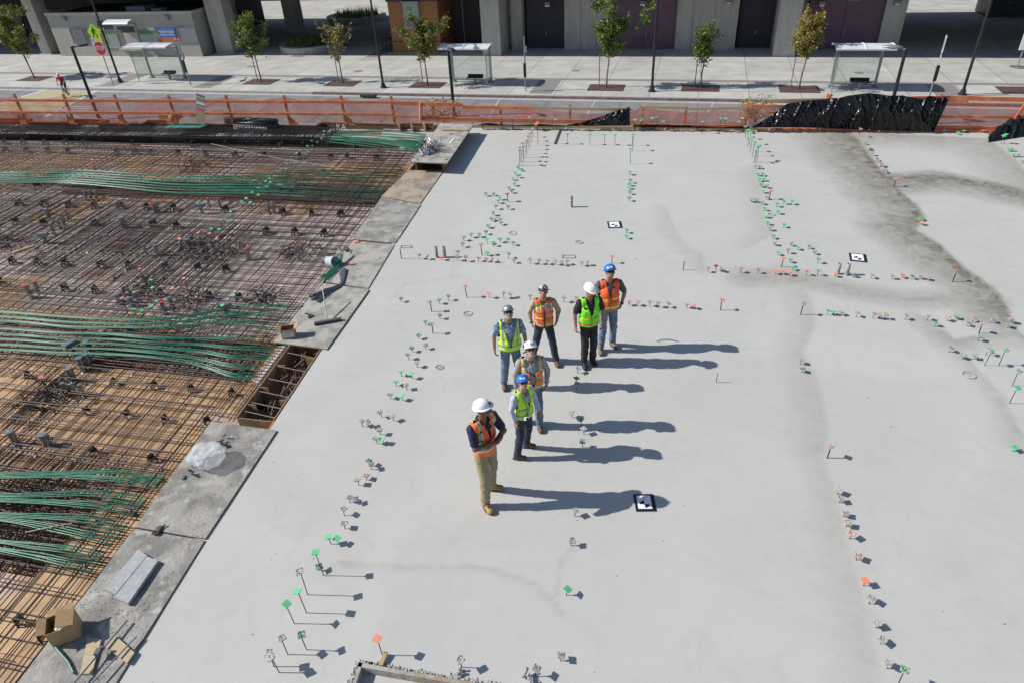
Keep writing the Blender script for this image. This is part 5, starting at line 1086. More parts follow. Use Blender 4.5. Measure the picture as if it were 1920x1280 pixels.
for where, grp, lst in ROWS:
    lst = sorted([(q[0], max(q[1], 244.5) if 'far edge' in where else q[1], q[2], q[3]) for q in lst], key=lambda q: -q[1])
    for k, q in enumerate(lst):
        c, T = q[3][0], 'T' in q[3]; big = HG(q[0], q[1], q[2]) > .2
        lab = '%s stake with %s cap, %s from the camera %s' % ('tall' if big or T else 'short', CN[c], ordw(k + 1), where)
        if len(lab.split()) > 16: lab = '%s %s cap stake, %s from camera %s' % ('tall' if big or T else 'short', CN[c], ordw(k + 1), where)
        assert len(lab.split()) <= 16, lab
        stake(q[0], q[1], q[2], c, lab, grp, thick=T)
for (x, y, ty, th, lab) in ((753, 485, 465, 1, 'bare dark rod standing alone near the slab edge, behind the workers'), (1281, 507, 488, 1, 'bare dark rod right of the blue helmeted worker'), (934, 493, 484, 1, 'bare stub of rod between capped stakes behind the workers'), (1343, 716, 697, 0, 'thin bare rod standing right of the standing workers\' shadows')):
    stake(x, y, ty, 'c', lab, 'bare rods standing in the slab', thick=bool(th), cap=False)
# pink rag-like form ties along the far edge
for k, x in enumerate((905, 943, 962, 1190, 1205, 1232, 1307, 1356, 1384, 1452, 1486, 1537, 1585, 1673, 1718, 1770)):
    p = FPt(x, 239, .55); p = G(x, 242 + (x - 900) * .006, .02); g = MB(); g.ell(p + V((0, 0, .04)), (.045, .04, .05), 6, m=4); g.beam(p, p + V((0, 0, .14)), .02, .02)
    tag(g.build('form_tie', 'cap_orange_dirty' if k % 2 else 'purple_plastic', base=p), '%s small pink form tie from the left along the far edge board' % ordw(k + 1), 'form tie', 'pink form ties along the far edge')
# stakes standing in the deck
D5 = [(672,105),(715,97),(710,108),(668,132),(625,137),(655,158),(580,175),(622,185),(588,213),(545,215),(498,255),(525,272),(470,270),(545,255),(425,318),(453,340),(388,348),(345,387),(320,405),(393,387),(255,460),(237,478),(268,488),(175,530),(240,520),(325,505),(345,507),(130,563),(178,580),(87,607),(53,633),(117,640)]
D4 = [(1812,632),(1847,605),(1875,637),(1890,565),(1735,703),(1647,775),(1710,777),(1583,835),(1648,838)]
D6 = [(1133,20),(1145,75),(1178,175),(1138,217),(1000,240),(1060,245),(1003,108),(1750,135),(1672,208)]
dk = [(440 + x / 4, 220 + y / 4, 'g', 0) for x, y in D5] + [(x / 4, 220 + y / 4, 'g', 0) for x, y in D4] + [(x / 4, 520 + y / 4, 'g', 0) for x, y in D6]
dk += [(x / 4, 220 + y / 4, 'o', 1) for x, y in ((1337,908),(1490,870),(1570,873),(1623,915),(1055,1135),(1383,1207),(12,850),(692,318),(1418,285))] + [(907 / 4, 520 + 155 / 4, 'o', 1), (293 / 4, 520 + 745 / 4, 'o', 1), (490, 531, 'o', 1), (1288 / 4, 540, 'o', 0)]
dk += [(611 + 0, 224, 'g', 2), (625, 224, 'g', 2), (628, 228, 'g', 2), (650, 224.5, 'g', 2), (658, 224.5, 'g', 2), (676, 227, 'g', 2), (715, 227.5, 'g', 2), (597, 228, 'g', 2), (818, 225.5, 'o', 2)]
dk.sort(key=lambda q: -q[1])
for k, (x, y, c, T) in enumerate(dk):
    zc = .14 if T == 0 else .38 if T == 1 else .2; p = G(x, y, zc); zb = DZ if T < 2 else -.1; p = V((p.x, p.y, zb))
    stake(0, 0, 0, 'h' if c == 'g' and y < 330 and k % 2 else c, '%s capped %s stake rising from the left rebar deck, %s nearest the camera' % ('green' if c == 'g' else CN[c], 'tall' if T == 1 else 'thin', ordw(k + 1)), 'capped stakes standing in the rebar deck', pos=p, hgt=zc - zb, thick=T == 1)
# ---- galvanised sleeves
SV4 = [((655,625),(630,552),.035,0),((690,620),(675,552),.035,0),((735,625),(712,552),.035,0),((375,765),(355,688),.05,0),((490,820),(428,675),.035,0),((520,770),(490,690),.035,1),((410,878),(388,797),.04,0),((455,835),(432,768),.035,0),((935,830),(920,750),.075,0),((1165,720),(1150,650),.04,1),((1190,715),(1168,635),.045,1),((1575,675),(1560,605),.035,1),((1655,680),(1643,608),.035,0),((915,1030),(887,942),.035,1),((1107,1040),(1087,955),.035,0),((1190,1040),(1175,960),.045,0),((1420,985),(1408,915),.06,0),((1870,1070),(1860,985),.05,1),((2020,720),(2008,645),.04,0),((2060,718),(2048,638),.04,0)]
SV6 = [((240,158),(225,62),.045,1),((295,120),(262,35),.04,1),((910,195),(902,120),.075,0),((990,220),(977,155),.045,0),((1050,190),(1030,110),.04,1),((1245,280),(1232,190),.04,1),((1295,230),(1272,150),.045,0),((790,470),(760,402),.05,0),((1000,440),(975,378),.07,0),((680,545),(660,485),.05,0),((690,680),(645,575),.045,0),((635,700),(605,600),.055,0),((560,775),(522,680),.055,0),((510,880),(480,790),.035,0),((565,875),(540,795),.035,0),((635,885),(600,800),.035,0),((130,1250),(65,1150),.05,0),((365,1260),(320,1175),.06,0)]
sv = [(b[0] / 4, 220 + b[1] / 4, 220 + t_[1] / 4, r, c) for b, t_, r, c in SV4] + [(b[0] / 4, 520 + b[1] / 4, 520 + t_[1] / 4, r, c) for b, t_, r, c in SV6]
sv.sort(key=lambda q: -q[1])
for k, (x, y, ty, r, c) in enumerate(sv):
    p = G(x, y, DZ); h = min(.42, max(.24, HG(x, y, ty, DZ))); t = empty('pipe_sleeve', p, '%s galvanised sleeve with %s end, %s nearest the camera on the rebar deck' % ('wide' if r > .05 else 'slim', 'red' if c else 'silver', ordw(k + 1)), 'pipe sleeve', 'galvanised pipe sleeves standing in the rebar deck')
    t.rotation_euler = (rr(-.04, .04), rr(-.04, .04), 0); r *= 1.15
    g = MB(); g.smooth = True; g.lathe([(r, 0), (r, h)], 14, caps=False); g.smooth = False; g.build('tube', 'galvanised', t, local=True)
    g = MB(); g.lathe([(r * 1.03, h - .02), (r * 1.03, h + .004), (.004, h + .006)], 14, caps=False); g.build('end_cap', 'tape_red' if c else 'galvanised', t, local=True); g = MB(); g.lathe([(r * 1.5, .0), (r * 1.5, .006), (r, .008)], 10); g.build('flange', 'galvanised', t, local=True)
for k, (x, y, ty, lab) in enumerate(((819, 483, 463, 'left of two rough grey pipe stubs behind the workers'), (834, 483, 463, 'right of two rough grey pipe stubs behind the workers'), (1071.5, 388.6, 368, 'lone grey pipe stub standing in the far middle of the slab'), (1570, 514, 494, 'left of two grey pipe stubs in the right cross row'), (1587, 516, 495, 'right of two grey pipe stubs in the right cross row'))):
    p = G(x, y); h = HG(x, y, ty); g = MB(); g.smooth = True; g.lathe([(.04, 0), (.041, h * .5), (.04, h), (.033, h), (.033, h - .05)], 12, p, caps=False); tag(g.build('pipe_stub', 'rough_concrete', base=p), lab, 'pipe stub', 'grey pipe stubs in the slab')
# galvanised boxes on sleeves
for k, (x, y, lab) in enumerate(((375, 385, 'silver box on a stem near the far green bundle'), (80, 440, 'silver box on a stem at the left of the deck'), (131, 645, 'silver box tilted among the middle green tendons'), (421, 572, 'silver box behind the upper middle green tendons'))):
    p = G(x, y, .02); t = empty('metal_box', V((p.x, p.y, DZ)), lab, 'metal box', 'silver boxes on stems in the rebar deck'); an = (.0, .1, 1.1, .0)[k]; ax = (V((math.cos(an), math.sin(an), 0)), V((-math.sin(an), math.cos(an), 0)), V((0, 0, 1)))
    g = MB(); g.box(p, (.26, .13, .10), ax); g.build('box', 'galvanised', t); g = MB(); g.box(V((p.x, p.y, (p.z + DZ) / 2 - .03)), (.07, .07, p.z - DZ - .05), ax); g.build('stem', 'galvanised', t)
# tangles of dowels round the tall orange stakes
def tangle(px, py, rx, ry, n, lab, zt=.05):
    c = G(px, py, DZ); t = empty('dowel_tangle', c, lab, 'rebar', 'dark tangles of rebar dowels on the deck')
    for k in range(min(n, 98)):
        a = c + A2 * rr(-rx, rx) + E2 * rr(-ry, ry) + V((0, 0, rr(.02, .12))); d = V((rr(-1, 1), rr(-1, 1), 0)).normalized() * rr(.12, .4); m_ = a + d * .6 + V((0, 0, rr(.02, .14))); g = MB(); g.tube([a, m_, a + d + V((0, 0, rr(-.02, .06)))], .010, 5); g.build('dowel', 'dark_steel', t)
tangle(352, 470, .45, .5, 60, 'dark dowel tangle at the foot of the left orange stake pair'); tangle(408, 476, .65, .6, 90, 'largest dark dowel tangle under the tall orange stakes'); tangle(8, 462, .6, .5, 60, 'dark dowel tangle at the left edge beside the timber offcut')
tangle(275, 545, .35, .4, 50, 'dark dowel tangle among the silver sleeves'); tangle(362, 566, .35, .4, 50, 'dark dowel tangle under the lone orange stake near middle tendons'); tangle(95, 745, .35, .35, 60, 'dark dowel tangle under the near orange stake'); tangle(490, 562, .35, .3, 40, 'dark dowel tangle under the orange stake by the middle fan'); tangle(362, 318, .5, .5, 40, 'small dark dowel tangle beyond the far green bundle'); tangle(560, 480, .7, .5, 70, 'loose dark dowel tangle left of the grey bucket')
# small spacers and litter on the deck
random.seed(17); sp = []
for k in range(18): sp.append((64 + k * 12.5, 470 + k * .6, 'lime_plastic'))
for k in range(19): sp.append((4 + k * 13, 527 + k * .75, 'lime_plastic'))
for (x, y) in ((195,945),(210,968),(222,975),(735,938),(800,885),(690,305),(400,760),(615,765),(780,895),(835,885),(905,885),(935,910),(985,865),(685,970),(1875,815)): sp.append((x / 4, 220 + y / 4, 'purple_plastic'))
for (x, y) in ((1083,690),(1275,895),(1400,908),(215,1080),(180,1130),(140,1080),(1260,850)): sp.append((x / 4, 520 + y / 4, 'purple_plastic'))
for (x, y) in ((588,97),(725,185),(720,858),(888,855),(1165,875),(1450,905),(215,1140),(990,735),(365,1190),(515,612)): sp.append((x / 4, 520 + y / 4, 'label_grey'))
for (x, y) in ((67, 855), (302, 862), (303, 881), (244, 957), (182, 975), (180, 1030), (158, 1060), (85, 1185), (290, 132 + 840)): sp.append((x, y, 'purple_plastic'))
for k, (x, y) in enumerate(((15,570),(555,610),(745,740),(1300,720),(1010,690),(1215,830),(1500,815),(975,770),(855,745),(1375,635),(670,870),(425,1040),(1185,1080),(855,1210),(950,1160))): sp.append((x / 4, 220 + y / 4, 'grey_plastic' if k % 2 else 'label_grey'))
SPM = {}
for m in ('lime_plastic', 'purple_plastic', 'label_grey', 'grey_plastic'):
    g = MB(); g.lathe([(.012, 0), (.032, 0), (.032, .03), (.012, .03)], 10, caps=False)
    for k in range(5): an = k * 1.2566; g.beam((.01 * math.cos(an), .01 * math.sin(an), .015), (.038 * math.cos(an), .038 * math.sin(an), .015), .008, .022)
    SPM[m] = g.mesh('bar_spacer', m)
sp.sort(key=lambda q: -q[1]); nm = {'lime_plastic': 'lime green', 'purple_plastic': 'purplish pink', 'label_grey': 'pale grey', 'grey_plastic': 'dark grey'}
for k, (x, y, m) in enumerate(sp):
    o = mobj('bar_spacer', SPM[m]); o.location = G(x, y, -.07); o.rotation_euler = (rr(.2, 1.4), 0, rr(0, 6)); s_ = max(1, min(1.5, o.location.y / 11)); o.scale = (s_ * (.5 if m == 'lime_plastic' else .75),) * 3
    tag(o, 'small %s wheel spacer on the rebar, %s nearest the camera' % (nm[m], ordw(k + 1)), 'spacer', 'small plastic wheel spacers on the rebar')
# long thin conduits across the far deck
for (pts, lab) in ((((396, 270), (450, 282), (520, 297), (590, 308), (655, 319)), 'thin pale conduit slanting down across the far deck'), (((528, 278), (620, 279), (700, 280), (786, 281)), 'thin pale conduit running toward the rebar stub pile'), (((352, 275), (345, 290), (340, 310), (334, 327)), 'thin wavy pale conduit reaching the far green bundle')):
    p = [G(x, y, -.02) for x, y in pts]; g = MB(); g.smooth = True; g.tube(spl(p, 4), .008, 6); tag(g.build('conduit', 'label_grey', base=p[0]), lab, 'conduit')
p = [G(50, 956, .0), G(99, 948, .03), G(137, 938, .0)]; g = MB(); g.tube([G(48, 997, -.02), G(100, 986, .02), G(135, 980, 0)], .009, 6); tag(g.build('wood_stick', 'pale_wood', base=p[0]), 'thin pale stick lying across the near green tendons', 'stick')
a, b = G(24, 475, -.05), G(64, 461, -.05); g = MB(); g.beam(a, b, .09, .05); tag(g.build('timber_offcut', 'raw_timber', base=a), 'timber offcut lying on the rebar at the left edge', 'timber')

# ================================================================ things on the walkway and slab
def cbox(px, py, size, rz, lab, fill=None, flap=False, z=.03, writing=False):
    p = G(px, py, z); t = empty('cardboard_box', p, lab, 'box'); w_, d_, h_ = size; th = .006
    ax = (V((math.cos(rz), math.sin(rz), 0)), V((-math.sin(rz), math.cos(rz), 0)), V((0, 0, 1)))
    g = MB(); g.cur = 0
    for s in (-1, 1): g.box(p + ax[0] * s * w_ / 2 + V((0, 0, h_ / 2)), (th, d_, h_), ax); g.box(p + ax[1] * s * d_ / 2 + V((0, 0, h_ / 2)), (w_ - th, th, h_), ax)
    g.box(p + V((0, 0, th / 2)), (w_ - th, d_ - th, th), ax); g.build('carton', 'cardboard', t)
    g = MB(); e = th / 2 + .0015
    for s in (-1, 1): g.box(p + ax[0] * s * (w_ / 2 - e) + V((0, 0, h_ / 2 + .004)), (.001, d_ - 2 * th, h_ - .01), ax); g.box(p + ax[1] * s * (d_ / 2 - e) + V((0, 0, h_ / 2 + .004)), (w_ - 2 * th, .001, h_ - .01), ax)
    g.build('inner_lining', 'cardboard_in', t)
    for sx, sy, an in ((-1, 0, .35), (1, 0, 2.6 if flap else .4), (0, 1, .3)):
        L = (w_ if sx else d_) * (.34 if not (flap and sx == 1) else .62); a_ = ax[0] if sx else ax[1]; b_ = ax[1] if sx else ax[0]; s = sx or sy
        hinge = p + a_ * s * ((w_ if sx else d_) / 2) + V((0, 0, h_)); dirn = a_ * s * math.cos(an) * 1.0 + V((0, 0, math.sin(an) if not (flap and sx == 1) else .25)); dirn.normalize()
        if not flap and sy: continue
        wd = (d_ if sx else w_) * .95; g = MB(); q = [hinge - b_ * wd / 2, hinge + b_ * wd / 2, hinge + b_ * wd / 2 + dirn * L, hinge - b_ * wd / 2 + dirn * L]; n_ = (q[1] - q[0]).cross(q[3] - q[0]).normalized() * .004
        g.add([x + n_ for x in q] + [x - n_ for x in q], [(0, 1, 2, 3), (7, 6, 5, 4), (0, 4, 5, 1), (1, 5, 6, 2), (2, 6, 7, 3), (3, 7, 4, 0)]); g.build('flap', 'cardboard', t)
    if writing:
        g = MB(); c = p - ax[1] * (d_ / 2 + th / 2 + .002) + V((0, 0, h_ * .52)); g.box(c, (w_ * .86, .002, h_ * .66), ax); o = g.build('paper_label', 'label_white', t)
        g = MB()
        for r_ in range(4): g.box(c - ax[1] * .0016 + V((0, 0, .04 - r_ * .024)) + ax[0] * (.03 if r_ < 2 else -.01), (w_ * (.5, .34, .4, .6)[r_], .001, .010 if r_ == 0 else .005), ax)
        g.build('label_print', 'poster_grey', o)
    if fill:
        g = MB(); g.smooth = True; random.seed(2)
        for k in range(7): g.ell(p + ax[0] * rr(-.08, .03) + ax[1] * rr(-.09, .09) + V((0, 0, rr(.1, .19))), (rr(.04, .08), rr(.04, .08), rr(.03, .06)), 8, m=5)
        o = g.build('plastic_bag', 'clear_bag', base=p); tag(o, 'crumpled bluish plastic bag inside the near cardboard box', 'bag')
cbox(128, 1188, (.30, .26, .26), .42, 'torn open cardboard box holding a plastic bag, near corner', True, True)
cbox(543, 630, (.26, .20, .20), .16, 'open cardboard box with paper label at the pit corner', writing=True)
# two pale grey boards
for (q, lab) in (([(196, 1103), (216, 1113), (276, 1040), (258, 1030)], 'left of two short grey boards lying side by side on the walkway'), ([(214, 1118), (240, 1130), (296, 1050), (276, 1042)], 'right of two short grey boards lying side by side on the walkway')):
    p = [G(x, y, .08) for x, y in q]; g = MB(); g.slabq(p, .05); tag(g.build('grey_board', 'board_grey', base=p[0]), lab, 'board', 'two short grey boards')
# glove
p = G(298, 990, .045); g = MB(); g.smooth = True; g.ell(p, (.05, .06, .02), 10)
for k in range(4): a = p + V((-.03 + k * .02, -.03 if k else -.02, 0)); g.tube([a, a + V((-.02 + k * .004, -.06, .012)), a + V((-.03 + k * .01, -.085, .0))], .011, 6)
g.tube([p + V((.03, .02, 0)), p + V((.07, .06, .01))], .013, 6); tag(g.build('work_glove', 'glove', base=p), 'dark work glove lying at the joint of two walkway sheets', 'glove')
# clear plastic bag
p = G(394, 866, .04)
random.seed(19); bm = bmesh.new(); bmesh.ops.create_icosphere(bm, subdivisions=4, radius=1)
CR = [V((rr(-1, 1), rr(-1, 1), rr(-.6, 1))).normalized() for _ in range(26)]
for v in bm.verts:
    n0 = V(v.co); ds = sorted((n0 - c).length for c in CR); d = 1 + .20 * noise.noise(n0 * 1.5 + V((3, 1, 2))) + .30 * min(.4, ds[1] - ds[0]) - .22 * ds[0]; v.co = V((n0.x * .27 * d, n0.y * .27 * d, max(-.005, .15 + n0.z * .17 * d)))
me = bpy.data.meshes.new('plastic_bag'); bm.to_mesh(me); bm.free(); me.materials.append(M('clear_bag')); o = bpy.data.objects.new('plastic_bag', me); C.objects.link(o); o.location = p; tag(o, 'crumpled clear plastic bag sitting on the walkway above the glove', 'bag')
random.seed(9)
for (x, y, n, lab) in ((417, 826, 7, 'small heap of grey plastic clips behind the clear bag'), (358, 882, 4, 'few grey plastic clips left of the clear bag'), (577, 594, 4, 'grey plastic clip lying above the labelled box'), (650, 470, 11, 'heap of grey plastic chairs at the corner of the walkway')):
    p = G(x, y, .035); g = MB()
    for k in range(n): a = p + V((rr(-.1, .1), rr(-.1, .1), rr(0, .05))); g.beam(a, a + V((rr(-.09, .09), rr(-.09, .09), rr(0, .07))), .03, .02)
    tag(g.build('plastic_clips', 'grey_plastic', base=p), lab, 'plastic clips')
for (x, y, lab) in ((665, 455, 'orange red scrap beside the grey clips on the walkway'), (656, 496, 'orange red rag at the end of the dark bar bundle')):
    p = G(x, y, .05); g = MB(); g.slabq([p, p + V((.09, .02, 0)), p + V((.08, .1, .03)), p + V((-.01, .08, .02))], .03); tag(g.build('orange_scrap', 'cap_orange', base=p), lab, 'scrap')
# tipped bucket
p = G(622, 490, .1); ax_ = (A2 * .5 + V((0, 0, .12)) - E2 * .25).normalized(); g = MB(); g.smooth = True; x_ = ax_.orthogonal().normalized(); y_ = ax_.cross(x_)
g.lathe([(.002, -.15), (.105, -.15), (.112, -.12), (.125, .13), (.135, .14), (.135, .155), (.12, .155), (.10, -.13), (.002, -.13)], 18, p, (x_, y_, ax_), caps=False); tag(g.build('bucket', 'bucket', base=p), 'pale grey bucket tipped on its side by the green strands', 'bucket')
# green strand offcuts and dark bars on the sheets
random.seed(6)
t = empty('strand_bundle', G(625, 510, .05), 'bundle of cut green strands bent beside the tipped bucket', 'strand bundle')
for k in range(16):
    pts = [G(637 + rr(-2, 3), 466 + rr(-2, 2), .25), G(641 + rr(-3, 3), 480 + rr(-2, 2), .14), G(632 + rr(-5, 4), 500 + rr(-3, 3), .07), G(606 + rr(-10, 8), 524 + rr(-5, 5), .05)]; g = MB(); g.smooth = True; g.tube(spl(pts, 4), .008, 5); g.build('strand', 'tendon_green', t)
t = empty('bar_bundle', G(610, 545, .04), 'fan of dark bent bars on the walkway under the broom handle', 'bar bundle')
for k in range(26):
    f = k / 25; pts = [G(648 - 10 * f + rr(-3, 3), 502 + 10 * f, .06), G(642 - 4 * f, 530 + 4 * f + rr(-4, 4), .05), G(615 + rr(-8, 8), 542 + 8 * f, .05), G(578 + 22 * f, 556 + 12 * f + rr(-4, 4), .04)]; g = MB(); g.tube(spl(pts, 4), .009, 5); g.build('bar', 'grey_plastic', t)
# broom
a, b = G(604, 536, .45), G(613, 597, .09); t = empty('push_broom', G(612, 600, .03), 'green handled push broom with wide dark head on the walkway', 'broom')
g = MB(); g.tube([a.lerp(b, .4), b], .014, 8); g.build('handle', 'cap_green_dirty', t); g = MB(); g.tube([a, a.lerp(b, .4)], .013, 8); g.build('handle_tip', 'pale_wood', t)
a, b = G(589, 606, .08), G(640, 597, .08); g = MB(); g.beam(a, b, .06, .035); g.build('head_block', 'grey_plastic', t); g = MB(); g.beam(a - V((0, 0, .045)), b - V((0, 0, .045)), .075, .055); g.build('bristles', 'black_plastic', t)
# rebar stub pile on the raised sheet
random.seed(12); c = G(806, 283, .37); t = empty('rebar_stub_pile', c, 'spiky pile of short rebar stubs on the raised sheet', 'rebar pile')
for k in range(95):
    an = rr(0, 6.28); r0 = abs(random.gauss(0, .3)); a = c + A2 * math.cos(an) * r0 * 1.0 + E2 * math.sin(an) * r0 * 1.5 + V((0, 0, max(.01, .2 - r0 * .45) * rr(0, 1))); d = V((rr(-1, 1), rr(-1, 1), rr(-.1, .8))).normalized() * rr(.12, .34); g = MB(); g.tube([a, a + d], .011, 5); g.build('stub', 'galvanised' if k % 3 == 0 else 'grey_plastic', t)
g = MB(); g.ell(G(804, 287, .42), (.07, .07, .05), 8); tag(g.build('blue_rag', 'poster_blue', base=G(804, 287, .42)), 'blue cloth lying on the rebar stub pile', 'cloth')
a, b = G(831, 243.5, .39), G(878, 244.5, .39); g = MB(); g.beam(a, b, .12, .03); tag(g.build('timber_board', 'raw_timber', base=a), 'pale board lying across the far end of the raised sheet', 'board')
for k, (x, y) in enumerate(((770, 296), (776, 303), (833, 300), (826, 262), (842, 252), (822, 258))):
    p = G(x, y, .37); g = MB(); g.slabq([p, p + V((.1, .02, 0)), p + V((.12, .07, .01)), p + V((.01, .05, 0))], .015); tag(g.build('scrap_piece', 'pale_wood' if k % 2 else 'grey_plastic', base=p), '%s small scrap from the near end of the raised sheet' % ordw(k + 1), 'scrap', 'small scraps on the raised sheet')
# near-corner clutter
p = [G(97, 1203, .05), G(112, 1222, .06), G(128, 1240, .05), G(139, 1262, .04)]; g = MB(); g.smooth = True; g.tube(spl(p, 4), .012, 7); tag(g.build('strand_piece', 'tendon_green', base=p[0]), 'short curved green strand in front of the near cardboard box', 'strand')
for (q, z, lab) in (([(150, 1262), (172, 1262), (190, 1197), (164, 1194)], .05, 'pale wooden wedge lying below the near cardboard box'), ([(198, 1212), (238, 1242), (252, 1222), (216, 1190)], .055, 'pale square of plywood under the thin steel bars')):
    p = [G(x, y, z) for x, y in q]; g = MB(); g.slabq(p, .02); tag(g.build('wood_piece', 'pale_wood', base=p[0]), lab, 'wood piece')
for (a, b, r, lab) in (((138, 1280), (238, 1162), .012, 'left of two thin steel bars lying in the near corner'), ((172, 1280), (256, 1192), .010, 'right of two thin steel bars lying in the near corner')):
    a, b = G(*a, .10), G(*b, .08); g = MB(); g.tube([a, b], r, 7); tag(g.build('steel_bar', 'post_grey', base=a), lab, 'steel bar', 'two thin steel bars in the near corner')
p = G(184, 1222, .12); g = MB(); g.box(p, (.06, .08, .06)); g.box(p + V((.03, .05, .01)), (.04, .03, .05)); tag(g.build('bar_clamp', 'grey_plastic', base=p), 'grey clamp on the left thin steel bar', 'clamp')
random.seed(44); g = MB()
for k in range(900):
    x, y = rr(150, 300), rr(1080, 1290); f = (x - 205) / 90 - (1190 - y) / 250
    if noise.noise(V((x * .02, y * .02, 3))) < .0 and rr(0, 1) > .25: continue
    p = G(x, y, .028); s_ = tost(p)[0]
    if s_ > -.2 or s_ < -1.3: continue
    r = rr(.002, .0075); g.ell(p, (r * rr(.8, 1.7), r, r * .8), 5, m=3)
for k in range(1400):
    t_ = rr(-5.5, 11); s_ = -.17 - abs(random.gauss(0, .05))
    if .4 < t_ < 2.9 or noise.noise(V((t_ * 2.5, 1, 1))) < -.05: continue
    r = rr(.0025, .007); g.ell(ST(s_ if t_ < -2 or k % 3 else s_ - rr(0, .25), t_, .03), (r * rr(.8, 1.7), r, r * .8), 5, m=3)
tag(g.build('gravel_crumbs', 'crumbs', base=G(230, 1200)), kind='stuff')
random.seed(77); g = MB()
for k in range(1500):
    x, y = rr(-8, 14), rr(4, 24); s_, t_ = tost((x, y))
    if s_ < .0 or t_ > 16.5 or (noise.noise(V((x * .4, y * .4, 9))) < 0 and rr(0, 1) > .2): continue
    r = abs(random.gauss(0, .0045)) + .0015; g.ell((x, y, r * .3), (r * rr(.8, 2), r * rr(.8, 1.5), r * .6), 5, m=3)
tag(g.build('slab_grit', 'crumbs', base=(0, 10, 0)), kind='stuff')
# aerial targets
def target(px, py, rz, lab, number=None, s=.30):
    p = G(px, py, .006); t = empty('survey_target', p, lab, 'survey target', 'black framed survey targets on the slab'); ax = (V((math.cos(rz), math.sin(rz), 0)), V((-math.sin(rz), math.cos(rz), 0)), V((0, 0, 1)))
    g = MB(); g.box(p, (s * .86, s * 1.0, .008), ax); g.box(p + ax[0] * .012 - ax[1] * .01 + V((0, 0, -.003)), (s * .9, s * 1.0, .004), ax); g.build('black_mat', 'mat_black', t)
    g = MB(); g.box(p + V((0, 0, .006)), (s * .62, s * .78, .003), ax); o = g.build('paper', 'paper_white', t)
    c = p + V((0, 0, .0085)) - ax[1] * s * .12; g = MB()
    for a0 in (math.pi / 2, 3 * math.pi / 2):
        pts = [c] + [c + (ax[0] * math.cos(a0 + k * math.pi / 12) + ax[1] * math.sin(a0 + k * math.pi / 12)) * s * .22 for k in range(7)]; g.add(pts, [tuple(range(8))])
    g.build('quadrant_mark', 'mat_black', o)
    if number: g = MB(); addtext(g, number, s * .3, p + V((0, 0, .009)) + ax[1] * s * .24, -ax[0], -ax[1]); g.build('number', 'purple_paint', o)
target(1208, 941, -.06, 'black framed survey target marked 2 beside the nearest worker\'s shadow', '2', .32); target(1152, 421.5, -.05, 'black framed survey target in the far middle of the slab', None, .40); target(1608, 483, -.35, 'black framed survey target by the two right pipe stubs', None, .40)
# cast-in rings and rectangles
for (x, y, r, lab) in ((877, 589, .10, 'round cast ring in the slab left of the silver helmeted worker'), (961, 438, .11, 'round cast ring at the far left green row'), (934, 411, .10, 'round cast ring between far left green stakes'), (1086, 455, .10, 'faint round ring behind the workers in the middle'), (1817, 703, .11, 'round cast ring at the right edge of the slab'), (824, 688, .08, 'broken cast ring right of the left stake row'), (1447, 403, .10, 'round cast ring beside the long right column row')):
    p = G(x, y, .0); g = MB(); g.lathe([(r, .001), (r, .010), (r - .012, .012), (r - .015, .002)], 20, p, caps=False)
    for k in range(5): g.ell(p + V((rr(-.05, .05), rr(-.05, .05), .005)), (rr(.01, .02), rr(.006, .014), .008), 5, m=3)
    tag(g.build('cast_ring', 'rough_concrete', base=p), lab, 'cast ring', 'round rings cast in the slab')
for (q, lab) in (([(1054, 484), (1078, 484), (1078, 479), (1055, 479)], 'small rectangular outline cast in the slab behind the workers'), ([(751, 465), (770, 465), (772, 461), (752, 461)], 'small rectangular outline by the bare rod at slab edge')):
    p = [G(x, y, .006) for x, y in q]; g = MB()
    for i in range(4): g.beam(p[i], p[(i + 1) % 4], .018, .014)
    tag(g.build('floor_outline', 'rough_concrete', base=p[0]), lab, 'cast frame', 'rectangular outlines cast in the slab')
g = MB(); g.tube([G(1231, 640, .02), G(1240, 636, .03), G(1255, 636, .02), G(1272, 640, .01)], .008, 5); tag(g.build('loose_wire', 'grey_plastic', base=G(1250, 638)), 'small curved wire lying behind the longest shadow', 'wire')
g = MB(); a, b = G(1040, 270, .02), G(1050, 244, .02); g.beam(a, b, .05, .04); tag(g.build('joint_strip', 'form_dark', base=a), 'dark joint strip in the slab near the far edge', 'strip')
# recess near the camera: wooden frame, lower concrete, ragged mortar rim
t = empty('recess_form', op[0], 'sunken timber framed recess in the slab at the bottom edge', 'formwork')
g = MB(); z = -.12; g.quad(*[V((p.x, p.y, z)) for p in op][::-1]); tag(g.build('recess_floor', 'slab_concrete'), kind='structure')
for a, b in ((0, 1), (3, 0), (1, 2), (2, 3)):
    pa, pb = op[a], op[b]; c = sum(op, V()) / 4; n_ = (V((-(pb - pa).y, (pb - pa).x, 0))).normalized(); n_ = n_ if (c - pa).dot(n_) > 0 else -n_
    g = MB(); g.beam(pa + n_ * .03 + V((0, 0, -.06)), pb + n_ * .03 + V((0, 0, -.06)), .05, .125); g.build('frame_board', 'form_smeared', t)
    random.seed(a); g = MB(); L = (pb - pa).length
    for k in range(int(L * 150)):
        f = rr(0, 1); p = pa.lerp(pb, f) - n_ * abs(random.gauss(0, .018)); r = rr(.004, .014); g.ell(p + V((0, 0, r * .3)), (r * rr(.8, 1.6), r * rr(.8, 1.5), r), 5, m=3)
    tag(g.build('mortar_rim', 'cap_concrete', t), kind='stuff')
a = G(722, 1245, 0); g = MB(); g.beam(G(714, 1246, .03), G(724, 1222, .05), .05, .03); tag(g.build('timber_cleat', 'raw_timber', base=a), 'short timber cleat at the recess corner below the orange stake', 'cleat')
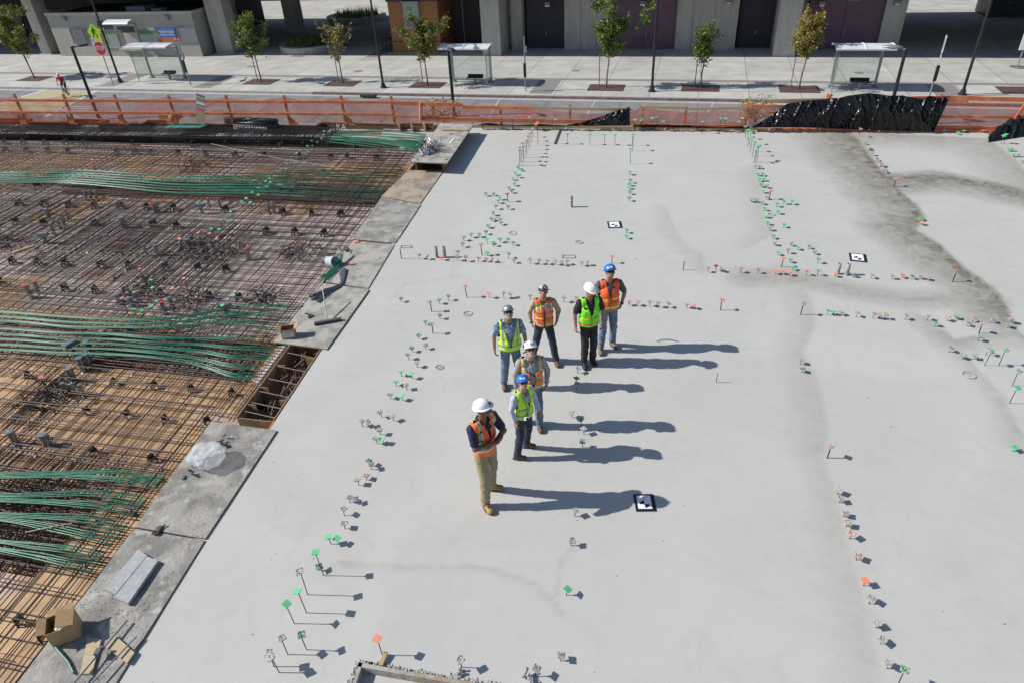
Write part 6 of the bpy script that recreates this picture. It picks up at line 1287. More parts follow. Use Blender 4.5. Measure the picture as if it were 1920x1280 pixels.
for (x, y, lab) in ((861, 1262, 'mortar clod stack under the middle recess stake'), (995, 1275, 'mortar clods at the right end of the recess')):
    p = G(x, y, .01); g = MB()
    for k in range(26): g.ell(p + V((rr(-.03, .03), rr(-.05, .05), rr(0, .06))), (rr(.008, .02),) * 3, 5, m=3)
    tag(g.build('mortar_clods', 'cap_concrete', base=p), lab, 'mortar')
g = MB(); g.smooth = True; g.tube([G(980, 1268, .02), G(984, 1262, .06), G(989, 1250, .1)], .02, 8); tag(g.build('pipe_bend', 'rough_concrete', base=G(980, 1268)), 'short pale pipe bend sticking up beside the recess', 'pipe')
# ================================================================ people
def blob(prims, voxel, smooth=3, disp=None):
    bm = bmesh.new()
    for pr in prims:
        if pr[0] == 'cap':
            _, a, b, ra, rb = pr; a, b = V(a), V(b); d = b - a; L = d.length
            if L < 1e-5: continue
            z = d.normalized(); x = z.orthogonal().normalized(); y = z.cross(x); n = 14; m = 5; rings = []
            for k in range(m + 1): f = math.pi / 2 * (1 - k / m); rings.append((ra * math.cos(f) if k else .0008, -ra * math.sin(f)))
            for k in range(m + 1): f = math.pi / 2 * k / m; rings.append((rb * math.cos(f) if k < m else .0008, L + rb * math.sin(f)))
            vs = [[bm.verts.new(a + (x * math.cos(6.28318 * q / n) + y * math.sin(6.28318 * q / n)) * r + z * h) for q in range(n)] for r, h in rings]
            for i in range(len(vs) - 1):
                for q in range(n): bm.faces.new((vs[i][q], vs[i][(q + 1) % n], vs[i + 1][(q + 1) % n], vs[i + 1][q]))
            bm.faces.new(vs[0][::-1]); bm.faces.new(vs[-1])
        else:
            _, c, r = pr[:3]; rot = pr[3] if len(pr) > 3 else Matrix.Identity(3); s = bmesh.ops.create_uvsphere(bm, u_segments=20, v_segments=12, radius=1)
            for v in s['verts']: v.co = rot @ V((v.co.x * r[0], v.co.y * r[1], v.co.z * r[2])) + V(c)
    me = bpy.data.meshes.new('b'); bm.to_mesh(me); bm.free(); o = bpy.data.objects.new('b', me); C.objects.link(o)
    md = o.modifiers.new('r', 'REMESH'); md.mode = 'VOXEL'; md.voxel_size = voxel; md.use_smooth_shade = True
    sm = o.modifiers.new('s', 'SMOOTH'); sm.iterations = smooth; sm.factor = .5
    bpy.context.view_layer.update(); r = bpy.data.meshes.new_from_object(o.evaluated_get(bpy.context.evaluated_depsgraph_get()))
    bpy.data.objects.remove(o); bpy.data.meshes.remove(me)
    if disp:
        nn = [v.normal.copy() for v in r.vertices]
        for v, n_ in zip(r.vertices, nn): v.co += n_ * disp(v.co)
    return r
def cutmesh(me, keep):
    bm = bmesh.new(); bm.from_mesh(me); bmesh.ops.delete(bm, geom=[f for f in bm.faces if not keep(f.calc_center_median())], context='FACES'); bm.to_mesh(me); bm.free()
mat('skin_light', (.50, .27, .19), .5, 0, (.45, .22, .16), 9, obj=True); mat('skin_tan', (.36, .19, .125), .5, 0, (.32, .165, .11), 9, obj=True); mat('skin_brown', (.21, .105, .065), .5, 0, (.18, .09, .055), 9, obj=True)
mat('vest_orange', (.95, .15, .045), .65, 0, (.88, .12, .035), 8, bump=.15, obj=True); mat('vest_orange_pale', (.85, .20, .06), .65, bump=.1); mat('vest_lime', (.60, .95, .04), .65, 0, (.50, .86, .03), 8, bump=.15, obj=True); mat('vest_green', (.27, .85, .04), .65, 0, (.23, .76, .03), 8, obj=True)
mat('reflector', (.30, .33, .36), .3, .3); mat('trim_yellow', (.72, .82, .08), .5); mat('trim_orange', (.85, .18, .05), .5); mat('dark_patch', (.02, .02, .02), .6)
mat('navy', (.012, .016, .05), .8, 0, (.02, .024, .065), 12, obj=True); mat('lavender_shirt', (.48, .50, .62), .75, 0, (.40, .42, .55), 10, obj=True); mat('grey_shirt', (.34, .33, .34), .8, 0, (.28, .28, .29), 12, obj=True)
mat('blue_pattern', (.30, .42, .55), .75, 0, (.06, .12, .22), 26, detail=3, lo=.42, hi=.58, obj=True); mat('tan_shirt', (.42, .34, .25), .8, 0, (.36, .29, .21), 12, obj=True); mat('black_cloth', (.014, .014, .017), .8, 0, (.022, .022, .027), 10, obj=True); mat('charcoal_shirt', (.075, .07, .075), .8, 0, (.1, .095, .1), 10, obj=True)
mat('khaki', (.36, .29, .17), .85, 0, (.29, .235, .135), 7, obj=True, bump=.3, bscale=14); mat('dark_denim', (.018, .025, .042), .85, 0, (.03, .04, .06), 8, obj=True, bump=.3, bscale=14); mat('denim', (.075, .13, .22), .85, 0, (.14, .20, .29), 6, obj=True, bump=.3, bscale=14); mat('grey_denim', (.13, .17, .23), .85, 0, (.21, .25, .31), 6, obj=True, bump=.3, bscale=14)
mat('boot_tan', (.46, .25, .10), .7, 0, (.36, .19, .07), 14, obj=True); mat('boot_brown', (.10, .055, .035), .7, 0, (.15, .09, .06), 14, obj=True); mat('boot_black', (.015, .014, .014), .6); mat('boot_taupe', (.22, .165, .13), .8, 0, (.17, .12, .1), 14, obj=True); mat('sole', (.05, .045, .04), .8)
mat('hat_white', (.80, .80, .79), .3, spec=.6); mat('hat_blue', (.01, .16, .55), .28, spec=.6); mat('hat_silver', (.30, .33, .36), .3, .5); mat('hat_flag', (.03, .02, .03), .35, 0, (.60, .42, .40), 14, detail=0, lo=.52, hi=.55, obj=True)
mat('lens_black', (.01, .01, .012), .15); mat('beard_white', (.46, .43, .40), .9, 0, (.30, .26, .23), 40, obj=True); mat('beard_grey', (.42, .40, .38), .9, 0, (.25, .22, .2), 30, obj=True); mat('hair_dark', (.03, .02, .015), .8); mat('lip', (.35, .12, .10), .5); mat('eye_white', (.7, .68, .66), .3)

def hand(mb, w, d, n, curl, side):
    """w wrist, d direction of the fingers, n palm normal; side +1/-1 puts the thumb"""
    d = d.normalized(); n = (n - d * n.dot(d)).normalized(); x = d.cross(n) * side; mb.smooth = True
    L = (.040, .045, .042, .033)
    for k in range(4):
        off = (k - 1.5) * .019; k0 = w + x * off * .7 - d * .012; k1 = w + d * (.082 - abs(k - 1.2) * .004) + x * off; q = k1; ang = 0; pts = [k0, k1]; rs = [.016, .0125]
        for j, f in enumerate((1, .72, .55)):
            ang += curl * (1 + .15 * k); q = q + (d * math.cos(ang) + n * math.sin(ang)) * L[k] * f + x * (k - 1.5) * .0015; pts.append(q); rs.append(.0095 - .001 * j)
        mb.tube(pts, rs, 8)
    t0 = w + d * .018 - x * .022; t1 = w + d * .045 - x * .048 + n * .012; t2 = t1 + d * .030 - x * .008 + n * .012; mb.tube([w - x * .006, t0, t1, t2, t2 + d * .022 + n * .006], [.014, .0145, .012, .0105, .008], 8)

def hat(kind, R, c, m, parent, fin, logo=None, strap=False):
    """R head rotation, c head centre"""
    hs = .85 if kind == 'full' else .97
    def P(x, y, z): return fin(c + R @ V((x * hs, y * hs + .008, z * hs + .044)))
    g = MB(); g.smooth = True; n = 28; K = 9; rings = []
    for k in range(K + 1):
        f = k / K * math.pi / 2; r = math.cos(f) ** .85 if k < K else .01; rings.append((r, math.sin(f)))
    vs = []
    for r, z in rings:
        for q in range(n): an = 6.28318 * q / n; rid = (.005 if (abs(math.sin(an)) > .0 and abs(math.cos(an)) < .28) else 0) * (1 - z * .2); vs.append(P(math.cos(an) * r * (.113 + rid), math.sin(an) * r * (.137 + rid), z * (.108 + rid)))
    g.add(vs, [(i * n + q, i * n + (q + 1) % n, (i + 1) * n + (q + 1) % n, (i + 1) * n + q) for i in range(K) for q in range(n)] + [tuple(range(K * n, K * n + n))])
    # brim
    vs = []; prof = ((0, .003), (.4, .0), (1, -.010), (1, -.016), (.4, -.008), (0, -.006))
    for e, z in prof:
        for q in range(n):
            an = 6.28318 * q / n; fr = max(0, -math.sin(an)); w_ = (.026 + .016 * fr) if kind == 'full' else (.008 + .052 * max(0, fr - .25) ** .7 if fr > .25 else .008)
            vs.append(P(math.cos(an) * (.111 + w_ * e), math.sin(an) * (.135 + w_ * e), z))
    m_ = len(prof); g.add(vs, [(i * n + q, ((i + 1) % m_) * n + q, ((i + 1) % m_) * n + (q + 1) % n, i * n + (q + 1) % n) for i in range(m_) for q in range(n)])
    o = g.build('hard_hat', m, parent, local=True)
    g = MB(); g.smooth = True
    for x in ((-.035, 0, .035) if kind == 'full' else (0,)):
        pts = [P(x, -.125 * math.cos(a), .108 * math.sin(a) * (1 if x == 0 else .94) + .001) for a in [i * math.pi / 10 for i in range(1, 10)]]; g.tube(pts, .007, 6)
    g.build('ridge', m, o, local=True)
    if logo:
        g = MB(); q = [P(-.026, -.137, .022), P(.026, -.137, .022), P(.022, -.131, .056), P(-.022, -.131, .056)]; cc = sum(q, V()) / 4; nn = (cc - P(0, 0, .03)).normalized() * .006; q = [a + nn for a in q]; g.add(q + [a - nn * 1.5 for a in q], [(0, 1, 2, 3), (7, 6, 5, 4), (0, 4, 5, 1), (1, 5, 6, 2), (2, 6, 7, 3), (3, 7, 4, 0)]); g.build('badge', logo, o, local=True)
    if strap:
        g = MB(); g.smooth = True
        for s in (-1, 1): g.box(P(s * .112, -.02, .02), (.02, .06, .03)); g.tube([P(s * .10, -.03, -.01), P(s * .085, -.04, -.10), P(s * .03, -.07, -.15)], .004, 5)
        for x in (-.05, 0, .05): g.box(P(x, -.13 + abs(x) * .4, .045), (.02, .02, .012))
        g.build('vent_strap', 'dark_patch', o, local=True)

def person(lab, cat_px, topy, yaw, feet, arms, head, skin, shirt, sleeve, vest, trousers, boots, hatk, face, extra=None, shape=1.0, hips=(0, 0), open_v=(.055, 1.16), lean=0.0, twist=0):
    (fx, fy) = cat_px; base = G(fx, fy); total = HG(fx, fy, topy); S = total / 1.845
    t = empty('person', base, lab, 'person', rz=yaw); Ri = Matrix.Rotation(-yaw, 3, 'Z')
    def loc(px, py): q = Ri @ (G(px, py) - base); return V((q.x / S, q.y / S, 0))
    fl = [loc(*feet[0][:2]), loc(*feet[1][:2])]     # 0: person's right (-x), 1: left (+x)
    up = V((hips[0], hips[1], 0))
    def fin(p): p = V(p); return V((p.x + lean * p.z, p.y, p.z)) * S
    def finmesh(me):
        for v in me.vertices: v.co = fin(v.co)
        me.update(); return me
    def put(nm, me, mats, parent=t):
        me.materials.clear()
        for m in (mats if isinstance(mats, (list, tuple)) else [mats]): me.materials.append(M(m))
        me.polygons.foreach_set('use_smooth', [True] * len(me.polygons)); return mobj(nm, me, parent)
    w_ = shape; T = lambda x, y, z: V((x + hips[0], y + hips[1], z))
    sh = [T(-.185, .01, 1.425), T(.185, .01, 1.425)]; hp = [T(-.085, 0, .93), T(.085, 0, .93)]
    legs = []
    for k in (0, 1):
        an = fl[k] + V((0, 0, .10)); kn = (hp[k] + an) / 2 + V((0, -.035, .02)); dy = math.radians(feet[k][2]) - yaw; fd = V((math.sin(dy + 0) * 1, -math.cos(dy), 0)); legs.append((hp[k], kn, an, fd))
    ct = V((hips[0], hips[1] - .01, 0))
    HR = Matrix.Rotation(math.radians(head[1]), 3, 'Z') @ Matrix.Rotation(math.radians(-head[0]), 3, 'X')
    hc = T(0, -.025, 1.655) + HR @ V((0, -.01, .015)); HP = lambda x, y, z: hc + HR @ V((x, y, z))
    hd = [('ell', HP(0, .012, .022), (.074, .092, .098), HR), ('ell', HP(0, -.028, -.05), (.058, .062, .062), HR), ('ell', HP(0, -.05, -.085), (.03, .028, .022), HR), ('cap', HP(0, -.082, .012), HP(0, -.108, -.030), .009, .0145), ('ell', HP(.016, -.092, -.034), (.010, .010, .008), HR), ('ell', HP(-.016, -.092, -.034), (.010, .010, .008), HR),
          ('cap', HP(-.035, -.076, .022), HP(.035, -.076, .022), .012, .012), ('ell', HP(.04, -.062, -.022), (.02, .02, .02), HR), ('ell', HP(-.04, -.062, -.022), (.02, .02, .02), HR), ('ell', HP(.077, .0, -.01), (.010, .02, .032), HR), ('ell', HP(-.077, .0, -.01), (.010, .02, .032), HR), ('cap', T(0, .015, 1.44), HP(0, .02, -.06), .060 * w_ ** .5, .056), ('cap', HP(-.018, -.083, -.058), HP(.018, -.083, -.058), .008, .008)]
    tor = lambda e: [('ell', T(0, .005, .955), (.160 * w_ + e, .115 * w_ + e, .12 + e)), ('ell', T(0, -.005 - .02 * (w_ - 1), 1.10), (.148 * w_ + e, .108 * w_ ** 1.5 + e, .14 + e)), ('ell', T(0, .0, 1.275), (.165 * w_ ** .6 + e, .118 * w_ ** .6 + e, .19 + e)), ('cap', T(-.13, .012, 1.415), T(.13, .012, 1.415), .066 + e, .066 + e), ('cap', T(-.06, .012, 1.45), T(.06, .012, 1.45), .055 + e, .055 + e)]
    body = hd + tor(-.012)
    for k in (0, 1):
        s, (el, wr) = sh[k], arms[k][:2]; el, wr = T(*el), T(*wr)
        body += [('cap', s, el, .050, .040), ('cap', el, wr, .041, .027)]
        h_, kn, an, fd = legs[k]; body += [('cap', h_, kn, .07, .052), ('cap', kn, an, .05, .036), ('cap', an, an + fd * .10 - V((0, 0, .05)), .036, .03)]
    me = blob(body, .0085, 2)
    g = MB()
    for k in (0, 1):
        el, wr, n_, curl = T(*arms[k][0]), T(*arms[k][1]), V(arms[k][2]), arms[k][3]; dd = V(arms[k][4]) if len(arms[k]) > 4 else (wr - el); hand(g, wr, dd, n_, curl, 1 if k == 0 else -1)
    hm = g.mesh('h', skin); bm = bmesh.new(); bm.from_mesh(me); bm.from_mesh(hm); bm.to_mesh(me); bm.free(); bpy.data.meshes.remove(hm); me.name = 'body'
    put('body', finmesh(me), skin)
    # shirt
    pr = tor(.008); cutL = .56 if sleeve == 'short' else 1.0
    for k in (0, 1):
        s, el, wr = sh[k], T(*arms[k][0]), T(*arms[k][1])
        if sleeve == 'short': pr += [('cap', s, s.lerp(el, .72), .064, .060)]
        elif sleeve == 'rolled': pr += [('cap', s, el, .062, .053), ('cap', el, el.lerp(wr, .35), .054, .048)]
        else: pr += [('cap', s, el, .062, .052), ('cap', el, el.lerp(wr, .93), .052, .040)]
    me = blob(pr, .010, 2, lambda c: .009 * noise.noise(V((c.x * 10, c.y * 10, c.z * 16 + base.x))) + .004 * noise.noise(c * 24))
    cutmesh(me, lambda c: c.z > .965 and not (c.z > 1.475 and abs(c.x - hips[0]) < .075) and not (c.y - hips[1] < -.04 and c.z > 1.40 and abs(c.x - hips[0]) < (c.z - 1.40) * .75))
    put('shirt', finmesh(me), shirt)
    if shirt in ('navy', 'lavender_shirt', 'blue_pattern', 'grey_shirt', 'tan_shirt'):
        g = MB(); g.smooth = True
        pts = [fin(T(.075 * math.sin(a), .018 + .065 * -math.cos(a) * -1 * -1, 1.495 - .03 * max(0, math.cos(a)) * 1)) for a in [math.radians(x) for x in range(25, 336, 20)]]
        g.tube(pts, .014, 7); g.build('collar', shirt, t, local=True)
    # vest
    style, vm = vest
    pr = [('ell', T(0, -.005, 1.06), (.172 * w_ + .016, .128 * w_ ** 1.2 + .014, .17)), ('ell', T(0, .0, 1.24), (.170 * w_ ** .7 + .02, .124 * w_ ** .7 + .018, .21)), ('cap', T(-.12, .012, 1.418), T(.12, .012, 1.418), .088, .088), ('ell', T(0, .0, .99), (.172 * w_ + .016, .122 * w_ ** 1.2 + .018, .12))]
    me = blob(pr, .0095, 2, lambda c: .010 * noise.noise(V((c.x * 9, c.y * 9, c.z * 5)) + V((3, 3, base.x))) + .005 * noise.noise(c * 17))
    vw, vb = open_v; X0 = hips[0]; Y0 = hips[1]
    def keep(c):
        x, y, z = c.x - X0, c.y - Y0, c.z; ax = abs(x)
        if z < .945 or ax > .205 or z > 1.50: return False
        if z > 1.455 and ax < .075: return False
        if ax > (.165 if style != 1 else .185) + max(0, (1.25 - z)) * .5 and z > 1.2: return False
        if y < 0 and z > vb and ax < vw * min(1, (z - vb) / (1.45 - vb) * 1.15) + .004: return False
        return True
    cutmesh(me, keep); mi = []
    rng = lambda v, a, b: a <= v <= b
    for p in me.polygons:
        c = p.center; x, y, z = abs(c.x - X0), c.y - Y0, c.z; m = 0; fr = y < 0
        if style == 1:
            if rng(z, 1.035, 1.105): m = 2 if (z < 1.046 or z > 1.094) else 1
            if z > 1.105 and rng(x, .095, .140): m = 2 if (x < .104 or x > .131) else 1
        elif style == 2:
            if rng(z, 1.02, 1.065) or rng(z, 1.155, 1.20): m = 1
        elif style == 3:
            if rng(z, .965, 1.04): m = 2 if (z < .98 or z > 1.025) else 1
            if rng(z, 1.12, 1.185) and x > .05: m = 2 if (z < 1.132 or z > 1.172) else 1
            if z > 1.27 and rng(x, .07, .15): m = 2 if (x < .085 or x > .135) else 1
        elif style == 4:
            if rng(z, 1.03, 1.07): m = 1
            if z > 1.07 and rng(x, .105, .14): m = 1
        elif style == 5:
            if rng(z, .985, 1.055): m = 2 if (z < 1.0 or z > 1.04) else 1
            if rng(z, 1.13, 1.20) and rng(x, .045, .15): m = 2 if (z < 1.145 or z > 1.187) else 1
            if rng(z, 1.28, 1.44) and rng(x, .06, .145): m = 2 if (x < .075 or x > .13) else 1
            if fr and x < .012: m = 3
        elif style == 6:
            if rng(z, .985, 1.025): m = 2
            if rng(z, 1.105, 1.145) and rng(x, .04, .13): m = 2
            if fr and x < .007: m = 3
            if fr and rng(z, 1.32, 1.36) and c.x - X0 < 0 and rng(x, .07, .13): m = 3
        elif style == 7:
            if rng(z, .985, 1.03): m = 2
            if rng(z, 1.15, 1.195) and rng(x, .04, .13): m = 2
            if fr and x < .006: m = 1
        mi.append(m)
    me.polygons.foreach_set('material_index', mi); me.update()
    o = put('safety_vest', finmesh(me), vm); me.polygons.foreach_set('material_index', mi); md = o.modifiers.new('s', 'SOLIDIFY'); md.thickness = .006; md.offset = 1
    if style in (3, 5, 6, 7):
        for s in (-1, 1):
            for (z0, hh) in ((1.08, .10), (1.25, .07)) if style != 7 else ((1.08, .10),):
                g = MB(); yy = -(.128 * w_ ** 1.2 + .03) + .012; a = math.asin(.09 / .2) * s * .8; c = T(s * .092, yy + .018, z0); x_ = V((math.cos(a), math.sin(a), 0)); y_ = V((-x_.y, x_.x, 0)); g.box(fin(c), (.085 * S, .018 * S, hh * S), (x_, y_, V((0, 0, 1)))); g.build('vest_pocket', vm[0], o, local=True)
    # trousers
    pr = [('ell', T(0, .008, .945), (.165 * w_ + .004, .122 * w_ + .004, .105))]
    for k in (0, 1):
        h_, kn, an, fd = legs[k]; pr += [('cap', h_ + V((0, .01, 0)), kn, .094, .077), ('cap', kn, an + V((0, 0, .0)), .076, .066)]
    me = blob(pr, .0105, 2, lambda c: .011 * noise.noise(V((c.x * 8, c.y * 8, c.z * 15 + base.x))) * (1.3 if c.z < .35 or abs(c.z - .5) < .12 else .6) + .004 * noise.noise(c * 25)); cutmesh(me, lambda c: c.z > .075); put('trousers', finmesh(me), trousers)
    g = MB(); g.smooth = True; g.lathe([(1, 0), (1, .035)], 24, fin(T(0, .006, .995)), (V((.172 * w_ * S, 0, 0)), V((0, .126 * w_ * S, 0)), V((0, 0, S))), caps=False); g.build('belt', 'boot_black', t, local=True)
    # boots
    for k in (0, 1):
        h_, kn, an, fd = legs[k]; sd_ = V((-fd.y, fd.x, 0)); f0 = V((an.x, an.y, 0))
        me = blob([('cap', an + V((0, 0, .03)), f0 + V((0, 0, .065)), .05, .048), ('cap', f0 - fd * .03 + V((0, 0, .048)), f0 + fd * .10 + V((0, 0, .045)), .044, .043), ('ell', f0 + fd * .135 + V((0, 0, .042)), (.05, .05, .036)), ('cap', an + V((0, 0, .0)), f0 + fd * .09 + V((0, 0, .06)), .045, .03)], .0095, 2)
        for v in me.vertices:
            if v.co.z < .014: v.co.z = .014
        b = put('boot', finmesh(me), boots); g = MB(); pts = []
        for q in range(16): a = 6.28318 * q / 16; pts.append((math.cos(a), math.sin(a)))
        c = f0 + fd * .045; vv = [fin(c + fd * (x * .135) + sd_ * (y * .050 * (1 if x > -.3 else .9)) + V((0, 0, z))) for z in (.002, .024) for x, y in pts]; g.add(vv, [tuple(range(16))[::-1], tuple(range(16, 32))] + [(i, (i + 1) % 16, 16 + (i + 1) % 16, 16 + i) for i in range(16)]); g.build('sole', 'sole', b, local=True)
        g = MB()
        for q in range(4): z = .075 + q * .02; c = f0 + fd * (.115 - q * .018) + V((0, 0, z)); g.beam(fin(c - sd_ * .02), fin(c + sd_ * .02), .006, .006)
        g.build('lace', 'sole', b, local=True)
    # face
    if 'glasses' in face or 'shades' in face:
        g = MB()
        for s in (-1, 1):
            g.smooth = True; g.ell(fin(HP(s * .033, -.091, .004)), (.028 * S, .012 * S, .018 * S), 12, tuple(HR @ a for a in (V((1, 0, 0)), V((0, 1, 0)), V((0, 0, 1)))), m=6); g.smooth = False; g.beam(fin(HP(s * .06, -.085, .008)), fin(HP(s * .08, .0, .004)), .005, .006)
        g.beam(fin(HP(-.02, -.098, .010)), fin(HP(.02, -.098, .010)), .006, .006); g.build('glasses', 'lens_black', t, local=True)
    else:
        for s in (-1, 1):
            g = MB(); g.smooth = True; g.ell(fin(HP(s * .032, -.083, .006)), (.012 * S, .008 * S, .008 * S), 8); e = g.build('eye', 'eye_white', t, local=True); g = MB(); g.ell(fin(HP(s * .032, -.0905, .006)), (.006 * S, .003 * S, .006 * S), 8); g.build('pupil', 'hair_dark', e, local=True)
        g = MB(); [g.beam(fin(HP(s * .048, -.088, .024)), fin(HP(s * .018, -.096, .026)), .008, .006) for s in (-1, 1)]; g.build('eyebrows', 'hair_dark', t, local=True)
    g = MB(); g.smooth = True; g.tube([fin(HP(-.022, -.089, -.058)), fin(HP(0, -.095, -.061)), fin(HP(.022, -.089, -.058))], [.003, .006, .003], 6); g.build('mouth', 'lip', t, local=True)
    bd = [f for f in face if f.startswith('beard')]
    if bd:
        me = blob([('ell', HP(0, -.052, -.088), (.045, .045, .036), HR), ('cap', HP(-.055, -.02, -.055), HP(-.025, -.065, -.085), .018, .02), ('cap', HP(.055, -.02, -.055), HP(.025, -.065, -.085), .018, .02), ('cap', HP(-.02, -.094, -.047), HP(.02, -.094, -.047), .009, .009), ('cap', HP(-.028, -.083, -.05), HP(-.024, -.08, -.08), .009, .012), ('cap', HP(.028, -.083, -.05), HP(.024, -.08, -.08), .009, .012)], .006, 1, lambda c: .003 * noise.noise(c * 60)); put('beard', finmesh(me), bd[0])
    hair = 'beard_grey' if bd else 'hair_dark'
    me = blob([('ell', HP(0, .035, .012), (.079, .075, .075), HR), ('ell', HP(0, .06, -.03), (.06, .035, .03), HR), ('cap', HP(.075, .005, .03), HP(.077, -.008, -.0), .010, .006), ('cap', HP(-.075, .005, .03), HP(-.077, -.008, -.0), .010, .006)], .008, 1); put('hair', finmesh(me), hair)
    hat(hatk[0], HR @ Matrix.Rotation(math.radians(-4), 3, 'X'), hc, hatk[1], t, fin, hatk[2] if len(hatk) > 2 else None, len(hatk) > 3)
    if extra: extra(t, T, fin, S, HP, arms)
    return t
def wband(m='dark_patch', k=1, f=.85):
    def fn(t, T, fin, S, HP, arms):
        el, wr = T(*arms[k][0]), T(*arms[k][1]); d = (wr - el).normalized(); g = MB(); g.smooth = True; g.tube([fin(el.lerp(wr, f)), fin(el.lerp(wr, f) + d * .03)], .036 * S, 12); g.build('wristwatch', m, t, local=True)
    return fn
R_ = math.radians
# arm: (elbow, wrist, palm normal, finger curl, finger direction)
person('person with crossed arms, white full brim hat, orange vest, khaki trousers and tan boots', (919, 937), 743, R_(42), [(911, 950, 28), (921, 917, 84)],
       [((-.245, -.10, 1.19), (.03, -.235, 1.215), (0, .9, .3), .35, (.9, .1, .25)), ((.25, -.11, 1.20), (-.02, -.185, 1.165), (0, .8, .5), .5, (-.9, -.15, .12))],
       (8, 30), 'skin_brown', 'navy', 'short', (1, ['vest_orange', 'reflector', 'trim_yellow', 'dark_patch']), 'khaki', 'boot_tan', ('full', 'hat_white', 'dark_patch'), ('shades',), shape=.86, open_v=(.035, 1.22))
def cam_extra(t, T, fin, S, HP, arms):
    g = MB(); g.smooth = True; g.tube([fin(T(-.10, -.0, 1.50)), fin(T(-.085, -.12, 1.42)), fin(T(-.06, -.165, 1.25)), fin(T(-.085, -.18, 1.07))], .005, 5); g.tube([fin(T(.08, -.0, 1.50)), fin(T(.05, -.13, 1.4)), fin(T(.0, -.165, 1.22)), fin(T(-.085, -.18, 1.07))], .005, 5); g.build('neck_strap', 'dark_patch', t, local=True)
    g = MB(); g.box(fin(T(-.10, -.185, 1.04)), (.09 * S, .035 * S, .06 * S)); o = g.build('compact_camera', 'silver_roof', t, local=True); g = MB(); g.smooth = True; g.lathe([(.022 * S, 0), (.022 * S, .015)], 12, fin(T(-.10, -.203, 1.04)), (V((1, 0, 0)), V((0, 0, 1)), V((0, -1, 0)))); g.build('lens', 'lens_black', o, local=True)
person('person in blue hat and lime vest with a camera strap, pale shirt, dark trousers', (986, 851), 700, R_(40), [(970, 860, 82), (987, 838, 88)],
       [((-.26, .02, 1.17), (-.235, -.04, .925), (1, .2, 0), .35, (.02, -.05, -1)), ((.27, .0, 1.16), (.285, -.10, .91), (-1, .1, 0), .35, (0, -.12, -1))],
       (28, -30), 'skin_light', 'lavender_shirt', 'long', (2, ['vest_lime', 'reflector', 'trim_yellow', 'dark_patch']), 'dark_denim', 'boot_brown', ('cap', 'hat_blue', 'hat_white'), ('glasses',), cam_extra, open_v=(.06, 1.22))
def hang_glasses(t, T, fin, S, HP, arms):
    g = MB(); g.smooth = True; [g.ell(fin(T(s * .035 - .01, -.15, 1.25 - s * .02)), (.028 * S, .008 * S, .017 * S), 10) for s in (-1, 1)]; g.beam(fin(T(-.03, -.152, 1.26)), fin(T(.02, -.152, 1.24)), .005, .005); g.build('hung_glasses', 'lens_black', t, local=True)
person('person with white beard, white strapped helmet, open orange vest, grey sleeves and blue jeans', (1000, 800), 637, R_(8), [(984, 792, 0), (1012, 801, 6)],
       [((-.27, .03, 1.16), (-.27, -.03, .92), (1, .2, 0), .35, (.05, -.05, -1)), ((.28, .03, 1.17), (.245, -.05, .93), (-1, .2, 0), .45, (-.2, -.05, -1))],
       (30, 0), 'skin_light', 'grey_shirt', 'long', (3, ['vest_orange_pale', 'reflector', 'trim_yellow', 'dark_patch']), 'denim', 'boot_brown', ('cap', 'hat_white', None, True), ('shades', 'beard_white'), hang_glasses, shape=1.1, open_v=(.10, .93))
person('person with grey beard, silver full brim hat, lime vest over blue patterned shirt and jeans', (961, 728), 569, R_(6), [(946, 724, 2), (978, 728, 10)],
       [((-.275, .03, 1.17), (-.285, -.02, .93), (1, .2, 0), .4, (.05, -.05, -1)), ((.27, .03, 1.17), (.29, -.05, .95), (-1, .2, 0), .4, (.0, -.1, -1))],
       (30, 2), 'skin_tan', 'blue_pattern', 'short', (4, ['vest_lime', 'reflector', 'trim_yellow', 'dark_patch']), 'denim', 'boot_brown', ('full', 'hat_silver', 'cap_green_dirty'), ('shades', 'beard_white'), shape=1.12, open_v=(.105, 1.02))
person('person in dark patterned hat and pocketed orange vest, tan shirt, dark jeans, hands at hips', (1022, 680), 531, R_(2), [(1000, 672, -8), (1043, 681, 12)],
       [((-.28, .06, 1.19), (-.245, -.04, 1.0), (1, .3, .2), .5, (.25, -.1, -1)), ((.29, .06, 1.19), (.245, -.04, 1.0), (-1, .3, .2), .5, (-.25, -.1, -1))],
       (30, -4), 'skin_tan', 'tan_shirt', 'rolled', (5, ['vest_orange', 'reflector', 'trim_yellow', 'dark_patch']), 'dark_denim', 'boot_brown', ('full', 'hat_flag'), (), wband('dark_patch', 0), open_v=(.05, 1.28))
person('person all in black with white hat and green vest, looking down', (1103, 683), 527, R_(12), [(1095, 685, 4), (1111, 679, 16)],
       [((-.27, .03, 1.16), (-.275, -.04, .93), (1, .2, 0), .45, (.05, -.05, -1)), ((.275, .02, 1.16), (.275, -.06, .93), (-1, .2, 0), .45, (-.1, -.1, -1))],
       (-14, 28), 'skin_tan', 'black_cloth', 'short', (6, ['vest_green', 'reflector', 'trim_orange', 'dark_patch']), 'black_cloth', 'boot_black', ('cap', 'hat_white', 'sign_lime'), ('shades',), wband('reflector'), shape=1.05, open_v=(.075, 1.16))
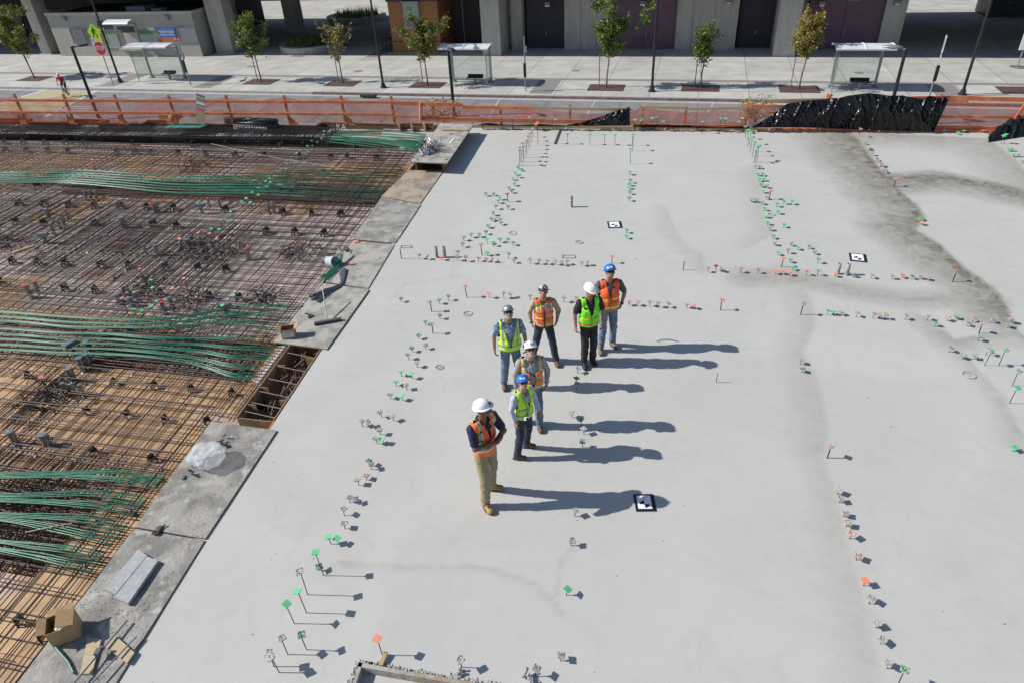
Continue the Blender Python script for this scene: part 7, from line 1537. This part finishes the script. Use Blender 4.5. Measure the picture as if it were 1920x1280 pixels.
person('person at the back in blue hat and orange vest with yellow bands, grey jeans', (1138, 655), 493, R_(4), [(1126, 658, -4), (1148, 647, 22)],
       [((-.27, .05, 1.18), (-.24, .0, .98), (1, .2, 0), .5, (.1, -.05, -1)), ((.305, .07, 1.18), (.235, -.02, .99), (-1, .3, .2), .5, (-.3, -.05, -1))],
       (28, 0), 'skin_tan', 'charcoal_shirt', 'short', (7, ['vest_orange', 'black_cloth', 'trim_yellow', 'dark_patch']), 'grey_denim', 'boot_taupe', ('cap', 'hat_blue', 'sign_white'), ('shades',), wband(), shape=1.06, open_v=(.055, 1.2))

# cyclist
def cyclist():
    p = G(127, 182, GZ - .15); yaw = math.radians(14); rot = Matrix.Rotation(yaw, 3, 'Z'); t = empty('bicycle', p, 'racing bicycle ridden by the person in red near the crosswalk', 'bicycle', rz=yaw)
    for nm, y in (('front', -.5), ('rear', .5)):
        g = MB(); g.smooth = True; g.tube([(0, y + .33 * math.sin(6.28318 * k / 28), .345 + .33 * math.cos(6.28318 * k / 28)) for k in range(29)], .014, 8, False); w_ = g.build('tyre', 'black_plastic', t, local=True)
        g = MB()
        for k in range(16): a = k * .3927; g.tube([(0, y, .345), (0, y + .32 * math.sin(a), .345 + .32 * math.cos(a))], .0025, 4)
        g.build('spokes', 'post_grey', w_, local=True)
    g = MB(); g.smooth = True
    for a, b in (((0, -.5, .345), (0, -.40, .82)), ((0, -.41, .80), (0, .05, .30)), ((0, -.40, .85), (0, .20, .82)), ((0, .05, .30), (0, .22, .90)), ((0, .05, .30), (0, .5, .345)), ((0, .5, .345), (0, .2, .8))): g.tube([a, b], .018, 8)
    g.build('frame', 'black_paint', t, local=True)
    g = MB(); g.smooth = True; g.tube([(-.21, -.52, .88), (-.21, -.42, .96), (0, -.40, .97), (.21, -.42, .96), (.21, -.52, .88)], .014, 7); g.tube([(0, -.40, .83), (0, -.40, .97)], .016, 7); g.build('handlebar', 'black_plastic', t, local=True)
    g = MB(); g.ell((0, .24, .95), (.07, .13, .03)); g.build('saddle', 'black_plastic', t, local=True)
    g = MB(); g.lathe([(.09, -.01), (.09, .01)], 14, (0, .05, .30), (V((0, 1, 0)), V((0, 0, 1)), V((1, 0, 0)))); g.tube([(.09, .05, .30), (.09, -.0, .14)], .01); g.tube([(-.09, .05, .30), (-.09, .10, .46)], .01); g.build('crank', 'post_grey', t, local=True)
    q = empty('person', p, 'person in red jersey and pale helmet riding a bicycle beyond the guardrail', 'person', rz=yaw)
    def mk(nm, pr, m, v=.012): me = blob(pr, v, 2); me.materials.append(M(m)); me.name = nm; me.polygons.foreach_set('use_smooth', [True] * len(me.polygons)); return mobj(nm, me, q)
    leg = lambda e: [('cap', (-.09, .20, .98), (-.10, -.17, .80), .08 + e, .055 + e), ('cap', (-.10, -.17, .80), (-.10, .08, .52), .052 + e, .035 + e), ('cap', (.09, .20, .98), (.10, -.16, .58), .08 + e, .055 + e), ('cap', (.10, -.16, .58), (.10, .03, .22), .052 + e, .035 + e)]
    sh = [('cap', (-.16, -.10, 1.38), (.16, -.10, 1.38), .06, .06), ('ell', (0, .0, 1.25), (.16, .13, .17)), ('ell', (0, .14, 1.08), (.14, .12, .14))]
    arm = [('cap', (-.19, -.11, 1.38), (-.25, -.24, 1.14), .042, .036), ('cap', (-.25, -.24, 1.14), (-.21, -.42, .99), .036, .026), ('cap', (.19, -.11, 1.38), (.25, -.24, 1.14), .042, .036), ('cap', (.25, -.24, 1.14), (.21, -.42, .99), .036, .026)]
    head = [('ell', (0, -.20, 1.58), (.073, .09, .10)), ('ell', (0, -.235, 1.52), (.055, .055, .055)), ('cap', (0, -.12, 1.42), (0, -.19, 1.53), .055, .05), ('cap', (0, -.285, 1.57), (0, -.30, 1.545), .01, .014)]
    feet = [('cap', (-.10, .11, .47), (-.10, -.05, .44), .04, .035), ('cap', (.10, .06, .17), (.10, -.10, .14), .04, .035)]
    hands = [('ell', (-.21, -.46, .97), (.03, .05, .03)), ('ell', (.21, -.46, .97), (.03, .05, .03))] + [('cap', (s * (.195 + .012 * k), -.49, .985), (s * (.195 + .012 * k), -.525, .95), .009, .008) for s in (-1, 1) for k in range(4)]
    mk('body', leg(-.005) + sh + arm + head + feet + hands, 'skin_tan', .009)
    mk('jersey', [(a[0], a[1], tuple(x + .014 for x in a[2])) if a[0] == 'ell' else (a[0], a[1], a[2], a[3] + .014, a[4] + .014) for a in sh] + [('cap', (-.19, -.11, 1.38), (-.225, -.18, 1.25), .056, .05), ('cap', (.19, -.11, 1.38), (.225, -.18, 1.25), .056, .05)], 'sign_red')
    mk('shorts', [('ell', (0, .19, 1.0), (.155, .13, .11)), ('cap', (-.09, .20, .98), (-.10, -.06, .85), .095, .075), ('cap', (.09, .20, .98), (.10, -.04, .70), .095, .075)], 'dark_denim')
    mk('helmet', [('ell', (0, -.185, 1.625), (.095, .13, .085))], 'hat_white')
    mk('glasses', [('cap', (-.04, -.283, 1.59), (.04, -.283, 1.59), .014, .014)], 'lens_black', .006)
    for s, (a, b) in ((-1, ((-.10, .12, .475), (-.10, -.06, .44))), (1, ((.10, .07, .175), (.10, -.11, .14)))): mk('shoe', [('cap', a, b, .048, .042)], 'boot_black')
cyclist()
